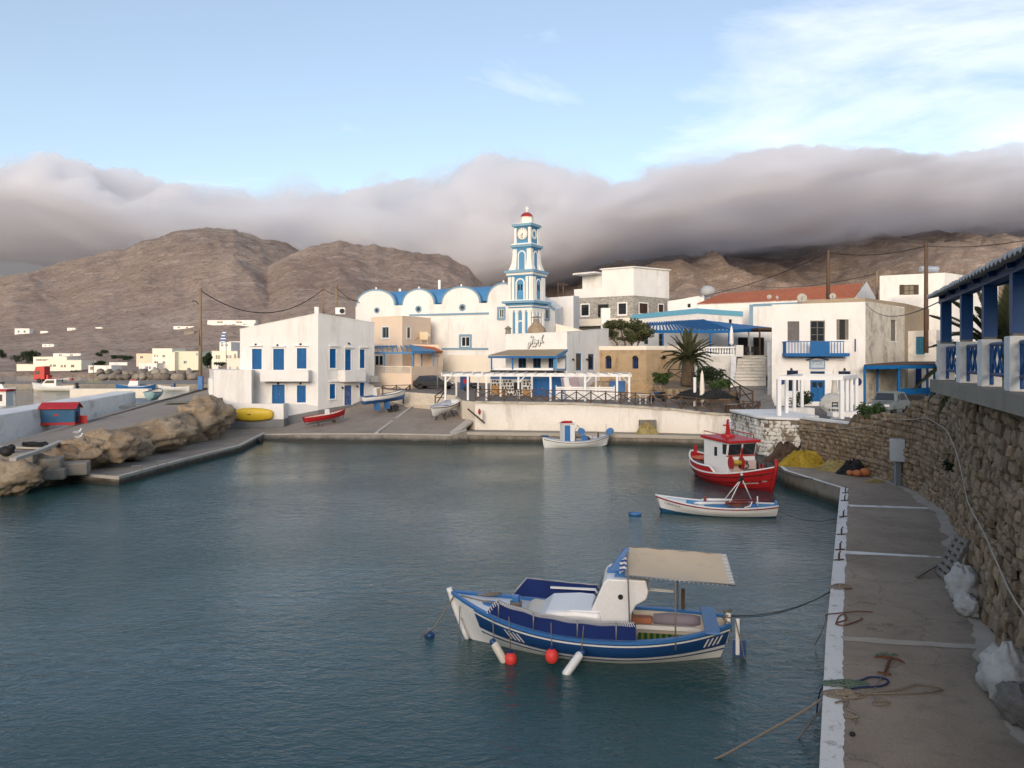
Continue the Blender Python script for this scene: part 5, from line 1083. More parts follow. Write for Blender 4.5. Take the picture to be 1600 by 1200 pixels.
for px, Y in ((1187, 82.6), (1207, 82.6)): m2 = MB(); m2.bar((X(px, Y), Y, ZT), (X(px, Y), Y, Zp(516, Y)), .14); m2.build('post', WOOD, t)
for i, (px, py) in enumerate(((1160, 550), (1168, 551), (1178, 549), (1186, 551))):
    Y = 83+i*.8; c = Vector((X(px, Y), Y, ZT)); ct = thing('terrace_chair', ['dark chair nearest the corner pier on the upper terrace', 'dark chair second from the corner pier on the terrace', 'dark chair third from the corner pier at the stair head', 'dark chair at the stair head under the reed canopy'][i], 'chair', tuple(c), group='chairs on the upper terrace')
    m2 = MB(); m2.box((0, 0, .45), (.45, .45, .06)); m2.build('seat', BLACK, ct, world=False); m2 = MB(); m2.box((0, .21, .75), (.45, .05, .55)); m2.build('backrest', BLACK, ct, world=False)
    for sx in (-.19, .19):
        for sy in (-.19, .19): m2 = MB(); m2.box((sx, sy, .21), (.05, .05, .42)); m2.build('leg', BLACK, ct, world=False)
def parasol(name, label, base, h, r=.16, mat=WHITE_CLEAN, pole=WHITE_CLEAN, low=.35):
    ct = thing(name, label, 'parasol', tuple(base)); m2 = MB(); m2.tube([(0, 0, 0), (0, 0, h)], .03, 8); m2.build('pole', pole, ct, world=False)
    m2 = MB(); m2.lathe([(.05, h*low), (r*1.05, h*(low+.08)), (r*.8, h*(low+.3)), (r*.9, h*(low+.36)), (r*.55, h*.9), (.06, h), (.02, h*1.03)], (0, 0, 0), 9); m2.build('folded_canopy', mat, ct, True, world=False)
    m2 = MB(); m2.lathe([(.28, 0), (.28, .07), (.06, .1)], (0, 0, 0), 12); m2.build('base', CONC, ct, world=False)
parasol('parasol', 'tall folded white parasol on the upper terrace before the blue pergola', (*px2(1143, 80), ZT), 3.0, .24)
# ------------------------------------------------------------------ red roofed hall
t = thing('red_roof_hall', 'long white hall with a low red tiled roof and white gable end', 'building', (*px2(1200, 104), 8))
ea0, ea1 = W(1090, 474.5, 101), W(1337, 464, 99); ri0, ri1 = W(1128, 459.5, 107), W(1347, 443.5, 105)
hf = Fac((ea0.x, ea0.y), (ea1.x, ea1.y)); b = MB(); b.add([(ea0.x, ea0.y, 4), (ea1.x, ea1.y, 4), ea1, ea0], [(0, 1, 2, 3)]); b.build('wall', WHITE, t)
n = 46
for i in range(n):
    m2 = MB(); p, q, r_, s_ = ea0.lerp(ea1, i/n), ea0.lerp(ea1, (i+.9)/n), ri0.lerp(ri1, (i+.9)/n), ri0.lerp(ri1, i/n); ov = (p-s_).normalized()*.3; p = p+ov; q = q+ov; dz = Vector((0, 0, .10)); m2.hexa([p, q, r_, s_, p+dz*.6, q+dz*.6, r_+dz, s_+dz]); m2.build('tile_row', TERRA, t)
b = MB(); b.add([ea0, ea1, ri1, ri0], [(0, 1, 2, 3)]); b.build('roof_deck', TERRA, t)
gR = W(1373, 470, 110); b = MB(); b.add([(ea1.x, ea1.y, 4), (gR.x, gR.y, 4), (gR.x, gR.y, ea1.z), ri1+Vector((.6, 0, .3)), (ea1.x, ea1.y, ea1.z+.1)], [(0, 1, 2, 3, 4)]); b.build('gable', WHITE, t)
t = thing('pale_trim_building', 'white building with pale blue corner band below the red roof', 'building', (*px2(1190, 93), 7))
fs = shell(t, [px2(1171, 95), px2(1260, 91), px2(1300, 97), px2(1200, 101)], 5, [Zp(474, 95), Zp(471, 91), Zp(473, 97), Zp(475, 101)], WHITE)
b = MB(); f_ = fs[0]; f_.box(b, 0, .45, 5, Zp(476, 95), .003, .05); f_.box(b, .45, f_.L, Zp(476.5, 92), Zp(472.5, 92), .003, .05); b.build('corner_band', PALEBLUE, t)
t = thing('low_white_house', 'low white house with a small dark window behind the aqua trim house', 'house', (*px2(1075, 104), 8))
hs = [(1074, 474.5, 1079, 480.5)]; fs = shell(t, [px2(1043, 106), px2(1100, 103), px2(1110, 110), px2(1045, 112)], 6, [Zp(471, 106), Zp(461, 103), Zp(463, 110), Zp(470, 112)], WHITE, {0: hs}); window(t, fs[0], hs[0], 'dark', sill=False)
# ------------------------------------------------------------------ white house with blue balcony
PEEL = paint('peeling_side_wall', (.62, .56, .47), .9, .12, .5, 7, .7, .05, (.20, .18, .15), .42, .7)
t = thing('blue_balcony_house', 'two storey white house with a blue wooden balcony and hanging sign', 'house', (*px2(1280, 66), 3.3))
HA, HB, HC = px2(1206, 66.6), px2(1352, 66), px2(1413, 74); HD = (HA[0]+HC[0]-HB[0], HA[1]+HC[1]-HB[1])
hs0 = [(1230.5, 502, 1249, 533), (1266, 501, 1289, 534), (1307, 499, 1326, 531), (1229.5, 579, 1247, 611), (1266, 580, 1289, 627.5), (1310, 580, 1329, 612)]; hs1 = [(1391.5, 500, 1400, 533)]
zt = [Zp(476, 66.6), Zp(471.5, 66), Zp(480, 74), Zp(480, 74)]
mtf = shell(t, [HA, HB, HC, HD], 2.6, zt, WHITE, {0: hs0, 1: hs1}); fs = mtf
b = MB(); f_ = fs[1]; r = f_.rect(hs1[0]); 
for (a, c, d, e) in ((0.02, r[0], 2.6, zt[2]), (r[2], f_.L-.02, 2.6, zt[2]-.1), (r[0], r[2], 2.6, r[1]), (r[0], r[2], r[3], zt[2]-.05)): f_.box(b, a, c, d, e, .004, .03)
b.build('peeling_plaster', PEEL, t)
GSH = paint('grey_shutter', (.16, .145, .14), .7, .2, 3, 25, .3)
window(t, fs[0], hs0[0], 'shutter', GSH); window(t, fs[0], hs0[1], 'glass', GREYWOOD, panes=(2, 3), sill=False); w_ = window(t, fs[0], hs0[2], 'dark')
u0, z0, u1, z1 = fs[0].rect(hs0[2])
for (a, c) in ((u0, u0+.26), (u1-.26, u1)): m2 = MB(); m2.hexa([fs[0].pt(a, z0, -.1), fs[0].pt(c, z0, -.06), fs[0].pt(c, z0, -.09), fs[0].pt(a, z0, -.13), fs[0].pt(a, z1, -.1), fs[0].pt(c, z1, -.06), fs[0].pt(c, z1, -.09), fs[0].pt(a, z1, -.13)]); m2.build('curtain', GREYWOOD, w_)
window(t, fs[0], hs0[3], 'glass', NAVY, panes=(2, 2), sill=False); window(t, fs[0], hs0[5], 'glass', NAVY, panes=(2, 2), sill=False)
d_ = window(t, fs[0], hs0[4], 'door', BLUE); u0, z0, u1, z1 = fs[0].rect((1266, 580, 1289, 590.5)); hang(d_, fs[0], u0+.08, u1-.08, z0, z1-.08, -.1, -.06, GLASS, 'transom')
u0, z0, u1, z1 = fs[0].rect((1268, 597, 1287, 605)); um = (u0+u1)/2; hang(d_, fs[0], u0+.08, um-.06, z0, z1, -.08, -.06, GLASS, 'pane'); hang(d_, fs[0], um+.06, u1-.08, z0, z1, -.08, -.06, GLASS, 'pane')
window(t, fs[1], hs1[0], 'shutter', GREYWOOD)
for p in ((1236, 576), (1319, 576)): lamp_on(t, fs[0], *p)
# balcony
f_ = fs[0]; u0, z0, u1, z1 = f_.rect((1222, 533.5, 1313, 557)); dB = 1.1
m2 = MB(); f_.box(m2, u0, u1+.4, z0, z0+.28, .0, dB); bl = m2.build('balcony', BLUE, t)
m2 = MB(); f_.box(m2, u0, u1-.05, z1-.07, z1, dB-.09, dB-.01); m2.build('rail', BLUE, bl); m2 = MB(); f_.box(m2, u0, u0+.08, z1-.07, z1, 0, dB-.09); m2.build('rail', BLUE, bl)
up0, _, up1, _ = f_.rect((1260, 540, 1290, 550)); m2 = MB(); f_.box(m2, up0, up1, z0+.28, z1-.07, dB-.07, dB-.02); m2.build('balcony_panel', BLUE, bl)
k = u0+.04
while k < u1:
    if not (up0-.02 < k < up1+.02): m2 = MB(); f_.box(m2, k-.025, k+.025, z0+.28, z1-.07, dB-.075, dB-.025); m2.build('baluster', BLUE, bl)
    k += .245
for j in range(1, 5): m2 = MB(); f_.box(m2, u0+.02, u0+.07, z0+.28, z1-.07, j*.21-.025, j*.21+.025); m2.build('baluster', BLUE, bl)
for r in ((1335, 529.5, 1337, 549.5),): u0, z0, u1, z1 = f_.rect(r); hang(t, f_, u0, u1, z0, z1, .003, .06, NAVY, 'thermometer_board')
m2 = MB(); (u0, z0), (u1, z1) = f_.hit(1210, 578), f_.hit(1352, 578); m2.bar(f_.pt(u0, z0, .02), f_.pt(u1, z1, .02), .05, .06); m2.build('string_course', WHITE, t)
m2 = MB(); u, z = f_.hit(1222, 600); 
for px, py in ((1220.5, 594.5), (1339, 596.5)):
    u, z = f_.hit(px, py); n = 18; m2 = MB(); m2.add([f_.pt(u+.36*math.cos(2*math.pi*i/n), z+.36*math.sin(2*math.pi*i/n), .12) for i in range(n)]+[f_.pt(u+.36*math.cos(2*math.pi*i/n), z+.36*math.sin(2*math.pi*i/n), .02) for i in range(n)], [tuple(range(n))]+[(i, n+i, n+(i+1) % n, (i+1) % n) for i in range(n)]); m2.build('round_shade', NAVY, t)
# rough rooftop parapet and rear block
TANW = paint('tan_rough_wall', (.36, .28, .19), .92, .2, .8, 9, .7, .05, (.22, .16, .11), .35, .8)
m2 = MB(); a, c = W(1246, 475.5, 68.5), W(1447, 476, 79)
mb_ = [px2(1246, 69), px2(1352, 68), px2(1413, 75.5), px2(1452, 82), px2(1430, 90), px2(1260, 76)]
f8 = shell(t, mb_, 4, [Zp(469.5, 69), Zp(465.5, 68), Zp(474, 75.5), Zp(483, 82), Zp(480, 90), Zp(470, 76)], TANW, name='rear_block', roof_name='rear_roof')
# chapel-like wall end left of it and stair wall
m2 = MB(); fL = Fac(px2(1199.5, 68), px2(1214, 66.55)); fL.box(m2, -.05, fL.L, 6.3, Zp(535, 67), -1.5, 0); m2.build('side_parapet', WHITE, t)
m2 = MB(); p0, p1, p2, p3 = W(1199.5, 575, 68), W(1214, 640, 66.6), W(1212, 568, 66.7), W(1199.5, 560, 68); m2.add([fL.pt(0, 3.1, .01), fL.pt(fL.L, 3.1, .01), fL.pt(fL.L, 6.5, .01), fL.pt(0, 6.32, .01)], [(0, 1, 2, 3)]); m2.build('side_wall', TERW, t)
# hanging sign
SB = paint('sign_blue_grey', (.20, .29, .42), .6); SBL = paint('sign_panel_pale', (.42, .50, .58), .6)
sgn = thing('house_sign', 'blue grey hanging sign board with little roof over the blue door', 'sign', tuple(f_.pt(*f_.hit(1276, 568), .1)))
u0, z0, u1, z1 = f_.rect((1264.5, 562.5, 1288.5, 576.5)); hang(sgn, f_, u0, u1, z0, z1, .06, .14, SB, 'board'); hang(sgn, f_, u0+.1, u1-.1, z0+.12, z1-.1, .142, .155, SBL, 'panel')
for p, q in (((1259.5, 562.5), (1276.5, 557.5)), ((1276.5, 557.5), (1293.5, 562.5))): a, c = f_.hit(*p), f_.hit(*q); m2 = MB(); m2.bar(f_.pt(a[0], a[1], .12), f_.pt(c[0], c[1], .12), .3, .09); m2.build('roof', NAVY, sgn)
for (a, c, y, h_) in ((1267.6, 1272.2, 565.8, .9), (1272.8, 1275.6, 565.2, .9), (1276.8, 1279.8, 565.3, .9), (1280.4, 1283.6, 565.9, .9), (1267.6, 1270.6, 569.4, .6), (1273.4, 1283.4, 569.0, .6)):
    u0, z0, u1, z1 = f_.rect((a, y-h_/2, c, y+h_/2)); hang(sgn, f_, u0, u1, z0, z1, .157, .163, SIGN, 'lettering')
# blue porch beside it
t = thing('blue_porch', 'blue post and beam porch beside the balcony house', 'porch', (*px2(1400, 68), 3.4))
a, b_, c_ = W(1350, 572, 64.5), W(1462, 571, 66.5), W(1462, 566, 74)
q = [a, b_, W(1462, 566.5, 75), W(1395, 567, 73)]; m2 = MB(); m2.add([p+Vector((0, 0, .12)) for p in q]+[p-Vector((0, 0, .03)) for p in q], [(0, 1, 2, 3), (7, 6, 5, 4), (0, 4, 5, 1), (1, 5, 6, 2), (2, 6, 7, 3), (3, 7, 4, 0)]); m2.build('roof', WOOD, t)
m2 = MB(); m2.bar(a-Vector((0, .1, .1)), b_-Vector((0, .1, .1)), .2, .3); m2.build('beam', BLUE, t)
for px, Y in ((1351, 64.5), (1371, 67), (1404, 65.6), (1449, 66.4), (1460, 66.6)): m2 = MB(); m2.bar((X(px, Y), Y, 3.2), (X(px, Y), Y, Zp(573, Y)), .2 if px == 1404 else .15); m2.build('post', BLUE, t)
m2 = MB(); m2.bar(W(1404, 612, 65.6), W(1462, 610, 66.6), .12, .5); m2.build('low_rail', BLUE, t)
t = thing('small_stained_house', 'small white stained house with a teal shutter above the blue porch', 'house', (*px2(1440, 76), 4))
hs = {0: [(1431, 526, 1445, 554)]}; fs = shell(t, [px2(1416.5, 76.5), px2(1463, 75), px2(1472, 79), px2(1430, 82)], 3, [Zp(517.5, 76.5), Zp(515.5, 75), Zp(516, 79), Zp(517, 82)], paint('stained_white', (.70, .67, .62), .85, .1, .6, 8, .5, .04, (.33, .30, .27), .34, .55), hs)
TEAL = paint('teal_shutter', (.035, .17, .26), .6); window(t, fs[0], hs[0][0], 'shutter', TEAL)
r = fs[0].rect((1431, 574, 1440, 607)); hang(t, fs[0], r[0], r[2], 3, r[3], .003, .06, NAVY, 'door')
# side yard wall right of it
t = thing('pale_yard_wall', 'pale yard wall running behind the pavilion steps', 'wall', (*px2(1476, 60), 4)); shell(t, [px2(1463, 66), px2(1490, 58), px2(1520, 60), px2(1490, 70)], 3, [Zp(532, 66), Zp(530, 58), Zp(530, 60), Zp(532, 70)], WHITE)
# ------------------------------------------------------------------ white house on the hill, far right
t = thing('hilltop_white_house', 'white house with brown shuttered window above the blue pavilion roof', 'house', (*px2(1430, 92), 8))
hs = {0: [(1412, 445, 1429, 463)]}; WF = [px2(1374.5, 94), px2(1476, 91), px2(1560, 97), px2(1480, 108)]; zt = [Zp(431, 94), Zp(426, 91), Zp(437, 97), Zp(432, 108)]
fs = shell(t, WF, 4, zt, WHITE, hs); w_ = window(t, fs[0], hs[0][0], 'glass', BRN, panes=(2, 2))
for a, c in ((1405.5, 1412), (1429, 1435.5)): r = fs[0].rect((a, 445, c, 460.5)); hang(w_, fs[0], r[0], r[2], r[1], r[3], .01, .07, BRN, 'shutter')
r = fs[0].rect((1398, 462, 1447, 484)); hang(t, fs[0], r[0], r[2], r[1]-1.2, r[3]-1.4, .003, 1.4, WHITE, 'balcony'); hang(t, fs[0], r[0], r[2], r[3]-.15, r[3], 1.2, 1.4, WHITE, 'balcony_rail')
for i in range(14): u = r[0]+(r[2]-r[0])*(i+.5)/14; hang(t, fs[0], u-.06, u+.06, r[3]-1.4, r[3]-.15, 1.24, 1.36, WHITE, 'baluster')
hw = thing('solar_water_heater', 'silver solar water heater drum on the hilltop house roof', 'water heater', tuple(W(1451, 428, 94))); m2 = MB(); m2.tube([W(1438, 420, 94), W(1465, 421, 94)], .36, 14); m2.build('drum', paint('bright_tank', (.6, .62, .64), .3, metal=.7), hw); m2 = MB(); [m2.bar(W(p, 424, 94), W(p, 431, 94), .08) for p in (1442, 1461)]; m2.build('stand', STEEL, hw)
def dish(px, py, Y, r, label, face=(-.3, -.9, .3)):
    ct = thing('satellite_dish', label, 'satellite dish', tuple(W(px, py+r*2, Y))); M = Matrix.Translation(W(px, py, Y)) @ Vector(face).to_track_quat('Z', 'Y').to_matrix().to_4x4(); m2 = MB(); k = r*Y/F
    m2.lathe([(k*.05, -.12*k), (k*.6, -.02*k), (k, .22*k), (k*.98, .26*k), (k*.58, .04*k), (k*.05, -.06*k)], (0, 0, 0), 16, M); m2.build('reflector', MATS['dish_grey'], ct, True)
    m2 = MB(); m2.tube([M @ Vector((0, -k*.9, .2*k)), M @ Vector((0, 0, k*.95))], .025, 6); m2.build('feed_arm', STEEL, ct); m2 = MB(); m2.tube([W(px, py, Y+.15), W(px, py+r*2.1, Y+.15)], .035, 6); m2.build('mast', STEEL, ct)
paint('dish_grey', (.42, .39, .34), .6)
dish(1253, 466, 67.2, 7.5, 'large tan satellite dish on the corner of the balcony house roof'); dish(1301, 463, 69, 5, 'grey satellite dish beside the power pole on the balcony house roof'); dish(1202, 464, 95, 3.6, 'small white satellite dish on the wall below the red roof'); dish(1214, 465, 95, 3.2, 'tan satellite dish nearest the balcony house below the red roof', (.4, -.8, .3))
m2 = MB(); m2.ball(W(1106, 455, 104), (1.0, .7, .75)); o_ = m2.build('roof_tank', paint('tank_grey', (.36, .38, .40), .5), None, True); tag(o_, 'round grey water tank on the roof left of the red tiles', 'tank', kind='thing')
# ------------------------------------------------------------------ pavilion on the stone wall
t = thing('blue_pavilion', 'open pavilion with blue columns and corrugated grey roof above stone wall', 'pavilion', (11, 18, 6.05))
PP = [(1478, 22.7), (1510, 19.9), (1546, 17.4), (1592, 14.8), (1648, 12.6)]; zfl = 6.38
pp = [Vector((X(px, Y), Y, 0)) for px, Y in PP]; dirp = (pp[-1]-pp[0]).normalized(); inn = Vector((-dirp.y, dirp.x, 0)); inn = inn if inn.x > 0 else -inn
fp = [pp[0]-dirp*.7-inn*.32, pp[-1]+dirp*2-inn*.32, pp[-1]+dirp*2+inn*6, pp[0]-dirp*.7+inn*6]
m2 = MB(); m2.prism([(p.x, p.y) for p in fp], 6.02, zfl); fix_normals(m2.build('floor_slab', CONC, t))
PW = paint('pillar_white', (.70, .70, .69), .75, .08, 1.5, 12, .3, .02, (.35, .33, .3), .2, 1.5); PBL = paint('pavilion_blue', (.006, .06, .20), .5, .15, 2, 18, .15)
ang = math.atan2(dirp.y, dirp.x)
for i, p in enumerate(pp):
    m2 = MB(); m2.box((p.x, p.y, zfl+.52), (.46, .40, 1.04), ang); bevel(m2.build('pillar_base', PW, t), .02)
    m2 = MB(); m2.box((p.x, p.y, zfl+1.06), (.26, .24, .06), ang); m2.build('pad', GREYWOOD, t)
    m2 = MB(); zt_ = 8.62; m2.box((p.x, p.y, (zfl+1.09+zt_)/2), (.26, .26, zt_-zfl-1.09), ang); m2.build('column', PBL, t)
    if i < len(pp)-1:
        q = pp[i+1]; a, c = p.lerp(q, .09), p.lerp(q, .91); L = (c-a)
        for z in (zfl+.28, zfl+.92): m2 = MB(); m2.tube([Vector((a.x, a.y, z)), Vector((c.x, c.y, z))], .045, 10); m2.build('rail', PBL, t, True)
        for k in range(4): s0, s1 = a.lerp(c, k/4+.02), a.lerp(c, (k+1)/4-.02); m2 = MB(); m2.tube([Vector((s0.x, s0.y, zfl+.3)), Vector((s1.x, s1.y, zfl+.9))], .028, 6); m2.build('brace', PBL, t); m2 = MB(); m2.tube([Vector((s1.x, s1.y, zfl+.3)), Vector((s0.x, s0.y, zfl+.9))], .028, 6); m2.build('brace', PBL, t)
        m2 = MB(); m2.tube([Vector((a.x, a.y, zfl+.05)), Vector((a.x, a.y, zfl+.95))], .04, 8); m2.build('rail_post', PBL, t)
bm0, bm1 = pp[0]-dirp*.5, pp[-1]+dirp*2; m2 = MB(); m2.bar((bm0.x, bm0.y, 8.72), (bm1.x, bm1.y, 8.72), .24, .24); m2.build('beam', PBL, t)
ROOFG = paint('fibre_cement_roof', (.46, .44, .42), .85, .12, .8, 12, .3, .02, (.28, .26, .24), .25, 1)
r0, r1 = pp[0]-dirp*.3-inn*.45, pp[-1]+dirp*2-inn*.45; n = 100; R0, R1, R2, R3 = [], [], [], []; Lr = (r1-r0).length
for i in range(n+1):
    p = r0+(r1-r0)*i/n; w_ = .045*math.cos(2*math.pi*(Lr*i/n)/.36); q = p+inn*6.5; R0.append((p.x, p.y, 8.82+w_)); R1.append((q.x, q.y, 10.3+w_)); R2.append((p.x, p.y, 8.76+w_)); R3.append((q.x, q.y, 10.24+w_))
m2 = MB(); m2.grid([R2, R0, R1, R3, R2]); m2.build('roof', ROOFG, t, True)
for i in range(8): p = r0+(r1-r0)*(i+.5)/8+inn*.2; q = p+inn*6; m2 = MB(); m2.bar((p.x, p.y, 8.73), (q.x, q.y, 10.1), .07, .12); m2.build('rafter', PBL, t)
# ------------------------------------------------------------------ boats (local frame: x forward, y to port, z up from the water line)
def hull_fn(L, B, sheer, draft, rake=(.5, .3), transom=0.0, full=2.6, mid=.46):
    def w(t):
        if t >= mid: k = (t-mid)/(1-mid); return max(0.0, 1-k**full)
        k = (mid-t)/mid; return max(0.0, 1-(1-transom)*k**full)
    def zs(t):
        return sheer[1]+(sheer[0]-sheer[1])*max(0, (t-.42)/.58)**2+(sheer[2]-sheer[1])*max(0, (.42-t)/.42)**2
    def P(t, v, side=1, inset=0.0):
        xs = (t-.5)*L; xk = -L/2+rake[1]+t*(L-rake[0]-rake[1]); vv = v**1.2; x = xs*(1-vv)+xk*vv
        p = 2.4-1.25*max(0, (t-.55)/.45)-1.0*(0 if transom > .3 else max(0, (.35-t)/.35))
        y = B/2*w(t)*(1-v**max(p, 1.05)); zk = -draft*(1-max(0, (t-.8)/.2)**2*.35)
        z = zs(t)*(1-v)+zk*v; y = max(0.0, y-inset)
        return (x, side*y, z)
    return P, w, zs
def build_hull(root, P, bands, inner=None, inner_v=.72, nt=34, transom=False, tmat=None, thick=.05, gun=None, gun_mat=None, nsub=7, vcap=1.0, gun_h=.05):
    for (v0, v1, mat, nm) in bands:
        b = MB()
        for sd in (1, -1):
            rows = [[P(i/nt, v0+(v1-v0)*j/nsub, sd) for i in range(nt+1)] for j in range(nsub+1)]; b.grid(rows if sd < 0 else [r[::-1] for r in rows])
        if transom: b.add([P(0, v0+(v1-v0)*j/nsub, 1) for j in range(nsub+1)]+[P(0, v0+(v1-v0)*j/nsub, -1) for j in range(nsub, -1, -1)], [tuple(range(2*nsub+2))])
        fix_normals(b.build(nm, mat, root, True, world=False))
    if inner:
        b = MB()
        for sd in (1, -1): rows = [[P(i/nt, inner_v*j/6, sd, thick) for i in range(nt+1)] for j in range(7)]; b.grid([r[::-1] for r in rows] if sd < 0 else rows)
        b.grid([[P(i/nt, inner_v, sd, thick) for i in range(nt+1)] for sd in (1, -1)]); fix_normals(b.build('inner_hull', inner, root, True, world=False))
    if gun:
        b = MB(); g = gun
        for sd in (1, -1):
            o_ = [Vector(P(i/nt, 0, sd)) for i in range(nt+1)]; out = [];
            R_ = [[(p.x, p.y+sd*g*.4, p.z-gun_h*.5), (p.x, p.y+sd*g*.4, p.z+gun_h*.5), (p.x, sd*max(0, abs(p.y)-g*.7), p.z+gun_h*.5), (p.x, sd*max(0, abs(p.y)-g*.7), p.z-gun_h*.5)] for p in o_]
            b.grid([[r[k % 4] for r in R_] for k in range(5)])
        fix_normals(b.build('gunwale', gun_mat, root, world=False))
def strake(root, P, v, mat, nm='strake', h=.03, out=.012, nt=34, t0=0, t1=1, sides=(1, -1)):
    b = MB()
    for sd in sides:
        A = []
        for i in range(nt+1):
            t = t0+(t1-t0)*i/nt; a = Vector(P(t, max(0, v-h/2), sd)); c = Vector(P(t, v+h/2, sd)); o = Vector((0, sd*out, 0)); A.append((a+o*.2, a+o, c+o, c+o*.2))
        b.grid([[q[k] for q in A] for k in range(4)])
    return fix_normals(b.build(nm, mat, root, world=False))
def deck(root, P, t0, t1, mat, dz=-.02, nm='deck', n=12, v=0.0, camber=.04, inset=.04):
    rows = []
    for i in range(n+1):
        t = t0+(t1-t0)*i/n; a = Vector(P(t, v, 1, inset)); rows.append([(a.x, a.y*k, a.z+dz+camber*(1-k*k)) for k in (-1, -.66, -.33, 0, .33, .66, 1)])
    b = MB(); b.grid(rows); return b.build(nm, mat, root, True, world=False)
def lb(root, c, d, mat, nm, rz=0, bev=0): b = MB(); b.box(c, d, rz); o = b.build(nm, mat, root, world=False); return bevel(o, bev) if bev else o
def lt(root, pts, r, mat, nm, n=8): b = MB(); b.tube(pts, r, n); return b.build(nm, mat, root, True, world=False)
def ext(root, prof, y0, y1, mat, nm, bev=0, y0b=None, y1b=None):
    """extrude an (x, z) outline from y0 to y1"""
    n = len(prof); b = MB(); b.add([(x, y0, z) for x, z in prof]+[(x, y1, z) for x, z in prof], [tuple(range(n)), tuple(range(2*n-1, n-1, -1))]+[(i, n+i, n+(i+1) % n, (i+1) % n) for i in range(n)])
    o = fix_normals(b.build(nm, mat, root, world=False)); return bevel(o, bev) if bev else o
BW = paint('boat_white', (.76, .75, .73), .35, .05, 1.5, 20, .05, .01, (.55, .52, .45), .08, 1.5, spec=.5); BCREAM = paint('boat_cream', (.66, .60, .50), .5, .06); BBLUE = paint('boat_blue', (.035, .15, .38), .4, .1, 2, 20, .06, spec=.5)
BNAVY = paint('boat_navy', (.012, .055, .17), .35, .1, 2, 20, .06, spec=.5); CANVAS = paint('navy_canvas', (.006, .022, .12), .8, .15, 1.2, 40, .3, .01); BOTT = paint('antifoul_dark', (.008, .012, .03), .6)
CANOPY = paint('beige_canvas', (.64, .51, .35), .85, .06, 1.2, 60, .25, .01, (.42, .36, .27), .1, 1.2)
# --- blue and white caique in front
bo = thing('caique', 'white and navy fishing boat with beige sun canopy moored in front', 'boat', (1.8, 19.15, 0), R(170.1))
P, w, zs = hull_fn(6.75, 2.66, (1.15, .60, .82), .42, (.55, .35), .25, 2.5)
V1 = .40
build_hull(bo, P, [(V1, .78, BW, 'lower_hull'), (.78, 1.0, BOTT, 'bottom')], BCREAM, .5, gun=.13, gun_mat=BBLUE, gun_h=.07)
b = MB(); b2 = MB()
for sd in (1, -1):
    nt = 40; rows = [[P(i/nt*.90, V1*j/5, sd) for i in range(nt+1)] for j in range(6)]; (b).grid(rows if sd < 0 else [r[::-1] for r in rows]); rows = [[P(.90+.10*i/8, V1*j/5, sd) for i in range(9)] for j in range(6)]; b2.grid(rows if sd < 0 else [r[::-1] for r in rows])
b.build('topside', BNAVY, bo, True, world=False); b2.build('bow_plating', BW, bo, True, world=False)
for v, mt in ((.09, BW), (.405, BW), (.36, BNAVY), (.47, BNAVY)): strake(bo, P, v, mt, 'strake', .035 if v < .2 else .028, .02, t1=.90 if v != .09 else .93)
stem = [P(1, v, 1) for v in (0, .15, .3, .5, .7, .9)]; lt(bo, [(stem[0][0]+.06, 0, stem[0][2]+.10)]+[(x+.02, 0, z) for x, y, z in stem], [.075, .075, .07, .065, .06, .06, .05], BW, 'stem_post')
for (tt, n_, sl) in ((.765, 4, .35), (.085, 4, -.18)):
    for i in range(n_):
        q = MB(); t0 = tt-i*.016; A = []
        for v, dt in ((.15, sl*.05), (.33, 0)): a, c = Vector(P(t0+dt, v, 1)), Vector(P(t0+dt-.007, v, 1)); A.append((a+Vector((0, .012, 0)), c+Vector((0, .012, 0))))
        q.add([A[0][0], A[0][1], A[1][1], A[1][0]], [(0, 1, 2, 3)]); q.build('hull_stripe', BW, bo, world=False)
deck(bo, P, .70, .985, BW, -.04, 'foredeck'); deck(bo, P, .36, .70, BCREAM, -.16, 'side_deck', camber=0, inset=.06)
b = MB(); b.ball((2.45, .0, .90), (.38, .22, .05), 18, 6); b.build('deck_hatch', BBLUE, bo, True, world=False)
lb(bo, (1.72, .05, .92), (.16, .16, .50), BBLUE, 'bollard', bev=.02); b = MB()
for k in range(5): b.tube([(1.72+.13*math.cos(a), .05+.13*math.sin(a), .82+k*.045) for a in [2*math.pi*i/12 for i in range(13)]], .024, 6)
b.build('bollard_rope', ROPE, bo, world=False)
ext(bo, [(1.55, .42), (1.52, .78), (1.36, .90), (.9, .86), (.9, .42)], -.70, .70, BCREAM, 'forward_trunk', .06)
ext(bo, [(1.25, .42), (1.10, .86), (.86, 1.04), (.2, 1.09), (-.42, 1.06), (-.42, .42)], -.80, .80, BW, 'cabin_trunk', .10); lb(bo, (-.02, .52, 1.07), (.72, .44, .06), BW, 'cabin_hatch', bev=.02)
ext(bo, [(.10, .45), (-.15, 1.05), (-.46, 1.76), (-.56, 1.86), (-1.44, 1.86), (-1.50, 1.60), (-1.45, 1.42), (-1.22, 1.28), (-1.10, 1.05), (-1.08, .2), (-.3, .2)], -.72, .72, BW, 'wheelhouse', .035)
for s_ in (-1, 1): b = MB(); b.add([(-.19, s_*.06, 1.14), (-.19, s_*.62, 1.14), (-.42, s_*.60, 1.66), (-.42, s_*.06, 1.66)], [(0, 1, 2, 3)]); [b.v.__setitem__(i, (b.v[i][0]+.02, b.v[i][1], b.v[i][2]+.01)) for i in range(4)]; b.build('windscreen', GLASS, bo, world=False)
b = MB(); M = Matrix.Translation((-.86, .724, 1.46)) @ Matrix.Rotation(R(-90), 4, 'X'); b.lathe([(.06, 0), (.06, .03), (.04, .03)], (0, 0, 0), 14, M); b.build('side_lamp', BLACK, bo, world=False)
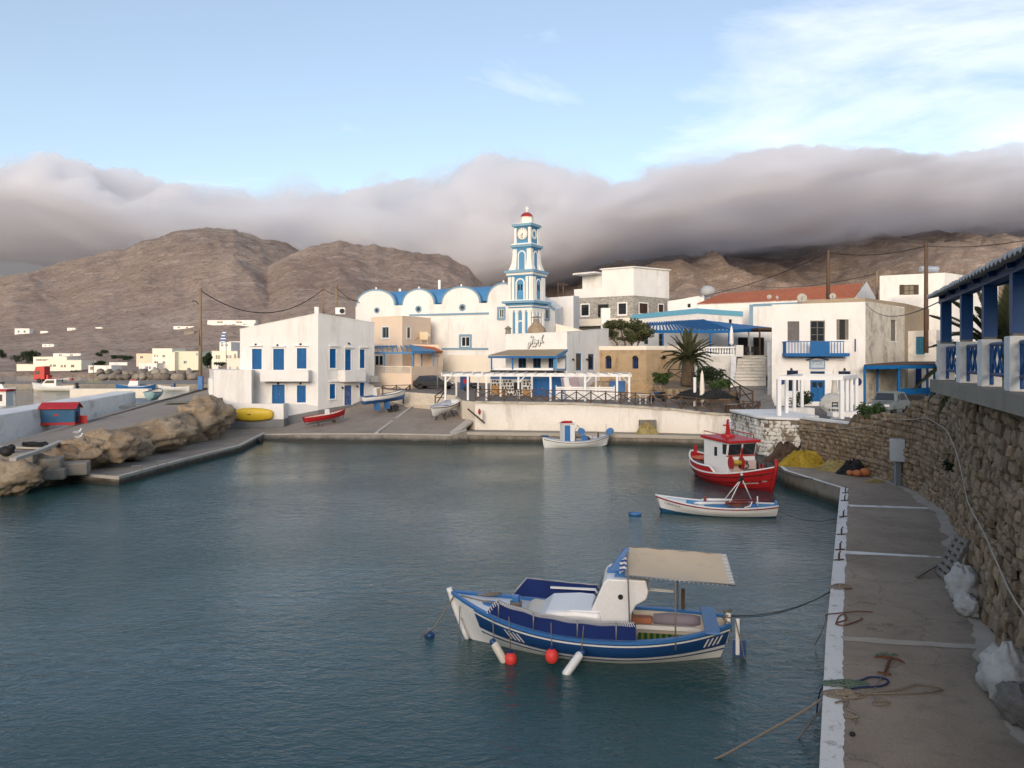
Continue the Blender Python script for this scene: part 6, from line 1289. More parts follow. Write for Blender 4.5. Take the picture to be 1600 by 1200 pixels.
for y in (.5, -.3): b = ext(bo, [(-.70, 1.87), (-.76, 1.98), (-1.0, 1.93), (-1.1, 1.98), (-1.22, 1.93), (-1.36, 1.97), (-1.42, 1.87)], y-.03, y+.03, BBLUE, 'rod_rack')
b = MB(); b.hexa([(-.55, -.12, 1.88), (-.55, .16, 1.88), (-.80, .16, 1.88), (-.80, -.12, 1.88), (-.93, -.05, 2.42), (-.93, .09, 2.42), (-1.05, .09, 2.42), (-1.05, -.05, 2.42)]); fix_normals(b.build('signal_mast', BBLUE, bo, world=False)); lb(bo, (-.72, .02, 1.885), (.40, .36, .05), BBLUE, 'mast_step')
for yy in (-.30, -.42): lt(bo, [(-1.3, yy, 1.36), (-2.1, yy, 1.33)], .02, BW, 'fishing_rod')
# canvas dodgers with laced rails
for sd, x0, x1 in ((1, 2.28, -1.22), (-1, 1.95, -.75)):
    n = 24; top_, bot_ = [], []
    for i in range(n+1):
        k = i/n; x = x0+(x1-x0)*k; t_ = x/6.75+.5; a = Vector(P(t_, 0, sd)); hgt = .38*min(1, k/.07) if sd > 0 else .46*min(1, k/.12); sag = .025*math.sin(k*n*1.3); xx = a.x
        bot_.append((xx, a.y-sd*.02, a.z+.05)); top_.append((xx-(0), a.y-sd*(.03+.02*math.sin(k*30)), a.z+.05+hgt+sag*.3))
    b = MB(); b.grid([bot_, top_]); b.grid([[(x, y-sd*.015, z) for x, y, z in bot_], [(x, y-sd*.015, z) for x, y, z in top_]]); b.build('canvas_dodger', CANVAS, bo, True, world=False)
    lt(bo, [(x, y, z+.015) for x, y, z in top_], .018, STEEL, 'dodger_rail', 6)
    for k in (2, 8, 15, 21): lt(bo, [(bot_[k][0], bot_[k][1]+sd*.02, bot_[k][2]-.04), (top_[k][0], top_[k][1]+sd*.02, top_[k][2]+.02)], .017, STEEL, 'stanchion', 6)
    b = MB()
    for i in range(n*3): k = i/(n*3); j = min(n-1, int(k*n)); p = Vector(top_[j]).lerp(Vector(top_[j+1]), k*n-j); b.bar(p+Vector((-.02, sd*.02, -.06)), p+Vector((.02, sd*.02, .03)), .016)
    o_ = b.build('lacing', BW, bo, world=False); o_['kind'] = 'stuff'
ext(bo, [(1.0, 1.06), (1.0, 1.10), (-.78, 1.10), (-.78, 1.06)], -1.10, -1.02, BW, 'spar'); 
# cockpit: sole, benches, cushions
deck(bo, P, .055, .36, BW, 0, 'cockpit_sole', v=.62, camber=0, inset=.08)
GREENM = None
def mat_stripes():
    m, nt, b = nodes_of('green_yellow_mat', .85, .2); v = coords(nt); wv = N(nt, 'TexWave', Scale=2.2, wave_type='BANDS', bands_direction='X'); nt.links.new(v, wv.inputs['Vector']); f = noise(nt, v, 6, 4)
    c = ramp(nt, wv.outputs['Fac'], [(0.25, (.02, .09, .02)), (.6, (.05, .20, .03)), (.9, (.30, .26, .03))]); c = mix(nt, .3, c, f, 'MULTIPLY'); nt.links.new(c, b.inputs['Base Color']); bump(nt, b, f, .5, .02); return m
GREENM = mat_stripes()
lb(bo, (-1.95, .22, .34), (1.4, .74, .05), GREENM, 'mat', bev=.015)
lb(bo, (-2.05, -.72, .36), (1.95, .34, .10), BW, 'bench')
PUR = paint('mauve_cushion', (.26, .23, .28), .9, .1, 3, 30, .3, .01); ORG = paint('orange_cushion', (.40, .16, .09), .9, .1, 3, 30, .3)
b = MB(); b.tube([(-1.62, -.72, .53), (-2.0, -.72, .54), (-2.4, -.73, .53), (-2.75, -.73, .53)], [.12, .15, .15, .13], 12); b.build('cushion_roll', PUR, bo, True, world=False); lb(bo, (-1.32, -.70, .50), (.55, .30, .16), ORG, 'cushion', bev=.05)
lb(bo, (-2.93, 0, .80), (.34, 1.9, .05), BBLUE, 'stern_seat', bev=.015)
lb(bo, (-1.10, .55, .45), (.05, .75, .5), BW, 'bulkhead')
lt(bo, [(-3.28, 0, .3), (-3.34, 0, .7), (-3.36, 0, 1.0)], [.07, .07, .06], BW, 'stern_post'); lb(bo, (-3.56, .02, .45), (.10, .07, .85), BW, 'rudder_head', bev=.02)
lb(bo, (-3.60, .02, .05), (.30, .05, .65), BNAVY, 'rudder'); b = MB()
for k in range(8):
    a = random.uniform(0, 6); b.tube([(-3.34+.1*math.cos(a+i*.7), .12*math.sin(a+i*.9), .55+.07*k+.03*math.sin(i)) for i in range(10)], .018, 5)
b.tube([(-3.5, .1, .9), (-3.62, .16, .4), (-3.7, .2, .02), (-3.85, .25, -.05)], .015, 5); b.build('stern_ropes', ROPE, bo, world=False)
# canopy and its poles
cz = [(-1.0, 1.02, 2.04), (-1.0, -1.1, 2.20), (-3.28, -1.08, 2.12), (-3.28, 1.02, 1.94)]; n, m = 14, 10; G_ = []
for i in range(n+1):
    row = []
    for j in range(m+1):
        a = Vector(cz[0]).lerp(Vector(cz[3]), i/n); c = Vector(cz[1]).lerp(Vector(cz[2]), i/n); p = a.lerp(c, j/m); p.z += -.09*math.sin(math.pi*j/m)*math.sin(math.pi*i/n)+.014*math.sin(i*1.7)*math.sin(j*1.1); row.append(tuple(p))
    G_.append(row)
b = MB(); b.grid(G_); b.grid([[(x, y, z-.012) for x, y, z in r] for r in G_]); b.build('canopy', CANOPY, bo, True, world=False)
lt(bo, [cz[0], cz[1], tuple(Vector(cz[2])+Vector((-.13, 0, 0))), tuple(Vector(cz[3])+Vector((-.13, 0, 0))), cz[0]], .02, STEEL, 'canopy_frame', 6)
b = MB()
for i in range(22): k = (i+.5)/22; p = Vector(cz[3]).lerp(Vector(cz[2]), k); b.bar(p, p+Vector((-.13, 0, .004)), .014); p = Vector(cz[0]).lerp(Vector(cz[3]), k); b.bar(p+Vector((0, -.03, .01)), p+Vector((0, .03, -.02)), .014)
for i in range(14): p = Vector(cz[0]).lerp(Vector(cz[1]), (i+.5)/14); b.bar(p+Vector((-.03, 0, .01)), p+Vector((.03, 0, -.02)), .014)
o_ = b.build('canopy_lacing', BW, bo, world=False); o_['kind'] = 'stuff'
for (x, y, z0, zt_) in ((-1.1, 1.22, .4, 2.62), (-2.1, 1.08, .42, 2.0), (-2.22, -.98, .5, 2.14), (-1.1, -1.0, .5, 2.16)): lt(bo, [(x, y, z0), (x+(.08 if zt_ > 2.5 else 0), y-.1, zt_)], .019, GREYWOOD, 'canopy_pole', 8)
lb(bo, (-2.35, -1.0, .95), (.09, .06, .55), WOOD, 'oar_bundle')
FLAGM = None
def flag_mat():
    m, nt, b = nodes_of('blue_white_striped_cloth', .85, .2); tcn = N(nt, 'TexCoord'); sp = N(nt, 'SeparateXYZ'); nt.links.new(tcn.outputs['Generated'], sp.inputs[0])
    ml = N(nt, 'Math', operation='MULTIPLY'); ml.inputs[1].default_value = 4.5; nt.links.new(sp.outputs['Z'], ml.inputs[0]); fr = N(nt, 'Math', operation='FRACT'); nt.links.new(ml.outputs[0], fr.inputs[0]); gt = N(nt, 'Math', operation='GREATER_THAN'); gt.inputs[1].default_value = .5; nt.links.new(fr.outputs[0], gt.inputs[0])
    nt.links.new(mix(nt, gt.outputs[0], (.03, .09, .33), (.7, .7, .7)), b.inputs['Base Color']); return m
FLAGM = flag_mat()
def flag(root, x, y, z, w_, h_, d=(1, 0), drop=.5, world=False):
    n, m = 8, 5; G_ = [[(x+d[0]*w_*i/n*(1-.3*drop)+.02*math.sin(i*1.4), y+d[1]*w_*i/n+.05*math.sin(i*1.1+j*.5), z+h_*j/m-drop*w_*(i/n)**1.2) for i in range(n+1)] for j in range(m+1)]; b = MB(); b.grid(G_); return b.build('flag', FLAGM, root, True, world=world)
flag(bo, -1.03, .96, 2.20, .26, .30, (1, .1), .7)
# fenders, floats and bow lines hang from the hull
def fender(x, y, z0, z1, tilt, root, mat=BW): 
    b = MB(); p0, p1 = Vector((x, y, z1)), Vector((x+tilt[0], y+tilt[1], z0)); d = (p1-p0); b.tube([p0, p0+d*.05, p0+d*.12, p0+d*.9, p0+d*.97, p1], [.03, .07, .095, .095, .08, .03], 14); return b.build('fender', mat, root, True, world=False)
f1 = fender(2.05, 1.24, -.02, .42, (-.30, .10), bo, BCREAM); f2 = fender(-.02, 1.48, -.05, .40, (.36, .30), bo)
for f_, c in ((f1, (2.06, 1.24, .41)), (f2, (-.03, 1.48, .39))): b = MB(); b.ball(c, .085, 10, 6); b.build('cap', BNAVY, f_, True, world=False)
b = MB(); b.ball((.33, 1.02, .02), .1) if 0 else None
FLO = paint('coral_float', (.75, .06, .05), .45, .06, 3, 20, .05)
for (x, y, z, r_) in ((1.62, 1.34, .08, .145), (.66, 1.46, .26, .155)):
    b = MB(); b.ball((x, y, z), (r_, r_, r_*1.12), 18, 12); fo = b.build('float_ball', FLO, bo, True, world=False); b = MB(); b.lathe([(.05, 0), (.045, .07)], (x, y, z+r_*1.05), 8); b.build('float_neck', NAVY, fo, world=False)
for pts in ([(2.05, 1.22, .44), (2.1, 1.04, .88)], [(1.62, 1.34, .24), (1.66, 1.26, .70), (1.7, 1.16, 1.0)], [(.66, 1.44, .44), (.68, 1.36, .62), (.7, 1.26, .95)], [(-.02, 1.48, .42), (-.03, 1.38, .66), (-.05, 1.27, .95)]): lt(bo, pts, .012, ROPE, 'lanyard', 5)
lt(bo, [(1.80, .05, .9), (2.5, .08, .98), (3.1, .1, 1.1), (3.28, .12, 1.08), (3.5, .15, .7), (3.75, .2, .32), (4.1, .25, .05)], .02, ROPE, 'bow_line', 6)
lt(bo, [(3.1, .12, 1.1), (3.12, .2, .6), (3.1, .22, -.05)], .012, ROPE, 'anchor_line', 5)
lt(bo, [(2.75, -.25, 1.05), (2.4, -.4, 1.0), (2.2, -.5, 1.02), (2.6, -.45, 1.03)], .03, ROPE, 'deck_rope', 5)
b = MB(); b.ball((-2.08, 19.85, .02), (.13, .13, .12), 14, 10); o_ = b.build('mooring_buoy', BNAVY, None, True); tag(o_, 'dark blue mooring buoy floating off the caique bow', 'buoy', kind='thing'); b = MB(); b.lathe([(.03, 0), (.05, .05)], (-2.08, 19.85, .13), 8)
b.build('ring', STEEL, o_)

# --- red fishing boat
rb = thing('red_fishing_boat', 'red wooden fishing boat with white wheelhouse tied at the quay', 'boat', (12.3, 44.4, 0), math.atan2(-.93, .36))
P, w, zs = hull_fn(7.7, 2.7, (1.38, .62, 1.05), .5, (.55, .8), .0, 2.4)
build_hull(rb, P, [(0, .62, RED, 'hull'), (.62, 1.0, paint('deep_red_bottom', (.22, .012, .016), .45), 'bottom')], paint('boat_inner_red', (.40, .08, .05), .6), .45, gun=.12, gun_mat=BW, gun_h=.07)
for v, h_ in ((.18, .03), (.40, .02)): strake(rb, P, v, BLACK, 'rubbing_strake', h_, .035)
# raised bulwark aft
for sd in (1, -1):
    A, B2 = [], []
    n = 26
    for i in range(n+1): t_ = .56*i/n; p = P(t_, 0, sd); hh = .34*(1 if t_ < .50 else max(0, 1-(t_-.50)/.06)); A.append((p[0], p[1]*1.0, p[2]+.02)); B2.append((p[0], p[1]*1.02, p[2]+.02+hh))
    b = MB(); b.grid([A, B2]); b.build('bulwark', RED, rb, True, world=False); lt(rb, [(x, y, z) for x, y, z in B2], .055, BW, 'bulwark_cap', 6)
lt(rb, [(3.88, 0, 1.75), (3.84, 0, 1.2), (3.6, 0, .4), (3.34, 0, -.3)], [.10, .10, .09, .08], RED, 'stem_post'); lt(rb, [(-3.9, 0, 1.35), (-3.7, 0, .6), (-3.1, 0, -.3)], .08, RED, 'stern_post')
deck(rb, P, .60, .97, paint('red_deck', (.36, .05, .04), .6), -.05, 'foredeck'); deck(rb, P, .04, .60, paint('grey_deck', (.35, .30, .28), .7), -.12, 'deck', camber=0)
ext(rb, [(1.15, .5), (.95, 1.62), (1.12, 2.35), (-1.15, 2.45), (-1.15, .5)], -.95, .95, BW, 'wheelhouse', .03)
ext(rb, [(1.32, 2.36), (1.30, 2.50), (-1.3, 2.62), (-1.3, 2.46)], -1.08, 1.08, RED, 'roof', .02)
# windows front (tilted) and side
def wpl(q, nm='window', m=GLASS): b = MB(); b.add(q, [(0, 1, 2, 3)]); return b.build(nm, m, rb, world=False)
def wf(z): return 1.15+(z-.5)*(.95-1.15)/(1.12) if z < 1.62 else .95+(z-1.62)*(.17/.73)
for y0, y1 in ((-.88, -.06), (.06, .88)): wpl([(wf(1.68)+.015, y0, 1.68), (wf(1.68)+.015, y1, 1.68), (wf(2.28)+.015, y1, 2.28), (wf(2.28)+.015, y0, 2.28)])
for y0, y1 in ((-.95, .95),): b = MB(); b.box((.99, 0, 1.64), (.08, 1.94, .05)); b.box((1.03, 0, 2.0), (.06, .08, .7)); b.build('window_frame', RED, rb, world=False)
for s_ in (-1, 1):
    wpl([(-.15, s_*.958, 1.55), (.12, s_*.958, 1.55), (.12, s_*.958, 2.05), (-.15, s_*.958, 2.05)]); wpl([(.62, s_*.956, 1.72), (.92, s_*.956, 1.72), (1.0, s_*.956, 2.28), (.60, s_*.956, 2.28)])
b = MB(); b.lathe([(.42, 0), (.36, .16), (.1, .2)], (-.2, 0, 2.56), 14); b.build('roof_base', RED, rb, world=False); b = MB(); b.hexa([(-.30, -.10, 2.72), (-.10, -.10, 2.72), (-.10, .10, 2.72), (-.30, .10, 2.72), (-.25, -.04, 3.55), (-.15, -.04, 3.55), (-.15, .04, 3.55), (-.25, .04, 3.55)]); b.box((-.2, 0, 3.22), (.10, .62, .08)); b.build('roof_mast', RED, rb, world=False); flag(rb, -.2, 0, 3.22, .35, .26, (.9, .3), .25)
for y in (-.9, .9): lt(rb, [(-1.2, y, 2.6), (-1.2, y, 2.85), (.9, y, 2.75), (.9, y, 2.5)], .025, RED, 'roof_rail', 6)
# net haulers: flanged drums
def hauler(root, c, r, ax, m1, m2_, w_=.5):
    d = Vector(ax).normalized(); M = Matrix.Translation(Vector(c)) @ d.to_track_quat('Z', 'Y').to_matrix().to_4x4(); b = MB(); b.lathe([(r*.45, -w_/2), (r*.38, 0), (r*.45, w_/2)], (0, 0, 0), 14, M); o = b.build('winch_drum', m2_, root, True, world=False)
    for s_ in (-1, 1): b = MB(); b.lathe([(r, s_*w_/2-.03), (r, s_*w_/2+.03)], (0, 0, 0), 18, M); b.build('flange', m1, o, world=False)
YEL = paint('yellow_line', (.45, .33, .05), .8, .2, 6, 30, .4)
hauler(rb, (1.55, -.75, 1.35), .34, (.2, 1, 0), RED, YEL, .62); hauler(rb, (2.5, .15, .98), .40, (.6, .8, 0), RED, MATS['grey_deck'], .18)
b = MB(); random.seed(11)
for k in range(16): a = random.uniform(0, 6); c = Vector((1.5, -.25, 1.2)); b.tube([c+Vector((.18*math.cos(a+i*.5), .22*math.sin(a*1.3+i*.5), .20*math.sin(a+i*.4))) for i in range(7)], .025, 5)
b.build('winch_gear', BLACK, rb, world=False)
b = MB()
for k in range(26): a = random.uniform(0, 6); c = Vector((2.5+random.uniform(-.6, .6), random.uniform(-.4, .4), .78)); b.tube([c+Vector((.22*math.cos(a+i*.8), .2*math.sin(a*1.3+i*.7), .12+.1*math.sin(a+i*.9))) for i in range(7)], .03, 5)
b.build('deck_gear', paint('dark_tangled_gear', (.07, .05, .045), .85, .4, 6, 20, .3), rb, world=False)
lb(rb, (1.35, -.05, .95), (.06, 1.5, .9), paint('pinkish_panel', (.62, .50, .46), .6), 'front_panel')
lb(rb, (-3.1, -.2, 1.45), (.14, .14, .7), RED, 'stern_bitt'); lb(rb, (-2.6, 0, 1.12), (.9, 1.3, .12), paint('orange_hatch', (.55, .14, .06), .6), 'aft_hatch', bev=.03)
# registration lettering on the bow, both sides, as small raised dashes in the shape of capitals
def lettering(root, P, t0, t1, v, h_, text, mat, side=-1, size=.2):
    cu = bpy.data.curves.new('lettering', 'FONT'); cu.body = text; cu.size = size; cu.extrude = .004; o = bpy.data.objects.new('tmp', cu); sc.collection.objects.link(o); dg = bpy.context.evaluated_depsgraph_get(); me = bpy.data.meshes.new_from_object(o.evaluated_get(dg)); bpy.data.objects.remove(o)
    xs = [q.co.x for q in me.vertices]; L = max(xs)-min(xs) or 1; x0 = min(xs)
    for q in me.vertices:
        k = (q.co.x-x0)/L; t_ = t0+(t1-t0)*k; vv = v-(q.co.y/size)*h_; p = Vector(P(t_, max(0, vv), side)); p.y += side*(.012+q.co.z); q.co = p
    me.materials.clear(); me.materials.append(mat); o = bpy.data.objects.new('lettering', me); link(o, root); return o
lettering(rb, P, .78, .90, .47, .11, 'ΝΙΚΟΛΑΟΣ', BW, -1); lettering(rb, P, .925, .955, .44, .08, '186', BW, -1)
# --- white rowing boat with oars
ro = thing('rowing_boat', 'white and blue open rowing boat with oars and red rail', 'boat', (9.15, 35.4, 0), R(168))
P, w, zs = hull_fn(5.35, 1.75, (.78, .42, .52), .25, (.32, .15), .35, 2.2)
BIN = paint('boat_inside_blue', (.06, .23, .46), .55, .12)
build_hull(ro, P, [(0, .60, BW, 'hull'), (.60, 1.0, paint('boot_blue', (.02, .09, .19), .4), 'bottom')], BIN, .55, gun=.09, gun_mat=BW, gun_h=.05); strake(ro, P, .07, paint('maroon_rail', (.25, .02, .05), .45), 'rail_strake', .09, .025)
deck(ro, P, .74, .985, BW, -.05, 'foredeck'); b = MB()
for (t_, wd, m_) in ((.62, .26, BW), (.42, .24, BIN), (.20, .26, BIN)): a = P(t_, .25, 1, .03); o_ = lb(ro, (a[0], 0, a[2]+.02), (wd, abs(a[1])*2, .04), m_, 'thwart')
def cloth():
    m, nt, b = nodes_of('striped_blanket', .9, .2); v = coords(nt); wv = N(nt, 'TexWave', Scale=1.6, bands_direction='Y'); nt.links.new(v, wv.inputs['Vector']); w2 = N(nt, 'TexWave', Scale=3.2, bands_direction='X'); nt.links.new(v, w2.inputs['Vector'])
    c = mix(nt, wv.outputs['Fac'], (.30, .07, .035), (.05, .065, .05)); c = mix(nt, maprange(nt, w2.outputs['Fac'], .7, .9, 0, .5), c, (.06, .10, .08)); nt.links.new(c, b.inputs['Base Color']); return m
G_ = [[(-.45-.95*i/12, .62-1.2*j/8, .47+.04*math.sin(i*.9+j)+.10*math.sin(math.pi*j/8)) for j in range(9)] for i in range(13)]; b = MB(); b.grid(G_); b.build('blanket', cloth(), ro, True, world=False)
RPOLE = paint('dark_red_oar', (.20, .03, .03), .5)
for (p0, p1, mt) in (((.55, -.35, .56), (-2.35, -.30, .66), RPOLE), ((.9, .38, .52), (-1.7, .30, .62), BW)):
    oa = lt(ro, [p0, p1], .035, RPOLE, 'oar', 8); d = (Vector(p1)-Vector(p0)).normalized(); lt(ro, [Vector(p0)-d*.05, Vector(p0)+d*.2, Vector(p0)+d*1.3], [.045, .075, .05], BW, 'oar_sleeve', 8)
apex = (-1.15, -.2, 1.62)
for q in ((-.55, .25, .5), (-.35, -.45, .5), (-1.65, -.5, .5)): lt(ro, [q, apex], .022, BW, 'tripod_leg', 6)
b = MB(); b.ball(apex, (.08, .08, .14)); b.ball((apex[0]+.08, apex[1], apex[2]-.1), .09); b.build('lamp_head', BLACK, ro, world=False); b = MB(); b.ball((apex[0], apex[1], apex[2]+.16), .06); b.build('lamp_top', BW, ro, world=False)
b = MB(); b.add([(-1.35, .35, .38), (-1.75, .55, .38), (-1.9, .1, .38), (-1.6, .3, .62)], [(0, 1, 3), (1, 2, 3), (2, 0, 3)]); b.build('folded_tarp', BBLUE, ro, world=False); b = MB(); b.tube([(-1.2, .62, .45), (-1.45, .5, .5), (-1.55, .35, .66)], .03, 6); b.build('white_hose', BW, ro, world=False)
lt(ro, [(-1.82, -.1, .4), (-1.82, -.1, .85)], .03, BW, 'thole_pin'); lb(ro, (.45, -.25, .62), (.12, .14, .2), RPOLE, 'cleat_block'); lb(ro, (-2.6, 0, .58), (.10, .28, .22), BIN, 'rudder_head')
lt(ro, [(2.5, .05, .62), (2.62, .2, .3), (2.75, .3, -.03)], .012, ROPE, 'bow_line', 5); lt(ro, [(-2.6, .1, .45), (-2.75, .15, .1), (-2.8, .16, -.05)], .012, ROPE, 'stern_line', 5)
lettering(ro, P, .93, .80, .30, .13, 'ΑΓ. ΝΙΚΟΛΑΟΣ Ν.Κ. 187', NAVY, 1)
c = Gd(993, 803, 0.05); b = MB(); b.ball((c.x, c.y, .04), (.27, .13, .10), 14, 8); o_ = b.build('float_buoy', BBLUE, None, True); tag(o_, 'small blue float lying off the rowing boat bow', 'buoy', kind='thing'); b = MB(); b.ball((c.x-.22, c.y+.05, .06), (.1, .08, .07)); b.build('float_end', BNAVY, o_, True)
# --- white boat at the far quay
wb = thing('far_white_boat', 'small white fishing boat with blue cabin door at the far quay', 'boat', (5.15, 62.4, 0), R(14))
P, w, zs = hull_fn(5.6, 2.0, (.98, .52, .85), .35, (.35, .2), .2, 2.3)
build_hull(wb, P, [(0, .72, BW, 'hull'), (.72, 1.0, paint('boot_green', (.02, .05, .04), .5), 'bottom')], BCREAM, .5, gun=.1, gun_mat=paint('pale_blue_rail', (.25, .36, .55), .5)); strake(wb, P, .16, WOOD, 'strake', .04, .02); strake(wb, P, .05, BW, 'strake', .04, .03)
deck(wb, P, .6, .97, BCREAM, -.05, 'foredeck'); deck(wb, P, .08, .6, paint('boat_deck_grey', (.4, .37, .33), .7), -.1, 'deck', camber=0)
ext(wb, [(-.35, .3), (-.35, 1.82), (-1.25, 1.86), (-1.25, .3)], -.55, .55, BW, 'cabin', .03); lb(wb, (-.98, -.565, 1.05), (.46, .03, 1.4), BBLUE, 'cabin_door'); lb(wb, (-.8, 0, 1.88), (1.1, 1.25, .05), BW, 'cabin_roof'); b = MB()
for k in range(12): a = random.uniform(0, 6); b.tube([(-.8+.5*math.cos(a+i*.6), .45*math.sin(a*1.4+i*.5), 1.96+.05*math.sin(i)) for i in range(6)], .035, 5)
b.build('roof_gear', RED, wb, world=False); hauler(wb, (.25, -.35, 1.25), .26, (.2, 1, 0), BBLUE, WOOD, .4); hauler(wb, (.45, -.5, .72), .24, (.2, 1, .1), BBLUE, BW, .2); hauler(wb, (2.75, -.1, 1.18), .26, (.5, .8, 0), BBLUE, BLACK, .4)
lt(wb, [(-.2, -.3, .5), (-.25, -.3, 1.3), (-.05, -.3, 1.75), (.1, -.3, 1.5)], .03, STEEL, 'hoop', 6); b = MB(); b.ball((.9, 0, .72), (.42, .5, .22), 12, 8); b.build('net_pile', paint('pale_net', (.55, .5, .46), .9, .2, 6, 20, .5), wb, True, world=False); b = MB(); b.ball((.75, -.3, .66), (.3, .3, .2), 10, 6); b.build('net_pile', WOOD, wb, True, world=False)
lb(wb, (1.7, -.2, .9), (.1, .1, .4), WOOD, 'bitt'); lt(wb, [(2.45, 0, .9), (2.45, 0, 1.75)], .02, STEEL, 'staff', 5); lb(wb, (-2.65, 0, .92), (.5, .5, .1), BNAVY, 'stern_cover'); lt(wb, [(-2.78, 0, .85), (-2.7, 0, .2), (-2.55, 0, -.2)], .07, BW, 'stern_post')
# --- generic small boats
def small_boat(name, label, loc, rz, L, B_, hull_m, bot_m, in_m, sheer=(.75, .45, .55), rx=0, ry=0, transom=.6, rail=None, draft=.25, thw=2, rail_m=None, group=None, bot_v=.62):
    o = thing(name, label, 'boat', loc, rz, group, rx, ry); P, w, zs = hull_fn(L, B_, sheer, draft, (.28, .08), transom, 2.2)
    build_hull(o, P, [(0, bot_v, hull_m, 'hull'), (bot_v, 1.0, bot_m, 'bottom')], in_m, .55, nt=24, nsub=4, gun=.09, gun_mat=rail_m or hull_m, transom=transom > .3)
    for k in range(thw): t_ = .25+.3*k; a = P(t_, .25, 1, .03); lb(o, (a[0], 0, a[2]), (.22, abs(a[1])*2, .04), rail_m or in_m, 'thwart')
    return o, P
def rampz(px, py): return None
c = W(509, 661, 71.0); o, P = small_boat('beached_red_boat', 'small red boat hauled out on the slipway beside the plinth', (c.x, c.y, c.z+.36), R(38), 4.0, 1.5, RED, paint('pale_grey_bottom', (.35, .36, .38), .6), BCREAM, (.62, .42, .42), ry=R(-6), rail_m=RED); deck(o, P, .6, .97, BCREAM, -.04, 'foredeck'); lb(o, (-.1, 0, .34), (1.3, 1.0, .14), BCREAM, 'cover', bev=.05); lb(o, (.2, 0, .62), (.35, .3, .5), BW, 'motor_box', bev=.03); lb(o, (-.7, 0, -.33), (.15, .5, .12), STEEL, 'chock'); lb(o, (.8, 0, -.33), (.15, .5, .16), WOOD, 'chock')
c = W(601, 638, 76.2); o, P = small_boat('beached_blue_boat', 'white boat with blue rail and bottom on a blue cradle', (c.x, c.y, c.z+.85), R(36), 4.7, 1.75, BW, BBLUE, BCREAM, (.75, .48, .5), ry=R(-5), rail_m=BNAVY, bot_v=.5); deck(o, P, .03, .32, BBLUE, -.02, 'aft_deck'); lb(o, (-.75, 0, .78), (.5, .75, .95), BW, 'console', bev=.03); lb(o, (-.78, -.39, .85), (.36, .02, .7), paint('tan_door', (.42, .29, .15), .7), 'console_door')
for x in (-.9, .2): lb(o, (x, 0, -.55), (.15, 1.0, .75), BBLUE, 'cradle')
for i, (px, py) in enumerate(((618, 641), (610, 643))):
    p = W(px, py, 76.3); M = Matrix.Translation(p+Vector((0, 0, .25))) @ Matrix.Rotation(R(80), 4, 'X'); b = MB(); b.lathe([(.2, -.09), (.33, -.09), (.35, 0), (.33, .09), (.2, .09), (.17, 0)], (0, 0, 0), 16, M); o_ = b.build('old_tyre', BLACK, None, True); tag(o_, ['old tyre lying under the blue cradle boat, the one further from house', 'old tyre under the blue cradle boat, the one nearer the house'][i], 'tyre', 'tyres under the beached boat', 'thing')
c = W(694, 652, 70.6); o, P = small_boat('beached_white_boat', 'white boat with brown rail propped on trestles by the slipway edge', (c.x, c.y, c.z+.62), R(248), 4.9, 1.85, BW, BW, paint('inner_pale', (.55, .58, .62), .6), (.80, .52, .55), ry=R(8), rail_m=BW); strake(o, P, .10, paint('brown_rail', (.12, .03, .03), .5), 'rail_strake', .07, .02, nt=24); deck(o, P, .03, .3, BBLUE, 0, 'aft_sole', v=.45, camber=0); b = MB(); b.ball((.2, 0, .25), (.4, .4, .2)); b.build('net_pile', MATS['pale_net'], o, True, world=False)
for x in (-.9, .8):
    for y in (-.5, .5): lt(o, [(x, y*.3, -.05), (x, y, -.72)], .05, WOOD, 'trestle', 6)
# left harbour boats
def cabin(o, x0, x1, w_, z0, z1, m=BW): q = ext(o, [(x1, z0), (x1-.5, z1), (x0, z1), (x0, z0)], -w_/2, w_/2, m, 'cabin', .04); return q
o, P = small_boat('motor_cruiser', 'white motor cruiser with long cabin across the inlet', (*Gd(85, 611.5, 0).xy, 0), R(180), 9.6, 3.0, BW, paint('boat_tan', (.45, .40, .33), .6), BCREAM, (1.9, 1.2, 1.2), transom=.8, draft=.4, thw=0); deck(o, P, .5, .97, BW, -.05, 'foredeck'); ext(o, [(2.4, 1.2), (1.2, 2.6), (-1.0, 2.7), (-1.0, 1.1)], -1.1, 1.1, BW, 'cabin', .08)
for s_ in (-1, 1): b = MB(); b.add([(1.5, s_*1.11, 1.75), (1.1, s_*1.11, 2.35), (-.6, s_*1.11, 2.4), (-.6, s_*1.11, 1.75)], [(0, 1, 2, 3)]); b.build('window', GLASS, o, world=False)
lb(o, (-2.4, 0, 2.65), (3.0, 2.2, .10), BW, 'hardtop'); lb(o, (-3.9, .6, 2.6), (.6, .6, .4), RED, 'life_raft')
for y in (-1, 1): lt(o, [(-3.6, y, 1.2), (-3.6, y, 2.6)], .05, STEEL, 'post')
lb(o, (-4.9, .3, 1.2), (.5, .5, 1.2), BLACK, 'outboard_motor')
o, P = small_boat('inlet_boat', 'small white boat with dark awning at the inlet edge', (*Gd(6, 611, 0).xy, 0), R(15), 5.0, 2.0, BW, BNAVY, BCREAM, (.9, .6, .6)); cabin(o, -1.2, .3, 1.3, .5, 1.5); lb(o, (-.5, 0, 1.75), (1.0, 1.0, .35), BLACK, 'awning')
o, P = small_boat('inlet_boat', 'white open fishing boat moored left of the power pole', (*Gd(271, 610.5, 0).xy, 0), R(180), 7.0, 2.2, BW, BW, BCREAM, (1.3, .8, 1.1), transom=.2, thw=3); cabin(o, -.3, .6, .9, .6, 1.6, BNAVY)
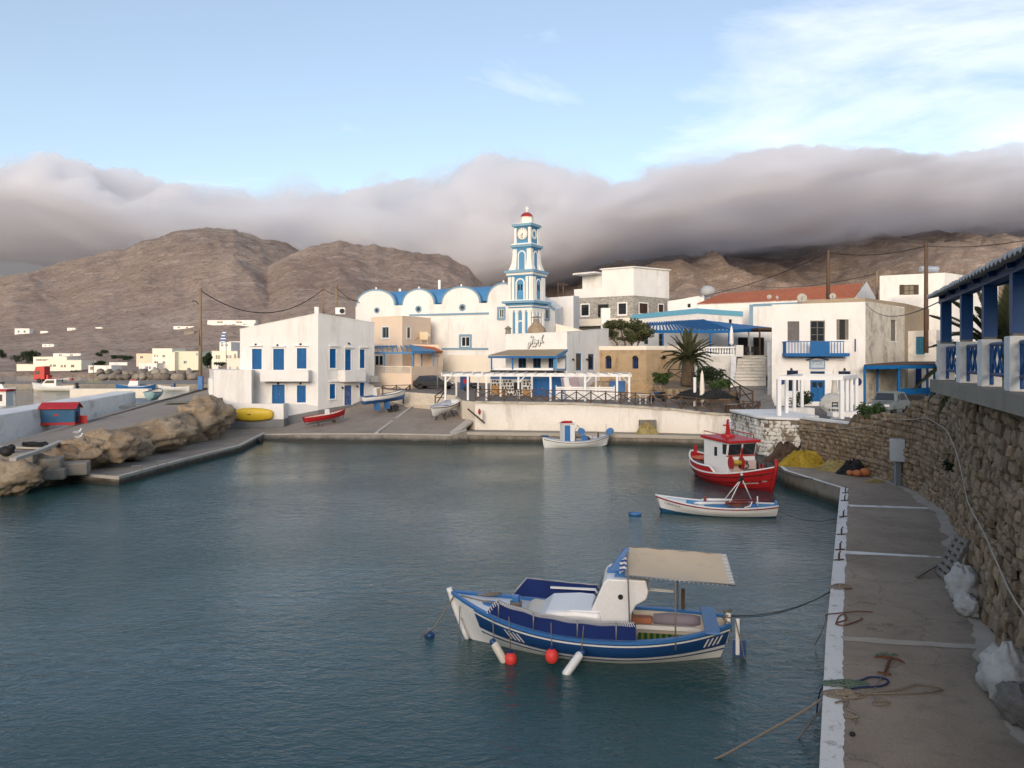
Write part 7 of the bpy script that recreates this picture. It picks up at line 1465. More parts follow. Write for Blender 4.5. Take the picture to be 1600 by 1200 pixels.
o, P = small_boat('inlet_boat', 'blue boat with white cabin moored beside the bollards', (*Gd(205, 609, 0).xy, 0), R(190), 6.6, 2.2, BBLUE, BBLUE, BCREAM, (1.3, .9, 1.0), thw=1); cabin(o, -1.6, .6, 1.4, .8, 2.0); lb(o, (-.6, 0, 2.1), (1.2, 1.0, .3), RED, 'roof_box')
o, P = small_boat('inlet_boat', 'blue boat with white rail nearest the white wall end', (*Gd(222, 609.5, 0).xy, 0), R(20), 5.6, 2.0, BBLUE, BNAVY, BCREAM, (1.4, .8, .9), rail_m=BW)
c = W(241, 621, 70.5); o, P = small_boat('teal_dinghy', 'pale teal dinghy standing at the end of the white wall', (c.x, c.y, zplat(70.5)+.3), R(100), 3.4, 1.4, paint('pale_teal', (.30, .46, .48), .5), MATS['pale_teal'], BCREAM, (.75, .5, .5), rail_m=BNAVY)
# ------------------------------------------------------------------ left bank: wall, hut, rocks, gulls
t = thing('breakwater_wall', 'thick white breakwater wall with cracked plaster behind the little hut', 'wall', (-30.5, 55, 2.3))
CRACK = paint('cracked_white_plaster', (.84, .81, .76), .9, .1, .7, 7, .8, .06, (.42, .36, .29), .26, .9)
A, B_, C_, D_ = [], [], [], []; n = 36
for i in range(n+1):
    k = i/n; y = 36+k*33.5; x = -31.0-2.2*k; h_ = 1.72-.8*k; z = zplat(y); j = .06*mnoise.noise((x*.6, y*.6, 1))
    A.append((x, y, z-.6)); B_.append((x-.08+j, y, z+h_*.92)); C_.append((x-.35+j, y, z+h_+j)); D_.append((x-2.2, y+.3, z+h_-.05+j))
mb = MB(); mb.grid([A, B_]); mb.build('wall_face', CRACK, t, True); mb = MB(); mb.grid([B_, C_, D_]); mb.build('wall_top', WHITE, t, True)
mb = MB(); mb.add([A[-1], B_[-1], C_[-1], D_[-1], (D_[-1][0], D_[-1][1], 0)], [(0, 1, 2, 3, 4)]); mb.build('wall_end', CRACK, t)
rows = [[(x, y, z) for x, y, z in D_]]
for w_, dz in ((.9, .5), (2.2, 1.4), (4.0, 2.4), (7, 5)): rows.append([(x-w_-.5*mnoise.noise((y*.3, w_, 0)), y, max(-1.5, z-dz+.35*mnoise.noise((y*.5, w_, 3)))) for x, y, z in D_])
mb = MB(); mb.grid(rows); o = mb.build('earth_bank', paint('dry_bank_earth', (.28, .21, .13), .95, .25, .8, 8, .8, .08, (.12, .10, .05), .35, .8), None, True); tag(o, 'dry earth bank outside the breakwater wall', kind='structure')
mb = MB(); mb.box((X(172, 74), 74.2, 3.7), (7.4, .8, .9)); o = mb.build('low_wall', CREAM); bevel(o, .06); tag(o, 'low cream wall at the far end of the breakwater', 'wall', kind='thing')
hb = W(95, 663, 54.6); t = thing('small_hut', 'little blue hut with a red pitched roof on the platform', 'hut', (hb.x, hb.y, zplat(54.6)), R(12))
HBL = paint('hut_blue', (.025, .10, .19), .6, .15, 2, 20, .2)
lb(t, (0, 0, .62), (2.1, 1.2, 1.1), HBL, 'wall'); lb(t, (0, 0, .08), (2.2, 1.3, .16), RED, 'plinth')
for s_ in (-1, 1): b = MB(); b.hexa([(-1.2, s_*.78, 1.10), (1.2, s_*.78, 1.10), (1.2, 0, 1.46), (-1.2, 0, 1.46), (-1.2, s_*.78, 1.16), (1.2, s_*.78, 1.16), (1.2, 0, 1.53), (-1.2, 0, 1.53)]); fix_normals(b.build('roof', RED, t, world=False))
b = MB(); b.add([(1.05, -.6, 1.17), (1.05, .6, 1.17), (1.05, 0, 1.45)], [(0, 1, 2)]); b.add([(-1.05, .6, 1.17), (-1.05, -.6, 1.17), (-1.05, 0, 1.45)], [(0, 1, 2)]); b.build('gable', HBL, t, world=False)
lb(t, (1.06, -.05, .5), (.03, .4, .75), DARK, 'doorway'); lb(t, (1.35, .25, .3), (.5, .06, .55), RED, 'door'); lb(t, (-.1, -.612, .68), (.28, .02, .12), RED, 'vent')
def rock_mat():
    m, nt, b = nodes_of('layered_limestone', .95, .12); v = coords(nt, world=True); a = noise(nt, v, .5, 8, .65, .4); f = noise(nt, v, 6, 8, .72, .3); vo = N(nt, 'TexVoronoi', Scale=1.3); nt.links.new(v, vo.inputs['Vector'])
    c = ramp(nt, a, [(.3, (.29, .21, .14)), (.5, (.40, .305, .21)), (.72, (.50, .41, .30))]); c = mix(nt, maprange(nt, f, .48, .72, 0, .6), c, (.16, .11, .07)); c = mix(nt, maprange(nt, noise(nt, v, 1.1, 6, .7), .64, .70, 0, .7), c, (.55, .47, .38))
    nt.links.new(c, b.inputs['Base Color']); h = N(nt, 'Math', operation='ADD'); nt.links.new(f, h.inputs[0]); nt.links.new(a, h.inputs[1]); bump(nt, b, h.outputs[0], 1.0, .18); return m
ROCK = rock_mat()
for (lab, px, py, Y, r_, sd, rz) in (('rounded tan boulder nearest the gulls on the left quay', 170, 698, 47.6, (1.5, 1.1, .95), 2, .5), ('long tan boulder in the middle of the rock bank', 252, 680, 55, (2.5, 1.3, 1.05), 6, .95), ('big undercut tan rock at the house end of the bank', 316, 651, 63.5, (2.5, 1.7, 1.45), 9, 1.0), ('pale weathered rock low beside the steps', 128, 706, 46.2, (1.5, 1.0, .8), 12, .3), ('small wedge rock between the two long boulders', 212, 700, 50.5, (1.1, .8, .75), 15, .8), ('reddish rubble rock under the overhang by house', 330, 664, 68, (1.8, 1.0, .9), 18, 1.1), ('brown water edge boulder at the picture edge', 5, 748, 40.4, (1.7, 1.1, .95), 21, .2), ('rock ledge beside the broken concrete steps', 52, 735, 42.8, (1.5, .9, .8), 25, .4)):
    c = W(px, py, Y); boulder('boulder', lab, tuple(c), r_, ROCK, sd, 56, 40, 'boulder', .42, 'boulders along the left bank', rz=rz)
t = thing('broken_steps', 'broken concrete block steps at the water edge on the left', 'steps', tuple(W(70, 735, 43)))
for (px, py, Y, d) in ((45, 722, 42.6, (3.2, 1.2, .9)), (95, 728, 43.8, (2.8, 1.3, .7)), (20, 712, 42, (2.2, 1.4, .6)), (70, 738, 42.6, (2.0, .8, .6))): b = MB(); b.box(W(px, py, Y)-Vector((0, 0, d[2]/2-.2)), d, .35); bevel(b.build('block', CONC, t), .08)
t = thing('rock_outcrop', 'craggy tan rock face between platform and low quay', 'rock', (X(230, 54), 52.5, .4)); pe = [px2(105, 45.2), px2(150, 47.6), px2(205, 51.6), px2(255, 56), px2(335, 65.6), px2(347, 72)]; G_ = []
for i in range(91):
    p = along(pe, i/90); a = along(pe, min(1, i/90+.02))-along(pe, max(0, i/90-.02)); nn = Vector((a.y, -a.x)).normalized(); row = []; zt_ = zplat(p.y)+.12
    for j in range(19):
        k = j/18; q = Vector((p.x, p.y, zt_+(.3-zt_)*k)); e = q*.55; bu = 1.15*math.sin(math.pi*min(1, k*.75+.12))+.75*(mnoise.voronoi(e)[0][0]-.45)+.55*mnoise.fractal(e*1.4, .8, 2.1, 5)-.6; row.append((q.x+nn.x*bu, q.y+nn.y*bu, q.z+.25*mnoise.noise(e*2)*(j not in (0, 18))))
    G_.append([(p.x-nn.x*1.2, p.y-nn.y*1.2, zt_-.1)]+row)
b = MB(); b.grid(G_); b.build('rock_face', ROCK, t, True)
def gull(label, loc, rz, sit=False):
    t = thing('gull', label, 'bird', loc, rz, 'gulls on the left bank'); z = .12 if sit else .22; b = MB()
    b.tube([(-.27, 0, z+.02), (-.2, 0, z+.02), (-.1, 0, z+.01), (.03, 0, z+.01), (.12, 0, z+.05), (.165, 0, z+.12), (.185, 0, z+.18), (.215, 0, z+.215), (.25, 0, z+.21)], [.012, .04, .075, .09, .075, .045, .04, .045, .02], 10); b.build('body', BW, t, True, world=False)
    b = MB(); b.tube([(.245, 0, z+.21), (.30, 0, z+.20)], [.016, .006], 6); b.build('beak', YEL, t, world=False)
    for s_ in (-1, 1): b = MB(); b.ball((-.06, s_*.07, z+.04), (.19, .025, .055), 10, 6); b.build('wing', paint('gull_grey', (.36, .37, .39), .7) if 'gull_grey' not in MATS else MATS['gull_grey'], t, True, world=False); b = MB(); b.tube([(0, s_*.03, z-.05), (0, s_*.03, 0)], .008, 5); b.build('leg', YEL, t, world=False)
def platp(px, py): Y = 7.3/((py-HZ)/F+.05); return Vector((X(px, Y), Y, zplat(Y)))
gull('white gull standing upright on the rock edge', tuple(platp(121, 681)), R(20)); gull('white gull crouching in front of the upright one', tuple(platp(123, 686)), R(10), True)
t = thing('rope_heap', 'dark heap of old rope on the platform edge', 'rope heap', tuple(platp(55, 698))); b = MB(); random.seed(4); c = platp(55, 698)
for k in range(24): a = random.uniform(0, 6); r_ = random.uniform(.2, .5); b.tube([c+Vector((r_*1.5*math.cos(a+i*.6), r_*.6*math.sin(a+i*.6), .05+.22*random.random())) for i in range(7)], .03, 5)
b.build('coil', BLACK, t)
c = platp(10, 715); b = MB(); b.ball(c+Vector((0, 0, .3)), (.4, .3, .32)); b.ball(c+Vector((.2, .1, .5)), (.2, .2, .2)); o = b.build('black_sack', BLACK, None, True); tag(o, 'black sack standing on the platform at the picture edge', 'sack', kind='thing')
c = platp(278, 631); b = MB(); b.box((c.x, c.y, c.z+.15), (1.9, 1.3, .12), .2); o = b.build('flat_slab', paint('green_grey_slab', (.16, .17, .14), .8)); tag(o, 'flat grey green slab lying on top of the rocks', 'slab', kind='thing')
t = thing('kiosk', 'cream kiosk with red roof beside the inlet water', 'kiosk', (*Gd(5, 634, .6).xy, .6)); lb(t, (0, 0, 1.0), (1.7, 1.5, 2.0), BW, 'wall'); lb(t, (0, 0, 2.1), (2.1, 1.9, .25), RED, 'roof'); lb(t, (-.05, -.76, 1.1), (.8, .05, .9), GLASS, 'window')
# things by the low quay
b = MB(); p = Gd(385, 664.5, .4); b.box((p.x, p.y, .55), (1.5, .5, .3)); o = b.build('cement_block', BCREAM); bevel(o, .04); tag(o, 'cream cement block lying on the low quay by house', 'block', kind='thing')
c = Gd(402, 684, .4); M = Matrix.Translation((c.x+.25, c.y-.35, .1)) @ Matrix.Rotation(R(90), 4, 'X'); b = MB(); b.lathe([(.17, -.1), (.3, -.1), (.32, 0), (.3, .1), (.17, .1)], (0, 0, 0), 14, M); o = b.build('tyre_fender', BLACK, None, True); tag(o, 'black tyre fender hanging on the low quay corner', 'tyre', kind='thing')
for i, (px, py, dx) in enumerate(((206, 741, .5), (246, 733, .5))):
    c = Gd(px, py-5, .5); b = MB(); b.tube([c, c+Vector((0, 0, .28)), c+Vector((dx, .15, .28)), c+Vector((dx, .15, 0))], .035, 6); o = b.build('mooring_ring', STEEL); tag(o, ['iron mooring hoop at the low quay corner', 'iron mooring hoop second from the low quay corner'][i], 'mooring hoop', kind='thing')
# ------------------------------------------------------------------ far shore on the left
b = MB(); q = [px2(-120, 179), px2(332, 178), px2(335, 215), px2(140, 206), px2(112, 200), px2(-120, 200)]; o = slab('inlet_pier', CONC, q, -1.5, 1.2); tag(o, 'grey concrete pier across the inlet', kind='structure')
b = MB(); Yl = [Gd(px, py, 1.205) for px, py in ((134, 598), (160, 598), (157, 594.3), (138, 594.3))]
for i in range(7): k0, k1 = i/7, (i+.5)/7; p = [Yl[0].lerp(Yl[1], k0), Yl[0].lerp(Yl[1], k1), Yl[3].lerp(Yl[2], k1+.06), Yl[3].lerp(Yl[2], k0+.06)]; b.add(p, [(0, 1, 2, 3)])
b.build('hatched_marking', paint('yellow_road_paint', (.55, .45, .12), .8), o)
def wheel(root, c, r, w_, ax='Y'):
    M = Matrix.Translation(Vector(c)) @ Matrix.Rotation(R(90), 4, 'X'); b = MB(); b.lathe([(r*.55, -w_/2), (r*.95, -w_/2), (r, -w_*.3), (r, w_*.3), (r*.95, w_/2), (r*.55, w_/2)], (0, 0, 0), 20, M); o = b.build('wheel', BLACK, root, True, world=False)
    b = MB(); b.lathe([(r*.1, -w_*.42), (r*.56, -w_*.40), (r*.56, w_*.40), (r*.1, w_*.42)], (0, 0, 0), 14, M); b.build('rim', STEEL, o, world=False); return o
tr = thing('red_truck', 'red tractor truck parked on the pier across the inlet', 'truck', (*Gd(78, 597.5, 1.2).xy, 1.2), R(180))
TRED = paint('truck_red', (.45, .02, .02), .35, .05, spec=.5)
ext(tr, [(3.3, .7), (3.35, 1.7), (3.0, 3.0), (2.8, 3.75), (.6, 3.95), (.6, .7)], -1.2, 1.2, TRED, 'cab', .12); b = MB(); b.add([(3.36, -1.1, 1.85), (3.36, 1.1, 1.85), (3.08, 1.1, 2.85), (3.08, -1.1, 2.85)], [(0, 1, 2, 3)]); b.build('windscreen', GLASS, tr, world=False)
for s_ in (-1, 1):
    b = MB(); b.add([(1.7, s_*1.21, 1.95), (2.95, s_*1.21, 1.9), (2.8, s_*1.21, 2.75), (1.7, s_*1.21, 2.8)], [(0, 1, 2, 3)]); b.build('side_window', GLASS, tr, world=False); wheel(tr, (2.0, s_*1.05, .52), .52, .35); wheel(tr, (-2.0, s_*1.05, .52), .52, .5); lb(tr, (3.38, s_*.9, .95), (.06, .35, .2), BW, 'headlight')
lb(tr, (-1.2, 0, .85), (3.6, 1.0, .3), BLACK, 'chassis'); lb(tr, (-1.6, 0, 1.1), (2.4, 2.2, .12), TRED, 'rear_mudguard'); lb(tr, (.2, 0, 1.3), (.5, 1.6, 1.0), TRED, 'fuel_box')
def block_house(name, label, vols, mat, wins=(), group='houses across the inlet'):
    """vols: (px0, py_top, px1, py_base, Y, depth); wins: (volume, px0, py0, px1, py1, style)"""
    v0 = vols[0]; t = thing(name, label, 'house', tuple(W((v0[0]+v0[2])/2, v0[3], v0[4])), group=group); facs = []
    for i, (a, y0, c, y1, Y, d) in enumerate(vols):
        foot = [px2(a, Y), px2(c, Y), (X(c, Y)+d*.15, Y+d), (X(a, Y)+d*.15, Y+d)]; hs = [w_[1:5] for w_ in wins if w_[0] == i]
        f_ = shell(t, foot, Zp(y1, Y)-1.5, Zp(y0, Y), mat if not isinstance(mat, list) else mat[i], {0: hs}, rec=.25); facs.append(f_[0]); parapet(t, f_, [Zp(y0, Y)]*4, mat if not isinstance(mat, list) else mat[i], (0, 1), .15, .1)
    for (i, a, y0, c, y1, *st) in wins:
        m_ = st[0] if st else GLASS; u0, z0, u1, z1 = facs[i].rect((a, y0, c, y1)); w_ = hang(t, facs[i], u0, u1, z0, z1, -.24, -.2, m_, 'window'); um = (u0+u1)/2
        hang(w_, facs[i], um-.05, um+.05, z0, z1, -.2, -.14, BW, 'frame')
    return t
CR2 = paint('sunny_cream', (.78, .72, .61), .8, .05); PGRN = paint('pale_green_wash', (.64, .66, .52), .8, .05); LBRN = paint('dull_brown', (.20, .09, .06), .7)
block_house('long_cream_house', 'long low cream house with a brown stripe behind the red truck', [(73, 563, 127, 581.5, 330, 9), (52, 558, 104, 571, 338, 9), (26, 569.5, 76, 581.5, 334, 8)], CR2, [(0, 78, 569.5, 81, 573), (0, 83, 569.5, 87, 573), (0, 95, 570.5, 98, 574), (0, 100, 570, 103, 574), (0, 111, 570, 116, 574), (1, 56, 561.5, 76, 563.5, LBRN)])
block_house('three_storey_house', 'three storey white and green house with blue windows across the inlet', [(238, 550.5, 273, 577, 262, 9), (238, 545, 269, 551, 263, 8), (273, 549.5, 313, 571.5, 264, 10), (213, 553, 239, 566, 266, 8), (217, 568, 245, 578, 258, 6)], [CR2, CR2, PGRN, PEACH, WHITE], [(0, 241, 554, 243, 558), (0, 245, 554, 247, 558), (0, 254, 554.5, 258, 558.5, BNAVY), (0, 254, 564.5, 258, 568.5, BNAVY), (0, 241, 564.5, 247, 569), (2, 272.5+1, 555, 276.5, 558, BNAVY), (2, 306, 551.5, 309.5, 555.5, PALEBLUE), (2, 287, 564, 291.5, 568, BNAVY), (3, 219, 556.5, 223.5, 560), (4, 227, 572.5, 231.5, 576.5, BNAVY), (4, 232.5, 572.5, 236, 576.5, BNAVY), (4, 239.5, 573.5, 244, 576)])
block_house('cream_villa', 'cream villa with tall windows beside the striped flag', [(331, 549, 371, 570.5, 236, 9)], CR2, [(0, 337, 555, 340, 561), (0, 341, 555, 344, 561), (0, 354, 555, 357, 561), (0, 358.5, 555, 361.5, 561), (0, 366, 553, 369, 560)])
block_house('white_terrace_house', 'white terraced house above the cream villa roof', [(343, 535, 361, 548, 300, 8), (358, 534, 381, 545, 310, 8)], WHITE, [(0, 345.5, 538, 349, 541), (0, 352, 538, 356, 541), (1, 362, 536, 365, 539), (1, 369, 537, 371.5, 540)])
block_house('plaque_building', 'small cream building with faint lettering next to the white house', [(354.5, 561, 377, 580, 150, 6)], CR2, [(0, 358.5, 573, 361, 579), (0, 370, 573, 372.5, 579)])
block_house('boat_shed', 'low white shed with a red brown door left of boulders', [(138, 571.5, 174, 580.5, 300, 6)], WHITE, [(0, 141, 573, 145.5, 578, LBRN)])
for i, (a, y0, c, y1, Y, lab) in enumerate(((23, 513.5, 46, 521.5, 900, 'white villa with arcades high on the left slope'), (63, 517.5, 75, 520, 880, 'tiny pink white cottage beside the villa on the slope'), (105, 512.5, 118, 516, 960, 'small white house alone at mid slope'), (66, 538, 84, 542, 620, 'little white chapel house low on the left slope'), (149, 511.5, 160, 513, 980, 'low white wall house farthest up the slope'), (83, 552.5, 126, 556.5, 420, 'long low white house half hidden behind cream house'), (271, 510, 303, 513.5, 800, 'white farmhouse with trees on the slope left of pole'), (288, 518, 303, 522, 700, 'unfinished grey house frame under the white farmhouse'), (324, 500.5, 399, 505.5, 760, 'long white sloping walled house above the flag'), (354, 505.5, 397, 508, 700, 'low pale wall house below the long sloping house'))):
    Y = ground_Y((a+c)/2, y1); block_house('hillside_house', lab, [(a, y0, c, y1+.6, Y-1, 4)], WHITE if 'grey' not in lab else CONC, [(0, a+(c-a)*k, y0+(y1-y0)*.35, a+(c-a)*(k+.12), y0+(y1-y0)*.8) for k in ((.2, .6) if c-a > 12 else ())], 'houses scattered on the slope')
# field walls
for (a, y0, c, y1, Y, lab) in ((107, 563.5, 147, 566, 420, 'white roadside wall behind the cream house'), (171, 567, 199, 570, 330, 'broken white roadside wall right of boat shed'), (337, 571, 353, 575.5, 225, 'low cream garden wall below the villa')): b = MB(); b.bar(W(a, (y0+y1)/2, Y), W(c, (y0+y1)/2, Y), .4, (y1-y0)/F*Y*1.6); o = b.build('roadside_wall', WHITE); tag(o, lab, 'wall', kind='thing')
GREYR = stone_mat('grey_breakwater_rock', [(0, (.16, .14, .12)), (.5, (.25, .225, .195)), (1, (.36, .33, .29))])
random.seed(21); k = 0
ords = ['first', 'second', 'third', 'fourth', 'fifth', 'sixth', 'seventh', 'eighth', 'ninth', 'tenth', 'eleventh', 'twelfth']
for row, (y0, Y, n_) in enumerate(((582, 226, 12), (588.5, 214, 12))):
    for i in range(n_):
        px = 160+i*12.2+random.uniform(-3, 3)+row*4; s_ = random.uniform(.8, 1.5); c = W(px, y0+random.uniform(-1, 1), Y); boulder('breakwater_boulder', f'{ords[i]} grey boulder from the boat shed end of the {"upper" if row == 0 else "lower"} breakwater row', (c.x, c.y, c.z-.1), (1.35*s_, 1.0, .85*s_), GREYR, 60+k, 10, 8, 'boulder', .5, 'breakwater boulders across the inlet', rz=random.uniform(0, 3)); k += 1
# ------------------------------------------------------------------ trees, palms, shrubs
def leaf_mat(name, lo, hi):
    m, nt, b = nodes_of(name, .7, .25); g = N(nt, 'NewGeometry'); c = ramp(nt, g.outputs['Random Per Island'], [(0, lo), (1, hi)]); nt.links.new(c, b.inputs['Base Color']); return m
LEAF = leaf_mat('olive_leaves', (.035, .045, .018), (.11, .115, .05)); DLEAF = leaf_mat('dark_leaves', (.012, .024, .012), (.035, .055, .026)); PALMG = leaf_mat('palm_green', (.030, .042, .018), (.085, .09, .04)); SHRUB = leaf_mat('shrub_green', (.02, .045, .012), (.06, .10, .03))
def leaves(clumps, n, size, seed=0, flat=.7):
    rs = random.Random(seed); b = MB()
    for k in range(n):
        c, r_ = clumps[rs.randrange(len(clumps))]; d = Vector((rs.gauss(0, 1), rs.gauss(0, 1), rs.gauss(0, 1))).normalized()*(rs.random()**.4)
        p = Vector(c)+Vector((d.x*r_[0], d.y*r_[1], d.z*r_[2])); a = Vector((rs.gauss(0, 1), rs.gauss(0, 1), rs.gauss(0, flat))).normalized(); q = a.cross(Vector((rs.gauss(0, 1), rs.gauss(0, 1), rs.gauss(0, 1)))).normalized(); s_ = size*rs.uniform(.6, 1.4)
        b.add([p-a*s_, p+q*s_*.45, p+a*s_, p-q*s_*.45], [(0, 1, 2, 3)])
    return b
def tree(name, label, base, clumps, trunks, n, size, mat, seed=0, group=None, tr=.12):
    t = thing(name, label, 'tree', base, group=group); b = MB()
    for pts in trunks: b.tube(pts, [tr*(1-.6*i/(len(pts)-1)) for i in range(len(pts))], 7)
    b.build('trunk', POLE, t, True); o = leaves(clumps, n, size, seed).build('crown', mat, t); return t
c = W(980, 545, 86); rs = random.Random(5); cl = [((c.x+rs.uniform(-2.2, 2.2), c.y+rs.uniform(-1.0, 1.0), c.z+rs.uniform(1.0, 2.9)), (rs.uniform(.4, 1.1), .7, rs.uniform(.25, .6))) for i in range(30)]
tree('tamarisk_tree', 'wind bent olive green tree behind the tan stone building', tuple(c-Vector((0, 0, .4))), cl, [[c+Vector((dx, 0, -.4)), c+Vector((dx*1.1+.1, 0, .6)), c+Vector((dx*1.8, .1, 1.4)), c+Vector((dx*2.2, .2, 2.2))] for dx in (-1.1, -.3, .4, 1.0)], 5200, .17, LEAF, 1)
for i, (px0, px1, py0, py1, Y, lab, n_) in enumerate(((-10, 18, 545, 560, 400, 'dark clump of trees at the picture edge of far shore', 900), (14, 62, 546, 568, 390, 'wide dark green tree clump beside the long cream house', 2400), (178, 210, 553, 564, 330, 'dark round tree clump right of the boat shed', 1100), (147, 172, 564, 571, 320, 'flat dark bushes behind the boat shed', 700), (152, 176, 546, 557, 420, 'thin brown tree behind the dark bushes', 500), (321, 332, 548, 572, 225, 'dark narrow tree between the green house and villa', 700), (339, 352, 566, 572, 222, 'low dark shrub before the cream villa', 400), (112, 160, 579, 584, 318, 'strip of low shrubs along the beach road', 500))):
    Y = ground_Y((px0+px1)/2, py1)-1 if py1 < 569 else Y
    rs = random.Random(i+40); w_ = (px1-px0)/F*Y; h_ = (py1-py0)/F*Y; c = W((px0+px1)/2, py1, Y); nc = max(4, int(w_/1.6)); cl = [((c.x+rs.uniform(-.5, .5)*w_*.9, c.y+rs.uniform(-1.5, 1.5), c.z+h_*rs.uniform(.25, .8)), (w_*.13+.6, 1.4, h_*.26)) for k in range(nc)]
    tree('shore_tree', lab, tuple(c), cl, [[c+Vector((w_*dx, 0, -.6)), c+Vector((w_*dx, 0, h_*.5))] for dx in (-.25, .2)], n_, .42, DLEAF, i, 'trees along the far shore', .2)
# date palm
def frond_mesh(L, droop, seed):
    rs = random.Random(seed); b = MB(); n = 22; P_ = []
    for i in range(n+1): k = i/n; P_.append(Vector((L*(k-.12*droop*k**3), 0, L*(.18*k*(1-droop*.3)-droop*.75*k**2.1))))
    b.tube(P_, [.035*(1-.85*i/n) for i in range(n+1)], 4)
    for i in range(2, n+1):
        for s_ in (-1, 1):
            for h_ in (0, .5):
                k = min(1, (i-h_)/n); p = P_[i-1].lerp(P_[i], 1-h_); d = (P_[i]-P_[i-1]).normalized(); l = L*.20*math.sin(math.pi*(.12+.84*k))**.7*rs.uniform(.85, 1.1); e = p+d*l*.75+Vector((0, s_*l*.62, l*(.30-.45*rs.random()*droop)-.1*l)); w_ = Vector((0, 0, .018))+d*.022; b.add([p-w_, p+w_, e], [(0, 1, 2)])
    me = bpy.data.meshes.new('frond'); me.from_pydata([tuple(v) for v in b.v], [], b.f); me.materials.append(PALMG); return me
FR = [frond_mesh(1.0, d, i) for i, d in enumerate((.12, .3, .5, .75, 1.0))]
def palm(label, base, th, r0, r1, L, n, seed, mn=0.0):
    rs = random.Random(seed); t = thing('palm_tree', label, 'palm tree', base); b = MB(); prof = []; m = 16
    for i in range(m+1): k = i/m; rr = r0+(r1-r0)*k; prof += [(rr, th*k), (rr*1.08, th*(k+.5/m))]
    b.lathe(prof, (0, 0, 0), 14); b.build('trunk', paint('palm_bark', (.13, .09, .06), .95, .3, 3, 14, 1.0, .08) if 'palm_bark' not in MATS else MATS['palm_bark'], t, world=False)
    for i in range(n):
        el = R(78)*(1-((i+.5)/n)**.9*1.2); az = i*2.39996+rs.uniform(-.2, .2); k = min(4, max(0, int((1-el/R(78))*3.2))); s_ = L*rs.uniform(.85, 1.1)
        piece('frond', FR[k], t, (0, 0, th+.02), (0, -max(el, R(-25)), az), (s_, s_, s_))
    return t
palm('date palm with thick shaggy trunk before the white terrace wall', (*px2(1075, 72.5), Zp(602, 72.5)), 2.5, .68, .46, 2.65, 46, 2)
p = W(1585, 520, 26); palm('dark palm crown seen behind the pavilion columns', (16.3, 26, 5.2), 1.8, .35, .3, 2.8, 40, 5)
def shrub(name, label, c, r_, n, size, seed, mat=SHRUB, group=None):
    rs = random.Random(seed); cl = [((c[0]+rs.uniform(-.6, .6)*r_[0], c[1]+rs.uniform(-.5, .5)*r_[1], c[2]+rs.uniform(.1, .9)*r_[2]), (r_[0]*.4, r_[1]*.4, r_[2]*.35)) for i in range(9)]
    t = thing(name, label, 'shrub', tuple(c), group=group); leaves(cl, n, size, seed).build('foliage', mat, t); b = MB(); [b.tube([Vector(c)+Vector((0, 0, -.1)), Vector(q[0])], .02, 4) for q in cl]; b.build('stem', POLE, t); return t
shrub('shrub', 'dark green shrub right of the palm trunk', W(1113, 601, 70), (1.7, 1.0, 1.5), 2000, .12, 3, DLEAF); shrub('shrub', 'bright green low shrub before the sloping fence', W(1124, 608, 68.5), (1.2, .8, .8), 1200, .11, 4); shrub('shrub', 'green shrub on the stone bank left of palm', W(1035, 597, 74), (1.1, .7, .8), 1000, .12, 5)
shrub('wall_plant', 'caper plant growing on the stone wall by the parked jeep', Vector((19.0, 41.6, 3.5)), (.9, .5, 1.1), 1500, .08, 6); shrub('wall_plant', 'small weed tuft hanging on the tall stone wall', Vector((15.9, 28.3, 3.0)), (.4, .4, .5), 500, .06, 7, DLEAF); shrub('wall_plant', 'weed tuft on the white terrace wall coping', Vector((X(1168, 63), 62.9, 2.0)), (.4, .15, .5), 350, .08, 8, DLEAF); shrub('wall_plant', 'tuft of weeds at the foot of the stone bastion', Vector((16.9, 48.5, .95)), (.5, .4, .5), 400, .07, 9, DLEAF)
# stone planter bank below the palm
t = thing('stone_planter', 'low rubble planter wall round the foot of the palm', 'wall', (*px2(1075, 70.5), 3.3)); rubble(t, [px2(1020, 74), px2(1045, 71.2), px2(1085, 69.6), px2(1132, 69.4), px2(1150, 71)], lambda f: 2.9, lambda f: 4.5-.5*f, .34, RUB, seed=31, depth=.08)
b = MB(); b.add([(*px2(1020, 74), 4.5), (*px2(1045, 71.2), 4.4), (*px2(1085, 69.6), 4.2), (*px2(1132, 69.4), 4.0), (*px2(1150, 71), 4.0), (*px2(1140, 79), 4.6), (*px2(1030, 80), 4.8)], [tuple(range(7))]); b.build('soil', MATS['dry_earth'], t)
# ------------------------------------------------------------------ fences
def xfence(label, path, H=1.1, n=None, z=None, name='rail_fence', mat=WOOD, group=None):
    P3 = path; t = thing(name, label, 'fence', tuple(P3[0]), group=group); Ls = [(b-a).length for a, b in zip(P3[:-1], P3[1:])]; T = sum(Ls); n = n or max(1, round(T/1.65))
    def at(s):
        for i, L in enumerate(Ls):
            if s <= L or i == len(Ls)-1: return P3[i].lerp(P3[i+1], min(1, s/L))
            s -= L
    pts = [at(T*i/n) for i in range(n+1)]; up = Vector((0, 0, 1))
    for p in pts: b = MB(); b.bar(p-up*.1, p+up*H, .11); b.build('post', mat, t)
    for a, c in zip(pts[:-1], pts[1:]):
        d = (c-a).normalized()*.06
        for q0, q1, w_ in ((a+up*(H-.06)+d, c+up*(H-.06)-d, .09), (a+up*.16+d, c+up*(H-.2)-d, .07), (a+up*(H-.2)+d+Vector((0, .075, 0)), c+up*.16-d+Vector((0, .075, 0)), .07)): b = MB(); b.bar(q0, q1, w_, .07); b.build('rail' if w_ > .08 else 'brace', mat, t)
    return t
fpath = [Vector((p[0], p[1], zv(*p)+.05)) for p in [tuple(along(offset(fwx, .28), 1-i/24)) for i in range(24)]]
xfence('long brown cross braced fence along the terrace edge', fpath, 1.08, 24)
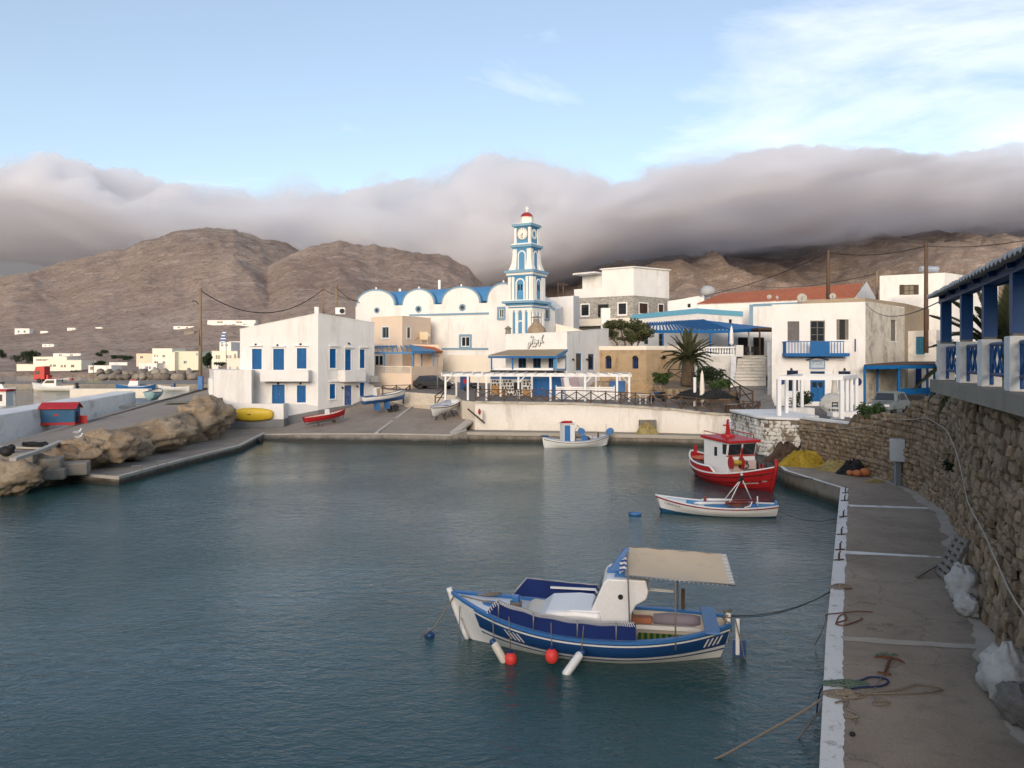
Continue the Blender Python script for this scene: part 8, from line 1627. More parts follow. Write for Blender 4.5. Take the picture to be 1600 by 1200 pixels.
xfence('short brown fence at the head of the slipway beside peach house', [W(598, 618, 83.4), W(641, 617, 82.5)], 1.1, 2); xfence('brown fence dropping beside the slipway steps', [W(641, 617, 82.4), W(630, 629, 79.8)], 1.1, 1); xfence('brown stair fence at the terrace corner above slipway steps', [W(680, 636, 74.5), W(697, 624, 71)], 1.1, 1)
xfence('sloping brown fence descending from the palm to the path', [W(1112, 590, 76), W(1133, 604, 71), W(1160, 624, 65.5), W(1176, 632, 63)], 1.1, 4); xfence('brown fence behind the palm trunk', [W(1044, 594, 77), W(1066, 594, 76)], 1.1, 1)
# ------------------------------------------------------------------ white pergola in front of the taverna
t = thing('white_pergola', 'long white timber pergola on the terrace before the taverna', 'pergola', (*px2(830, 71), 3.25))
fr_ = [(696, 70.4), (731, 70.2), (760, 70.0), (810, 69.8), (860, 69.5), (914, 69.2), (964, 68.9), (983, 68.8)]; bk_ = [(713, 74.5), (747, 74.2), (782, 74), (831, 73.6), (885, 73.2), (931, 72.8), (968, 72.5)]; zt_ = Zp(588, 69.8)
for px, Y in fr_+bk_: x = X(px, Y); b = MB(); b.bar((x, Y, zv(x, Y)), (x, Y, zt_), .17); b.build('post', WHITE_CLEAN, t)
for L_ in (fr_, bk_):
    a, c = L_[0], L_[-1]; b = MB(); b.bar((X(a[0]-6, a[1]), a[1], zt_+.1), (X(c[0]+4, c[1]), c[1], zt_+.1), .16, .24); b.build('beam', WHITE_CLEAN, t)
for i in range(19): k = i/18; p = Vector((X(690, 69.9), 69.9, zt_+.28)).lerp(Vector((X(984, 68.3), 68.3, zt_+.28)), k); q = Vector((X(708, 75), 75, zt_+.28)).lerp(Vector((X(972, 73), 73, zt_+.28)), k); b = MB(); b.bar(p, q, .09, .13); b.build('rafter', WHITE_CLEAN, t)
for px, Y, s_ in ((696, 70.4, 1), (810, 69.8, 1), (914, 69.2, 1), (983, 68.8, -1), (983-1, 68.8, -1)): x = X(px, Y); b = MB(); b.bar((x, Y, zt_-.6), (x+.55*s_, Y, zt_), .09); b.build('brace', WHITE_CLEAN, t)
t = thing('white_slat_screen', 'low white slatted screen under the white pergola', 'screen', (*px2(915, 70.6), 3.25)); 
p0, p1 = Vector((X(869, 70.8), 70.8, 0)), Vector((X(960, 70.2), 70.2, 0))
for i in range(7): z = zv(8, 70)+.12+i*.165; b = MB(); b.bar((p0.x, p0.y, z), (p1.x, p1.y, z), .03, .14); b.build('slat', WHITE_CLEAN, t)
for i in range(5): q = p0.lerp(p1, i/4); b = MB(); b.bar((q.x, q.y+.06, 3.1), (q.x, q.y+.06, zv(8, 70)+1.3), .08); b.build('post', WHITE_CLEAN, t)
def chair(label, loc, rz, mat=BBLUE, group=None):
    t = thing('chair', label, 'chair', loc, rz, group); lb(t, (0, 0, .45), (.44, .44, .05), mat, 'seat')
    for sx in (-.19, .19):
        lb(t, (sx, -.19, .22), (.045, .045, .44), mat, 'leg'); lb(t, (sx, .19, .46), (.045, .045, .92), mat, 'rear_leg')
    for z in (.66, .86): lb(t, (0, .19, z), (.38, .03, .09), mat, 'backrest_slat')
chair('blue wooden chair by the white slatted screen', (X(881, 69.6), 69.6, zv(5, 69.6)), R(160))
for i, (px, Y, m_, lab) in enumerate(((893, 72.6, BW, 'white mattress board leaning behind the slatted screen'), (902, 72.4, paint('mauve_board', (.42, .33, .34), .8), 'mauve mattress board leaning behind the slatted screen'), (889, 72.9, MATS['mauve_board'], 'narrow mauve board beside the white leaning board'))): b = MB(); x = X(px, Y); b.hexa([(x-.5, Y, 3.4), (x+.4, Y, 3.4), (x+.4, Y+.18, 3.4), (x-.5, Y+.18, 3.4), (x-.75, Y+.4, 5.2), (x+.1, Y+.4, 5.25), (x+.1, Y+.58, 5.25), (x-.75, Y+.58, 5.2)]); o = b.build('leaning_board', m_); bevel(o, .06); tag(o, lab, 'board', kind='thing')
t = thing('blue_bin', 'blue metal bin at the right end of the white pergola', 'bin', (*px2(963, 71.6), 3.3)); b = MB(); b.box((*px2(964, 71.6), 4.45), (1.35, .9, 1.0)); bevel(b.build('body', BBLUE, t), .05); b = MB(); [b.bar((X(964, 71.6)+dx, 71.6, 3.2), (X(964, 71.6)+dx, 71.6, 4.0), .08) for dx in (-.55, .55)]; b.build('stand', STEEL, t)
t = thing('white_table', 'white plastic table near the pergola end on terrace', 'table', (*px2(1012, 67.5), 2.9)); 
for px, Y in ((1000, 67.0), (1009, 67.2), (1017, 67.2)): x = X(px, Y); b = MB(); b.bar((x, Y, zv(x, Y)), (x, Y, zv(x, Y)+.75), .1); b.build('leg', BW, t)
b = MB(); b.box((X(1009, 67.2), 67.3, zv(11, 67.3)+.78), (1.5, .9, .06)); b.build('top', BW, t)
# dark pile of nets and scooters under the palm
def heap(name, label, c, r_, mat, strands, smat, seed, cat='net', sw=.02, n=28, group=None):
    if cat == 'rope': r_ = (r_[0], r_[1], r_[2]*.6)
    rs = random.Random(seed); t = thing(name, label, cat, tuple(c), group=group); G_ = []
    for i in range(9):
        k = i/8; row = []
        for j in range(n+1): a = 2*math.pi*(j % n)/n; f = (1-k)*(1+.45*mnoise.noise((math.cos(a)*1.5+seed, math.sin(a)*1.5, k*2))); row.append((c[0]+r_[0]*f*math.cos(a), c[1]+r_[1]*f*math.sin(a), c[2]-.02+r_[2]*(1-(1-k)**2.2)*(1+.7*mnoise.noise((math.cos(a)*2.6, math.sin(a)*2+seed, k*3)))))
        G_.append(row)
    b = MB(); b.grid(G_)
    if cat != 'rope': b.build('pile', mat, t, True)
    b = MB()
    for s_ in range(strands):
        a = rs.uniform(0, 6.28); rr = rs.random()**.6; q = []
        for i in range(8): a += rs.uniform(-.25, .45); rr = min(1.08, max(0, rr+rs.uniform(-.16, .16))); q.append(Vector((c[0]+r_[0]*rr*math.cos(a), c[1]+r_[1]*rr*math.sin(a), c[2]+.02+r_[2]*max(0, 1-rr**2.0)*rs.uniform(.9, 1.12))))
        b.tube(q, sw, 4, False)
    b.build('strands', smat, t); return t
DKN = paint('black_net', (.022, .022, .024), .9, .4, 4, 20, .6, .05)
heap('net_heap', 'black net heap piled around the palm planter', W(1085, 623, 67), (1.9, .9, .7), DKN, 160, BLACK, 1, sw=.04); heap('net_heap', 'black net heap right of the folded parasol', W(1118, 622, 66.3), (1.6, .8, .6), DKN, 140, BLACK, 2, sw=.04)
def scooter(label, loc, rz):
    t = thing('motorcycle', label, 'motorcycle', loc, rz); wheel(t, (.62, 0, .3), .3, .11); wheel(t, (-.62, 0, .3), .3, .12); b = MB(); b.tube([(-.5, 0, .45), (-.1, 0, .42), (.25, 0, .6)], [.13, .16, .10], 8); b.build('frame', BLACK, t, True, world=False); b = MB(); b.tube([(-.75, 0, .78), (-.3, 0, .76), (.0, 0, .74)], [.07, .12, .1], 8); b.build('seat', BLACK, t, True, world=False); b = MB(); b.ball((.18, 0, .78), (.24, .15, .13)); b.build('tank', BNAVY, t, True, world=False); lt(t, [(.62, 0, .3), (.42, 0, .95)], .04, STEEL, 'fork', 6); lt(t, [(.38, -.33, 1.02), (.44, 0, .97), (.38, .33, 1.02)], .025, BLACK, 'handlebar', 6)
scooter('black motorcycle parked left of the palm planter', (X(1028, 68.5), 68.5, zv(13, 68.5)), R(200))
parasol('parasol', 'folded cream parasol standing before the palm trunk', (*px2(1097, 66.3), 2.9), 3.0, .24, CREAM, low=.12); b = MB(); x = X(1085.5, 66.6); b.tube([(x, 66.6, 2.8), (x, 66.6, 5.4)], .13, 10); o = b.build('white_post', BW); tag(o, 'white post standing left of the folded cream parasol', 'post', kind='thing')
t = thing('round_table', 'round wooden table at the foot of the sloping fence', 'table', (*px2(1145, 64.4), 2.7)); c = Vector((X(1145, 64.4), 64.4, zv(18, 64.4))); b = MB(); b.lathe([(.85, .72), (.85, .8)], c, 18); b.build('top', GREYWOOD, t); b = MB(); b.lathe([(.6, 0), (.6, .71)], c, 14); b.build('barrel_base', WOOD, t)
# ------------------------------------------------------------------ cars
def car(label, loc, rz, body, L=4.3, prof=None, W_=1.75, glass_z=(.92, 1.42), tall=1.5):
    t = thing('parked_car', label, 'car', loc, rz); h = L/2
    lo = [(-h, .45), (-h+.02, .85), (-h+.25, .98), (h-1.25, .98), (h-.3, .82), (h, .62), (h, .35), (-h+.1, .30)]
    ext(t, lo, -W_/2, W_/2, body, 'body', .10); b = MB(); g0 = [(-h+.28, .97), (-h+.62, tall-.08), (-.25, tall), (.45, tall-.06), (h-1.15, .97)]; n = len(g0); wi = [W_/2-.03, W_/2-.2, W_/2-.22, W_/2-.2, W_/2-.03]
    b.add([(x, -w_, z) for (x, z), w_ in zip(g0, wi)]+[(x, w_, z) for (x, z), w_ in zip(g0, wi)], [(0, 1, n+1, n), (1, 2, n+2, n+1), (2, 3, n+3, n+2), (3, 4, n+4, n+3), (4, 3, 2, 1, 0), (n, n+1, n+2, n+3, n+4)]); bevel(fix_normals(b.build('cabin', body, t, world=False)), .05)
    def pane(q, nm): b = MB(); b.add(q, [(0, 1, 2, 3)]); b.build(nm, GLASS, t, world=False)
    pane([(g0[4][0]-.02, -W_/2+.18, 1.02), (g0[4][0]-.02, W_/2-.18, 1.02), (g0[3][0]+.07, W_/2-.28, tall-.12), (g0[3][0]+.07, -W_/2+.28, tall-.12)], 'windscreen'); pane([(g0[0][0]+.03, W_/2-.2, 1.04), (g0[0][0]+.03, -W_/2+.2, 1.04), (g0[1][0]-.05, -W_/2+.28, tall-.14), (g0[1][0]-.05, W_/2-.28, tall-.14)], 'rear_window')
    for s_ in (-1, 1):
        for x0, x1 in ((-h+.62, -.2), (-.1, h-1.5)): pane([(x0, s_*(W_/2-.03), 1.04), (x1, s_*(W_/2-.03), 1.04), (x1-.28 if x1 > 0 else x1, s_*(W_/2-.175), tall-.16), (x0+.22 if x0 < -1 else x0, s_*(W_/2-.175), tall-.16)], 'side_window')
        wheel(t, (h-.85, s_*(W_/2-.1), .32), .32, .2); wheel(t, (-h+.8, s_*(W_/2-.1), .32), .32, .2); lb(t, (h-.04, s_*.62, .70), (.10, .36, .14), BW, 'headlight'); lb(t, (-h+.02, s_*.66, .82), (.06, .25, .16), RED, 'tail_light'); lb(t, (h-1.4, s_*(W_/2+.07), 1.02), (.10, .16, .12), body, 'wing_mirror')
    lb(t, (h+.01, 0, .48), (.03, .9, .14), BLACK, 'grille'); lb(t, (h+.02, 0, .42), (.03, .45, .10), BW, 'number_plate'); return t
c = Vector((X(679, 84), 84, 0)); car('black hatchback parked beside the church wall', (c.x, c.y, zv(c.x, 84)-.05), R(-9), paint('black_car_paint', (.012, .014, .018), .22, .05, spec=.6))
c = Vector((X(1388, 57.5), 57.5, 0)); car('grey compact jeep parked behind the stone wall', (c.x, c.y, 2.95), R(222), paint('grey_green_car_paint', (.15, .17, .17), .35, .05), 3.7, tall=1.65)
c = Vector((X(738, 80.5), 80.5, 0)); scooter('dark scooter parked near the church wall posters', (c.x, c.y, zv(c.x, 80.5)), R(180))
b = MB(); f_ = Fac(px2(719, 83), px2(734, 82.6)); f_.box(b, 0, f_.L, 3.6, 5.2, -.1, 0); o = b.build('poster_board', BNAVY); tag(o, 'dark blue poster board behind the white pergola posts', 'board', kind='thing'); b = MB(); n = 14; M = f_.pt(f_.L/2, 4.6, .01); b.add([f_.pt(f_.L/2+.2*math.cos(2*math.pi*i/n), 4.6+.26*math.sin(2*math.pi*i/n), .01) for i in range(n)], [tuple(range(n))]); b.build('emblem', RED, o)
# ------------------------------------------------------------------ pergola at the bastion, tables
t = thing('bastion_pergola', 'small white post pergola on the stone bastion before balcony house', 'pergola', (18, 51, 3.35))
P1 = [(1217, 50.4), (1229, 53.0), (1241, 56.0), (1253, 58.5)]; P2 = [(1315, 49.6), (1323, 51.5), (1330, 53.5), (1338, 55.5)]; zt_ = Zp(594, 50)
for px, Y in P1+P2: x = X(px, Y); b = MB(); b.bar((x, Y, 2.9), (x, Y, zt_), .24 if px in (1217, 1315) else .2); b.build('post', WHITE_CLEAN, t)
for a, c in ((P1[0], P2[0]), (P1[0], P1[-1]), (P2[0], P2[-1]), (P1[-1], P2[-1])): b = MB(); b.bar((X(*a), a[1], zt_+.13), (X(*c), c[1], zt_+.13), .2, .24); b.build('beam', WHITE_CLEAN, t)
b = MB(); b.box((X(1322, 50), 50.2, 3.45), (1.9, .9, .3)); b.build('bench', WHITE, t); b = MB(); b.box((X(1247, 56.5), 56.5, 3.2), (2.0, 1.0, .5)); b.build('bench', WHITE, t)
p = W(1303, 640, 57.5); TARP = (p.x, p.y)
chair('dark chair beside the tarpaulin covered table', (X(1302, 54), 54, 3.1), R(190), BLACK); parasol('parasol', 'tall folded pale parasol before the balcony house front', (*px2(1304, 58), 3.1), 3.2, .22, CREAM)
t = thing('white_side_table', 'white pedestal table on the bastion terrace', 'table', (*px2(1306, 52.5), 3.0)); c = Vector((X(1306, 52.5), 52.5, 2.95)); b = MB(); b.lathe([(.35, 0), (.35, .08), (.08, .12), (.08, .7)], c, 12); b.build('base', BW, t); b = MB(); b.lathe([(.5, .7), (.5, .76)], c, 14); b.build('top', BW, t)
shrub('potted_shrub', 'dark potted shrub along the balcony house front', Vector((X(1252, 62), 62, 3.1)), (1.1, .5, 1.1), 1200, .09, 51, DLEAF)
# ------------------------------------------------------------------ poles and cables
def pole(label, px, py0, py1, Y, r_=.14, mat=POLE, arms=(), group=None):
    p = W(px, py1, Y); z1 = Zp(py0, Y); t = thing('utility_pole', label, 'pole', tuple(p), group=group); b = MB(); b.tube([p-Vector((0, 0, .4)), Vector((p.x, p.y, z1))], [r_, r_*.75], 10); b.build('shaft', mat, t, True)
    for k, (dz, w_) in enumerate(arms): b = MB(); b.bar((p.x-w_, p.y, z1-dz), (p.x+w_, p.y, z1-dz), .1); b.build('crossarm', mat, t)
    for k in (-1, 1): b = MB(); b.lathe([(.03, 0), (.06, .05), (.05, .14)], (p.x+k*.14, p.y, z1-.3), 8); b.build('insulator', BLACK, t)
    return Vector((p.x, p.y, z1-.25))
TP = paint('tan_pole', (.25, .18, .12), .85, .2, 2, 25, .4)
a1 = pole('tan timber power pole standing by the breakwater end', 313, 450, 612, 82, .2, TP); b = MB(); q = W(311, 476, 82); b.tube([q, q+Vector((-.25, -.1, .3)), q+Vector((-.5, -.2, .38)), q+Vector((-.6, -.2, .25))], .05, 6); b.tube([q, W(312.2, 540, 81.8)], .04, 6); o = b.build('street_lamp_bracket', BLACK, None); tag(o, 'curved lamp bracket on the tan timber pole', 'lamp', kind='thing')
b = MB(); p = W(313.5, 600, 81.7); b.box((p.x, p.y, p.z), (.5, .3, 1.6)); o = b.build('pole_box', BBLUE); tag(o, 'blue box at the foot of the tan timber pole', 'box', kind='thing')
a2 = pole('thin pole at the white house chimney, the one nearer the chimney', 505, 449, 492, 96, .13, TP, ((.2, .5),)); a3 = pole('thin tan pole right of the house chimney', 525.5, 446, 494, 93, .15, TP)
a4 = pole('brown pole behind the balcony house roof', 1294, 391, 472, 78, .2, POLE); a5 = pole('tall brown pole before the hilltop white house', 1447, 380, 545, 74, .22, POLE); a6 = pole('short tan pole beside the white gable end', 1370, 424, 470, 100, .16, TP); a7 = pole('thin metal pole at the black car', 683.5, 553, 612, 80, .07, STEEL); a8 = pole('thin dark pole behind the bell tower', 872, 438, 466, 130, .1, POLE)
a9 = pole('slim pole on the far pier by the yellow hatching', 146, 557, 596, 196, .1, TP); a10 = pole('brown pole between the far tower roofs', 880, 442, 468, 128, .14, POLE, ((.3, .8),))
def cable(label, a, c, sag, r_=.035):
    b = MB(); b.tube([a.lerp(c, i/20)+Vector((0, 0, -sag*4*(i/20)*(1-i/20))) for i in range(21)], r_, 5); o = b.build('power_cable', BLACK); tag(o, label, 'cable', kind='thing')
cable('sagging black cable between the timber pole and house chimney poles', a1, a2, 2.6, .05); cable('black cable rising from house poles toward the church', a2, W(560, 470, 99), .2); cable('black cable from the tan pole to the church corner', a3, W(562, 473, 99), .3); cable('black cable sloping from stone house to the brown roof pole', W(1046, 468, 112), a4, 1.0, .04); cable('black cable between the two brown poles above the roofs', a4, a5, .5, .04); cable('black cable running right from the tall brown pole', a5, W(1640, 368, 60), .4, .03); cable('thin cable from the balcony house side to the pavilion', W(1352, 474, 66), W(1478, 466, 24), .8, .02); cable('dark cable sagging from the tower side pole to stone house', a10, W(905, 462, 113), .4)
cable('black cable from the short tan pole toward hillside left', a6, W(1140, 440, 170), 1.5, .04)
t = thing('flagpole', 'flagpole with blue and white striped flag above the plaque building', 'flag', tuple(W(352, 572, 150))); b = MB(); b.tube([W(353.5, 572, 150), W(353.5, 517, 150)], .06, 6); b.build('pole', STEEL, t); q = W(353.3, 521, 150); n, m = 6, 8; b = MB(); b.grid([[(q.x-1.0+.9*i/n+.1*math.sin(j), q.y+.1*math.sin(i), q.z-.25*j*1.0+.1*i) for i in range(n+1)] for j in range(m+1)]); b.build('cloth', FLAGM, t, True)
t = thing('air_conditioner', 'white air conditioner unit on the roof behind the house chimney', 'air conditioner', tuple(W(533, 492, 92))); b = MB(); b.box(W(532, 486, 92), (1.1, .5, .8)); bevel(b.build('case', BW, t), .03); b = MB(); M = Matrix.Translation(W(534.5, 486, 91.74)) @ Matrix.Rotation(R(90), 4, 'X'); b.lathe([(.30, 0), (.30, .03)], (0, 0, 0), 16, M); b.build('fan', BLACK, t)
# ------------------------------------------------------------------ things on the near quay
YN = paint('yellow_net', (.42, .29, .03), .9, .3, 8, 40, .8, .05); PN = paint('straw_net', (.36, .29, .12), .9, .3, 8, 40, .8, .05); BNN = paint('brown_net', (.10, .065, .045), .9, .3, 6, 30, .8, .05)
heap('fishing_net', 'bright yellow fishing net heap against the stone wall', Vector((16.6, 45.0, QZ)), (1.35, .9, .72), YN, 260, YN, 11, sw=.022); heap('fishing_net', 'straw coloured net heap right of the yellow one', Vector((17.7, 43.0, QZ)), (1.0, .75, .5), PN, 160, PN, 12, sw=.02); heap('fishing_net', 'brown net heap behind the yellow one', Vector((16.3, 46.6, QZ)), (1.2, .8, .95), BNN, 90, BNN, 13); heap('net_scrap', 'small scrap of yellow net near the electricity box', Vector((17.9, 38.8, QZ)), (.5, .3, .12), PN, 40, PN, 14, sw=.015)
heap('net_bag', 'black net bag beside the orange floats', Vector((18.0, 41.6, QZ)), (.8, .6, .6), DKN, 60, BLACK, 15)
for i, (x, y, r_) in enumerate(((18.25, 40.7, .24), (17.8, 40.6, .20), (17.6, 41.0, .16))): b = MB(); b.ball((x, y, QZ+r_*.9), (r_*1.2, r_, r_*.9), 12, 8); o = b.build('orange_float', paint('faded_orange', (.42, .15, .06), .7) if 'faded_orange' not in MATS else MATS['faded_orange'], None, True); tag(o, ['large orange float beside the black net bag', 'middle sized orange float beside the black net bag', 'smallest orange float beside the black net bag'][i], 'float', 'orange floats by the nets', 'thing')
b = MB(); b.lathe([(.30, 0), (.28, .5), (.34, .55), (.34, .72), (.25, .78)], (16.35, 47.6, QZ), 12); o = b.build('bollard', WHITE, None, True); tag(o, 'white mooring bollard at the foot of the bastion', 'bollard', kind='thing')
t = thing('electricity_box', 'pale grey electricity box on a steel post by the stone wall', 'electricity box', (X(1402, 37.6), 37.6, QZ)); lb(t, (0, 0, .6), (.24, .2, 1.2), paint('post_grey', (.20, .23, .26), .5), 'post'); o = lb(t, (0, 0, 1.72), (.66, .55, 1.05), paint('box_grey', (.42, .45, .47), .45, .05), 'case', R(-25), .02); lb(t, (.12, -.30, 1.78), (.02, .02, .02), STEEL, 'lock'); lb(t, (.27, -.13, 1.75), (.14, .02, .2), GREYP, 'meter_window', R(65))
b = MB(); cpts = [Vector((p[0], p[1], 0)) for p in offset(ftn, .22)]; sel = [(c, z) for c, z in zip(cpts, np.linspace(0, 1, len(cpts)))]
b.tube([(c.x, c.y, float(np.interp(c.y, [12, 16, 20, 24, 28, 33, 38, 44, 49], [2.6, 2.9, 3.3, 3.8, 4.2, 4.45, 4.1, 3.0, 2.7]))+.05*math.sin(i)) for i, (c, k) in enumerate(sel) if c.y > 12], .017, 6); o = b.build('wall_conduit', paint('pale_conduit', (.42, .38, .32), .7)); tag(o, 'thin pale cable conduit running along the stone wall', 'conduit', kind='thing')
b = MB(); x = X(1402, 37.6)+.32; b.tube([(x, 37.5, 1.6), (x+.12, 37.6, 2.4), (x+.25, 37.8, 3.6), (x+.35, 38.0, 4.2)], .035, 6); o = b.build('riser_conduit', MATS['pale_conduit']); tag(o, 'upright conduit rising from the electricity box', 'conduit', kind='thing')
# pallet leaning on the wall
pb = Gd(1478, 912, QZ); wallp = Vector((13.35, 22.6, 0)); wv_ = Vector((-.2, -.98, 0)); uv_ = Vector((.44, -.09, .89)).normalized(); nv_ = uv_.cross(wv_); PM = Matrix(((wv_.x, nv_.x, uv_.x, 11.9), (wv_.y, nv_.y, uv_.y, 21.8), (wv_.z, nv_.z, uv_.z, QZ+.03), (0, 0, 0, 1)))
t = thing('wooden_pallet', 'grey wooden pallet leaning against the tall stone wall', 'pallet', (12.15, 22.0, QZ))
for i in range(7): b = MB(); b.box((0, -.06, .08+i*.185), (1.0, .022, .11), 0, PM); b.build('plank', GREYWOOD, t)
for x in (-.44, 0, .44): b = MB(); b.box((x, .0, .62), (.09, .09, 1.22), 0, PM); b.build('bearer', GREYWOOD, t)
for i in (0, 3, 6): b = MB(); b.box((0, .06, .08+i*.185), (1.0, .022, .11), 0, PM); b.build('plank', GREYWOOD, t)
b = MB(); p, q = Gd(1432, 904, QZ), Gd(1466, 893, QZ); b.bar(p+Vector((0, 0, .05)), q+Vector((0, 0, .22)), .10, .05); o = b.build('loose_plank', GREYWOOD); tag(o, 'loose grey plank lying by the leaning pallet', 'plank', kind='thing')
def sack(name, label, c, r_, mat, seed, fl=QZ, cat='sack'):
    b = MB(); vs = []; n, m = 30, 20
    for i in range(m+1):
        th = math.pi*i/m
        for k in range(n):
            ph = 2*math.pi*k/n; d = Vector((math.sin(th)*math.cos(ph), math.sin(th)*math.sin(ph), -math.cos(th))); f = 1+.24*mnoise.fractal(d*2.0+Vector((seed*3.3, 0, 0)), .7, 2.2, 5)-.14*abs(mnoise.noise(d*3.5+Vector((seed, 2, 0))))+.05*math.sin(ph*7+d.z*6)*abs(d.z); vs.append((c[0]+d.x*r_[0]*f, c[1]+d.y*r_[1]*f, max(c[2]+d.z*r_[2]*f, fl+.005)))
    b.add(vs, [(i*n+k, i*n+(k+1) % n, (i+1)*n+(k+1) % n, (i+1)*n+k) for i in range(m) for k in range(n)]); o = b.build(name, mat, None, True); tag(o, label, cat, kind='thing'); return o
sack('covered_table', 'table under a pale tarpaulin beside the blue door', (TARP[0], TARP[1], 3.6), (1.0, .7, .85), paint('pale_tarp', (.55, .53, .49), .8, .1, 1.5, 12, .5, .05), 4, 3.05, 'table')
SCK = paint('white_sack_cloth', (.46, .45, .43), .85, .12, 2, 25, .6, .03, (.3, .27, .23), .25, 2)
sack('white_sack', 'crumpled white sack bundle leaning on the stone wall', (11.3, 19.7, QZ+.42), (.38, .5, .5), SCK, 2); sack('white_sack', 'torn white cloth sack hanging low beside the blue drum', (10.8, 18.7, QZ+.22), (.22, .4, .3), SCK, 5); sack('white_sack', 'large grey white net sack at the picture edge', (8.8, 14.0, QZ+.42), (.38, .6, .58), SCK, 8); sack('net_sack', 'grey tangled net sack in front of the large white sack', (8.5, 13.2, QZ+.28), (.28, .45, .36), paint('grey_net_cloth', (.20, .18, .165), .9, .3, 5, 30, .8, .05), 11)
t = thing('blue_drum', 'blue capped drum lying beside the white sacks', 'drum', (11.6, 20.6, QZ)); M = Matrix.Translation((11.7, 20.7, QZ+.24)) @ Vector((-.55, -.75, .25)).to_track_quat('Z', 'Y').to_matrix().to_4x4(); b = MB(); b.lathe([(.22, -.3), (.23, 0), (.22, .12)], (0, 0, 0), 20, M); b.build('drum', GREYP, t, True); b = MB(); b.lathe([(.24, .12), (.24, .17), (.2, .18)], (0, 0, 0), 20, M); b.build('lid', paint('drum_blue', (.01, .03, .14), .5), t)
for i, (p, q) in enumerate((((12.0, 19.2, QZ+.62), (12.35, 20.4, QZ+.8)), ((12.0, 19.6, QZ+.9), (12.4, 20.9, QZ+1.05)))): b = MB(); b.tube([p, q], .05, 8); o = b.build('blue_pipe', MATS['drum_blue'] if 'drum_blue' in MATS else BNAVY); tag(o, ['lower blue pipe tucked behind the white sack bundle', 'upper blue pipe tucked behind the white sack bundle'][i], 'pipe', 'blue pipes by the sacks', 'thing')
# mooring irons along the white edge
for i, (px, py) in enumerate(((1321, 771), (1320, 783), (1318, 808), (1315, 836), (1313, 860), (1311, 876))):
    c = Gd(px, py, QZ); b = MB(); b.tube([c, c+Vector((0, 0, .22)), c+Vector((.06, .05, .26))], .03, 6); b.bar(c+Vector((-.16, 0, .02)), c+Vector((.16, .05, .03)), .05, .03); o = b.build('mooring_iron', WOOD); tag(o, f'rusty mooring iron on the white quay edge, {ords[i]} from the far corner', 'mooring iron', 'mooring irons on the quay edge', 'thing')
def rope_on(label, pxs, r_=.018, mat=ROPE, z=QZ+.025, lift=None):
    P_ = []
    for k, q in enumerate(pxs): zz = z if len(q) < 3 else q[2]; P_.append(Gd(q[0], q[1], zz))
    pts = []
    for i in range(len(P_)-1):
        p0, p1, p2, p3 = P_[max(i-1, 0)], P_[i], P_[i+1], P_[min(i+2, len(P_)-1)]
        for j in range(6): u = j/6; pts.append(.5*((2*p1)+(-p0+p2)*u+(2*p0-5*p1+4*p2-p3)*u*u+(-p0+3*p1-3*p2+p3)*u**3))
    pts.append(P_[-1]); b = MB(); b.tube(pts, r_, 6); o = b.build('rope', mat); tag(o, label, 'rope', kind='thing'); return o
RROPE = paint('reddish_rope', (.16, .075, .05), .9, .3, 20, 60, .4); GROPE = paint('green_rope', (.10, .15, .12), .9, .3, 20, 60, .4); BROPE = paint('navy_rope', (.02, .03, .10), .9, .3, 20, 60, .4)
ce = Gd(1313, 916, QZ+.05); sP = Vector((5.05, 18.55, .95))
cable('taut dark mooring line from the caique stern to the quay', sP, ce, .25, .011); cable('second taut line from the caique stern beside the first', sP+Vector((0, .1, -.05)), ce+Vector((.05, .15, 0)), .30, .009)
heap('rope_knot', 'knotted mooring rope where the caique line meets the quay', ce-Vector((0, 0, .04)), (.28, .16, .13), ROPE, 40, ROPE, 33, 'rope', .015, 14)
cable('pale line from the rowing boat stern to the quay iron', Vector((11.7, 34.9, .3)), Gd(1318, 808, QZ+.1), .3, .012); cable('line from the red boat bow to the quay edge', Vector((13.8, 40.8, 1.2)), Gd(1270, 748, QZ+.1), .1, .02)
rope_on('reddish rope looped over the white edge', [(1292, 968, .4), (1291, 961, .95), (1310, 958), (1340, 955), (1364, 956)], .014, RROPE); rope_on('reddish rope coil with loose end on the edge', [(1306, 975), (1311, 963), (1320, 960), (1322, 968), (1306, 974), (1318, 977), (1335, 972), (1347, 967), (1345, 965)], .016, RROPE); rope_on('rope end dropping from the quay edge to water', [(1291, 963, .9), (1285, 985, .55), (1273, 1008, .05)], .012, ROPE)
rope_on('long brown mooring rope stretched across the quay', [(1300, 1085), (1340, 1084), (1400, 1083), (1440, 1082), (1470, 1077), (1465, 1073), (1432, 1069), (1408, 1076), (1350, 1082)], .018, ROPE); rope_on('rope running off the edge to lower left', [(1302, 1078, .95), (1260, 1108, .7), (1200, 1142, .4), (1140, 1175, .1), (1080, 1205, -.2)], .022, ROPE); rope_on('second rope dropping steeply from the quay edge', [(1302, 1080, .95), (1285, 1105, .6), (1262, 1135, .2), (1238, 1165, -.1)], .018, ROPE)
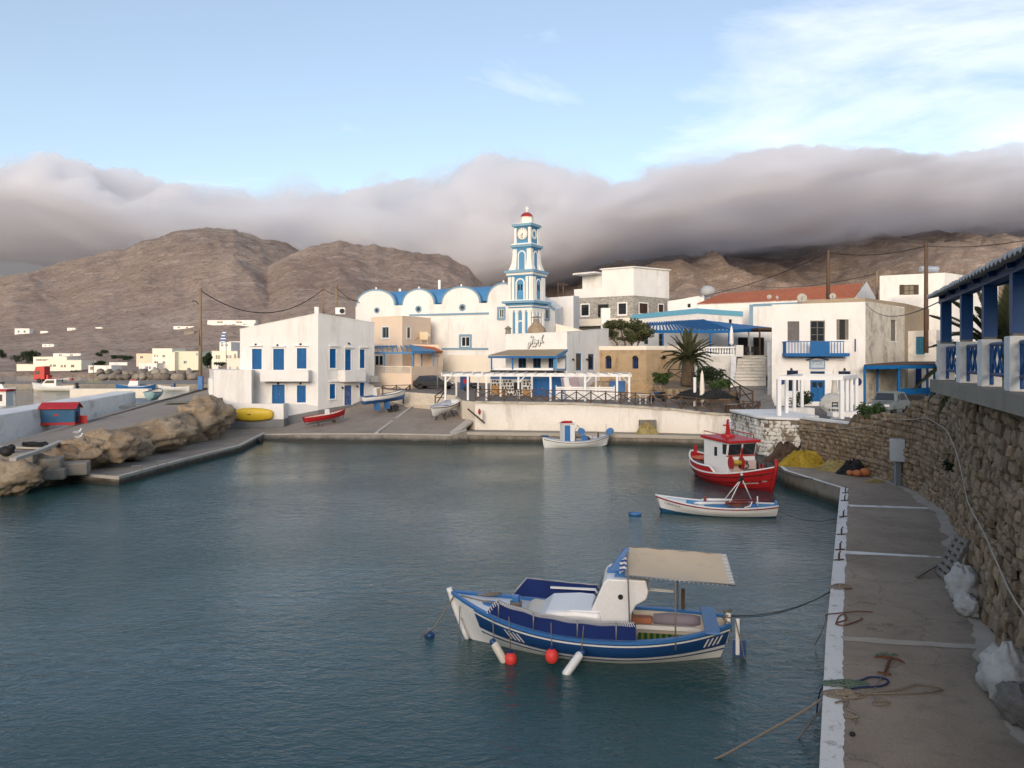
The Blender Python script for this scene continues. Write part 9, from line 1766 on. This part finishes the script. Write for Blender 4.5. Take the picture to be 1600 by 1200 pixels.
rope_on('navy blue rope loop on the quay', [(1288, 1064), (1300, 1066), (1340, 1064), (1360, 1058), (1382, 1060), (1388, 1066), (1376, 1072), (1345, 1074), (1330, 1077)], .018, BROPE); rope_on('grey rope squiggle trailing toward the viewer', [(1305, 1098), (1325, 1094), (1320, 1106), (1335, 1113), (1340, 1120), (1320, 1116), (1322, 1120), (1336, 1122), (1335, 1130)], .018, ROPE); rope_on('small loop of grey rope beside the long rope', [(1366, 1086), (1370, 1093), (1388, 1095), (1388, 1099), (1370, 1101), (1364, 1097), (1380, 1092)], .014, ROPE); rope_on('thin pale line tied to the rusty anchor', [(1382, 1052), (1372, 1066), (1366, 1076), (1362, 1082)], .01, ROPE); rope_on('rope dropping over the edge beside navy rope', [(1290, 1066, .92), (1280, 1085, .6), (1276, 1115, .1)], .014, BROPE)
heap('rope_pile', 'green and grey rope pile on the white edge', Gd(1320, 1070, QZ), (.42, .16, .09), GROPE, 60, GROPE, 34, 'rope', .013, 14); heap('rope_pile', 'brown coiled rope pile at the edge of quay', Gd(1318, 1086, QZ), (.36, .18, .09), ROPE, 70, ROPE, 35, 'rope', .014, 14)
t = thing('rusty_anchor', 'small rusty anchor lying on the quay concrete', 'anchor', tuple(Gd(1386, 1040, QZ))); RUST = paint('rust', (.13, .052, .025), .85, .3, 8, 40, .5); p, q = Gd(1382, 1052, QZ+.04), Gd(1391, 1028, QZ+.05); b = MB(); b.tube([p, q], .028, 8); b.build('shank', RUST, t); b = MB(); d = (q-p).normalized(); s_ = Vector((-d.y, d.x, 0)); b.tube([q+s_*.28-d*.12, q+s_*.15, q, q-s_*.15, q-s_*.28-d*.12], [.01, .025, .03, .025, .01], 6); b.build('arm', RUST, t); b = MB(); b.bar(p+s_*.12, p-s_*.12, .03); b.build('stock', RUST, t); 
heap('rope_tangle', 'small green tangle tied to the anchor', Gd(1388, 1025, QZ), (.25, .1, .05), GROPE, 14, GROPE, 36, 'rope', .009, 10)
b = MB(); b.ball(Gd(1332, 1147, QZ+.03), (.05, .04, .04)); o = b.build('stone_chip', BLACK, None, True); tag(o, 'small dark lump lying on the quay beside edge', 'stone', kind='thing')
# fittings on the terrace wall
t = thing('wooden_post_stub', 'red white post stub beside the slipway edge', 'post', tuple(W(752, 652, 67.4))); b = MB(); b.tube([W(752, 655, 67.6), W(752, 641, 67.6)], .18, 10); b.build('post', CREAM, t); b = MB(); b.ball(W(749, 643, 67.3), (.12, .12, .25)); b.build('red_cloth', RED, t, True)
b = MB(); b.bar(W(731, 639, 68.0), W(757, 661, 66.8), .12, .1); o = b.build('leaning_plank', WOOD); tag(o, 'dark plank leaning on the white wall by slipway', 'plank', kind='thing')
t = thing('net_crate', 'netting draped over a grey crate on the far quay', 'crate', (X(1011, 65), 64.6, .8)); b = MB(); b.box((X(1012, 65), 65.0, 1.35), (1.35, .7, 1.1)); b.build('crate', GREYWOOD, t); 
heap('far_net', 'straw net pile before the grey crate on far quay', Vector((X(1011, 64.4), 64.4, .8)), (.95, .4, .85), PN, 60, PN, 41, sw=.02)
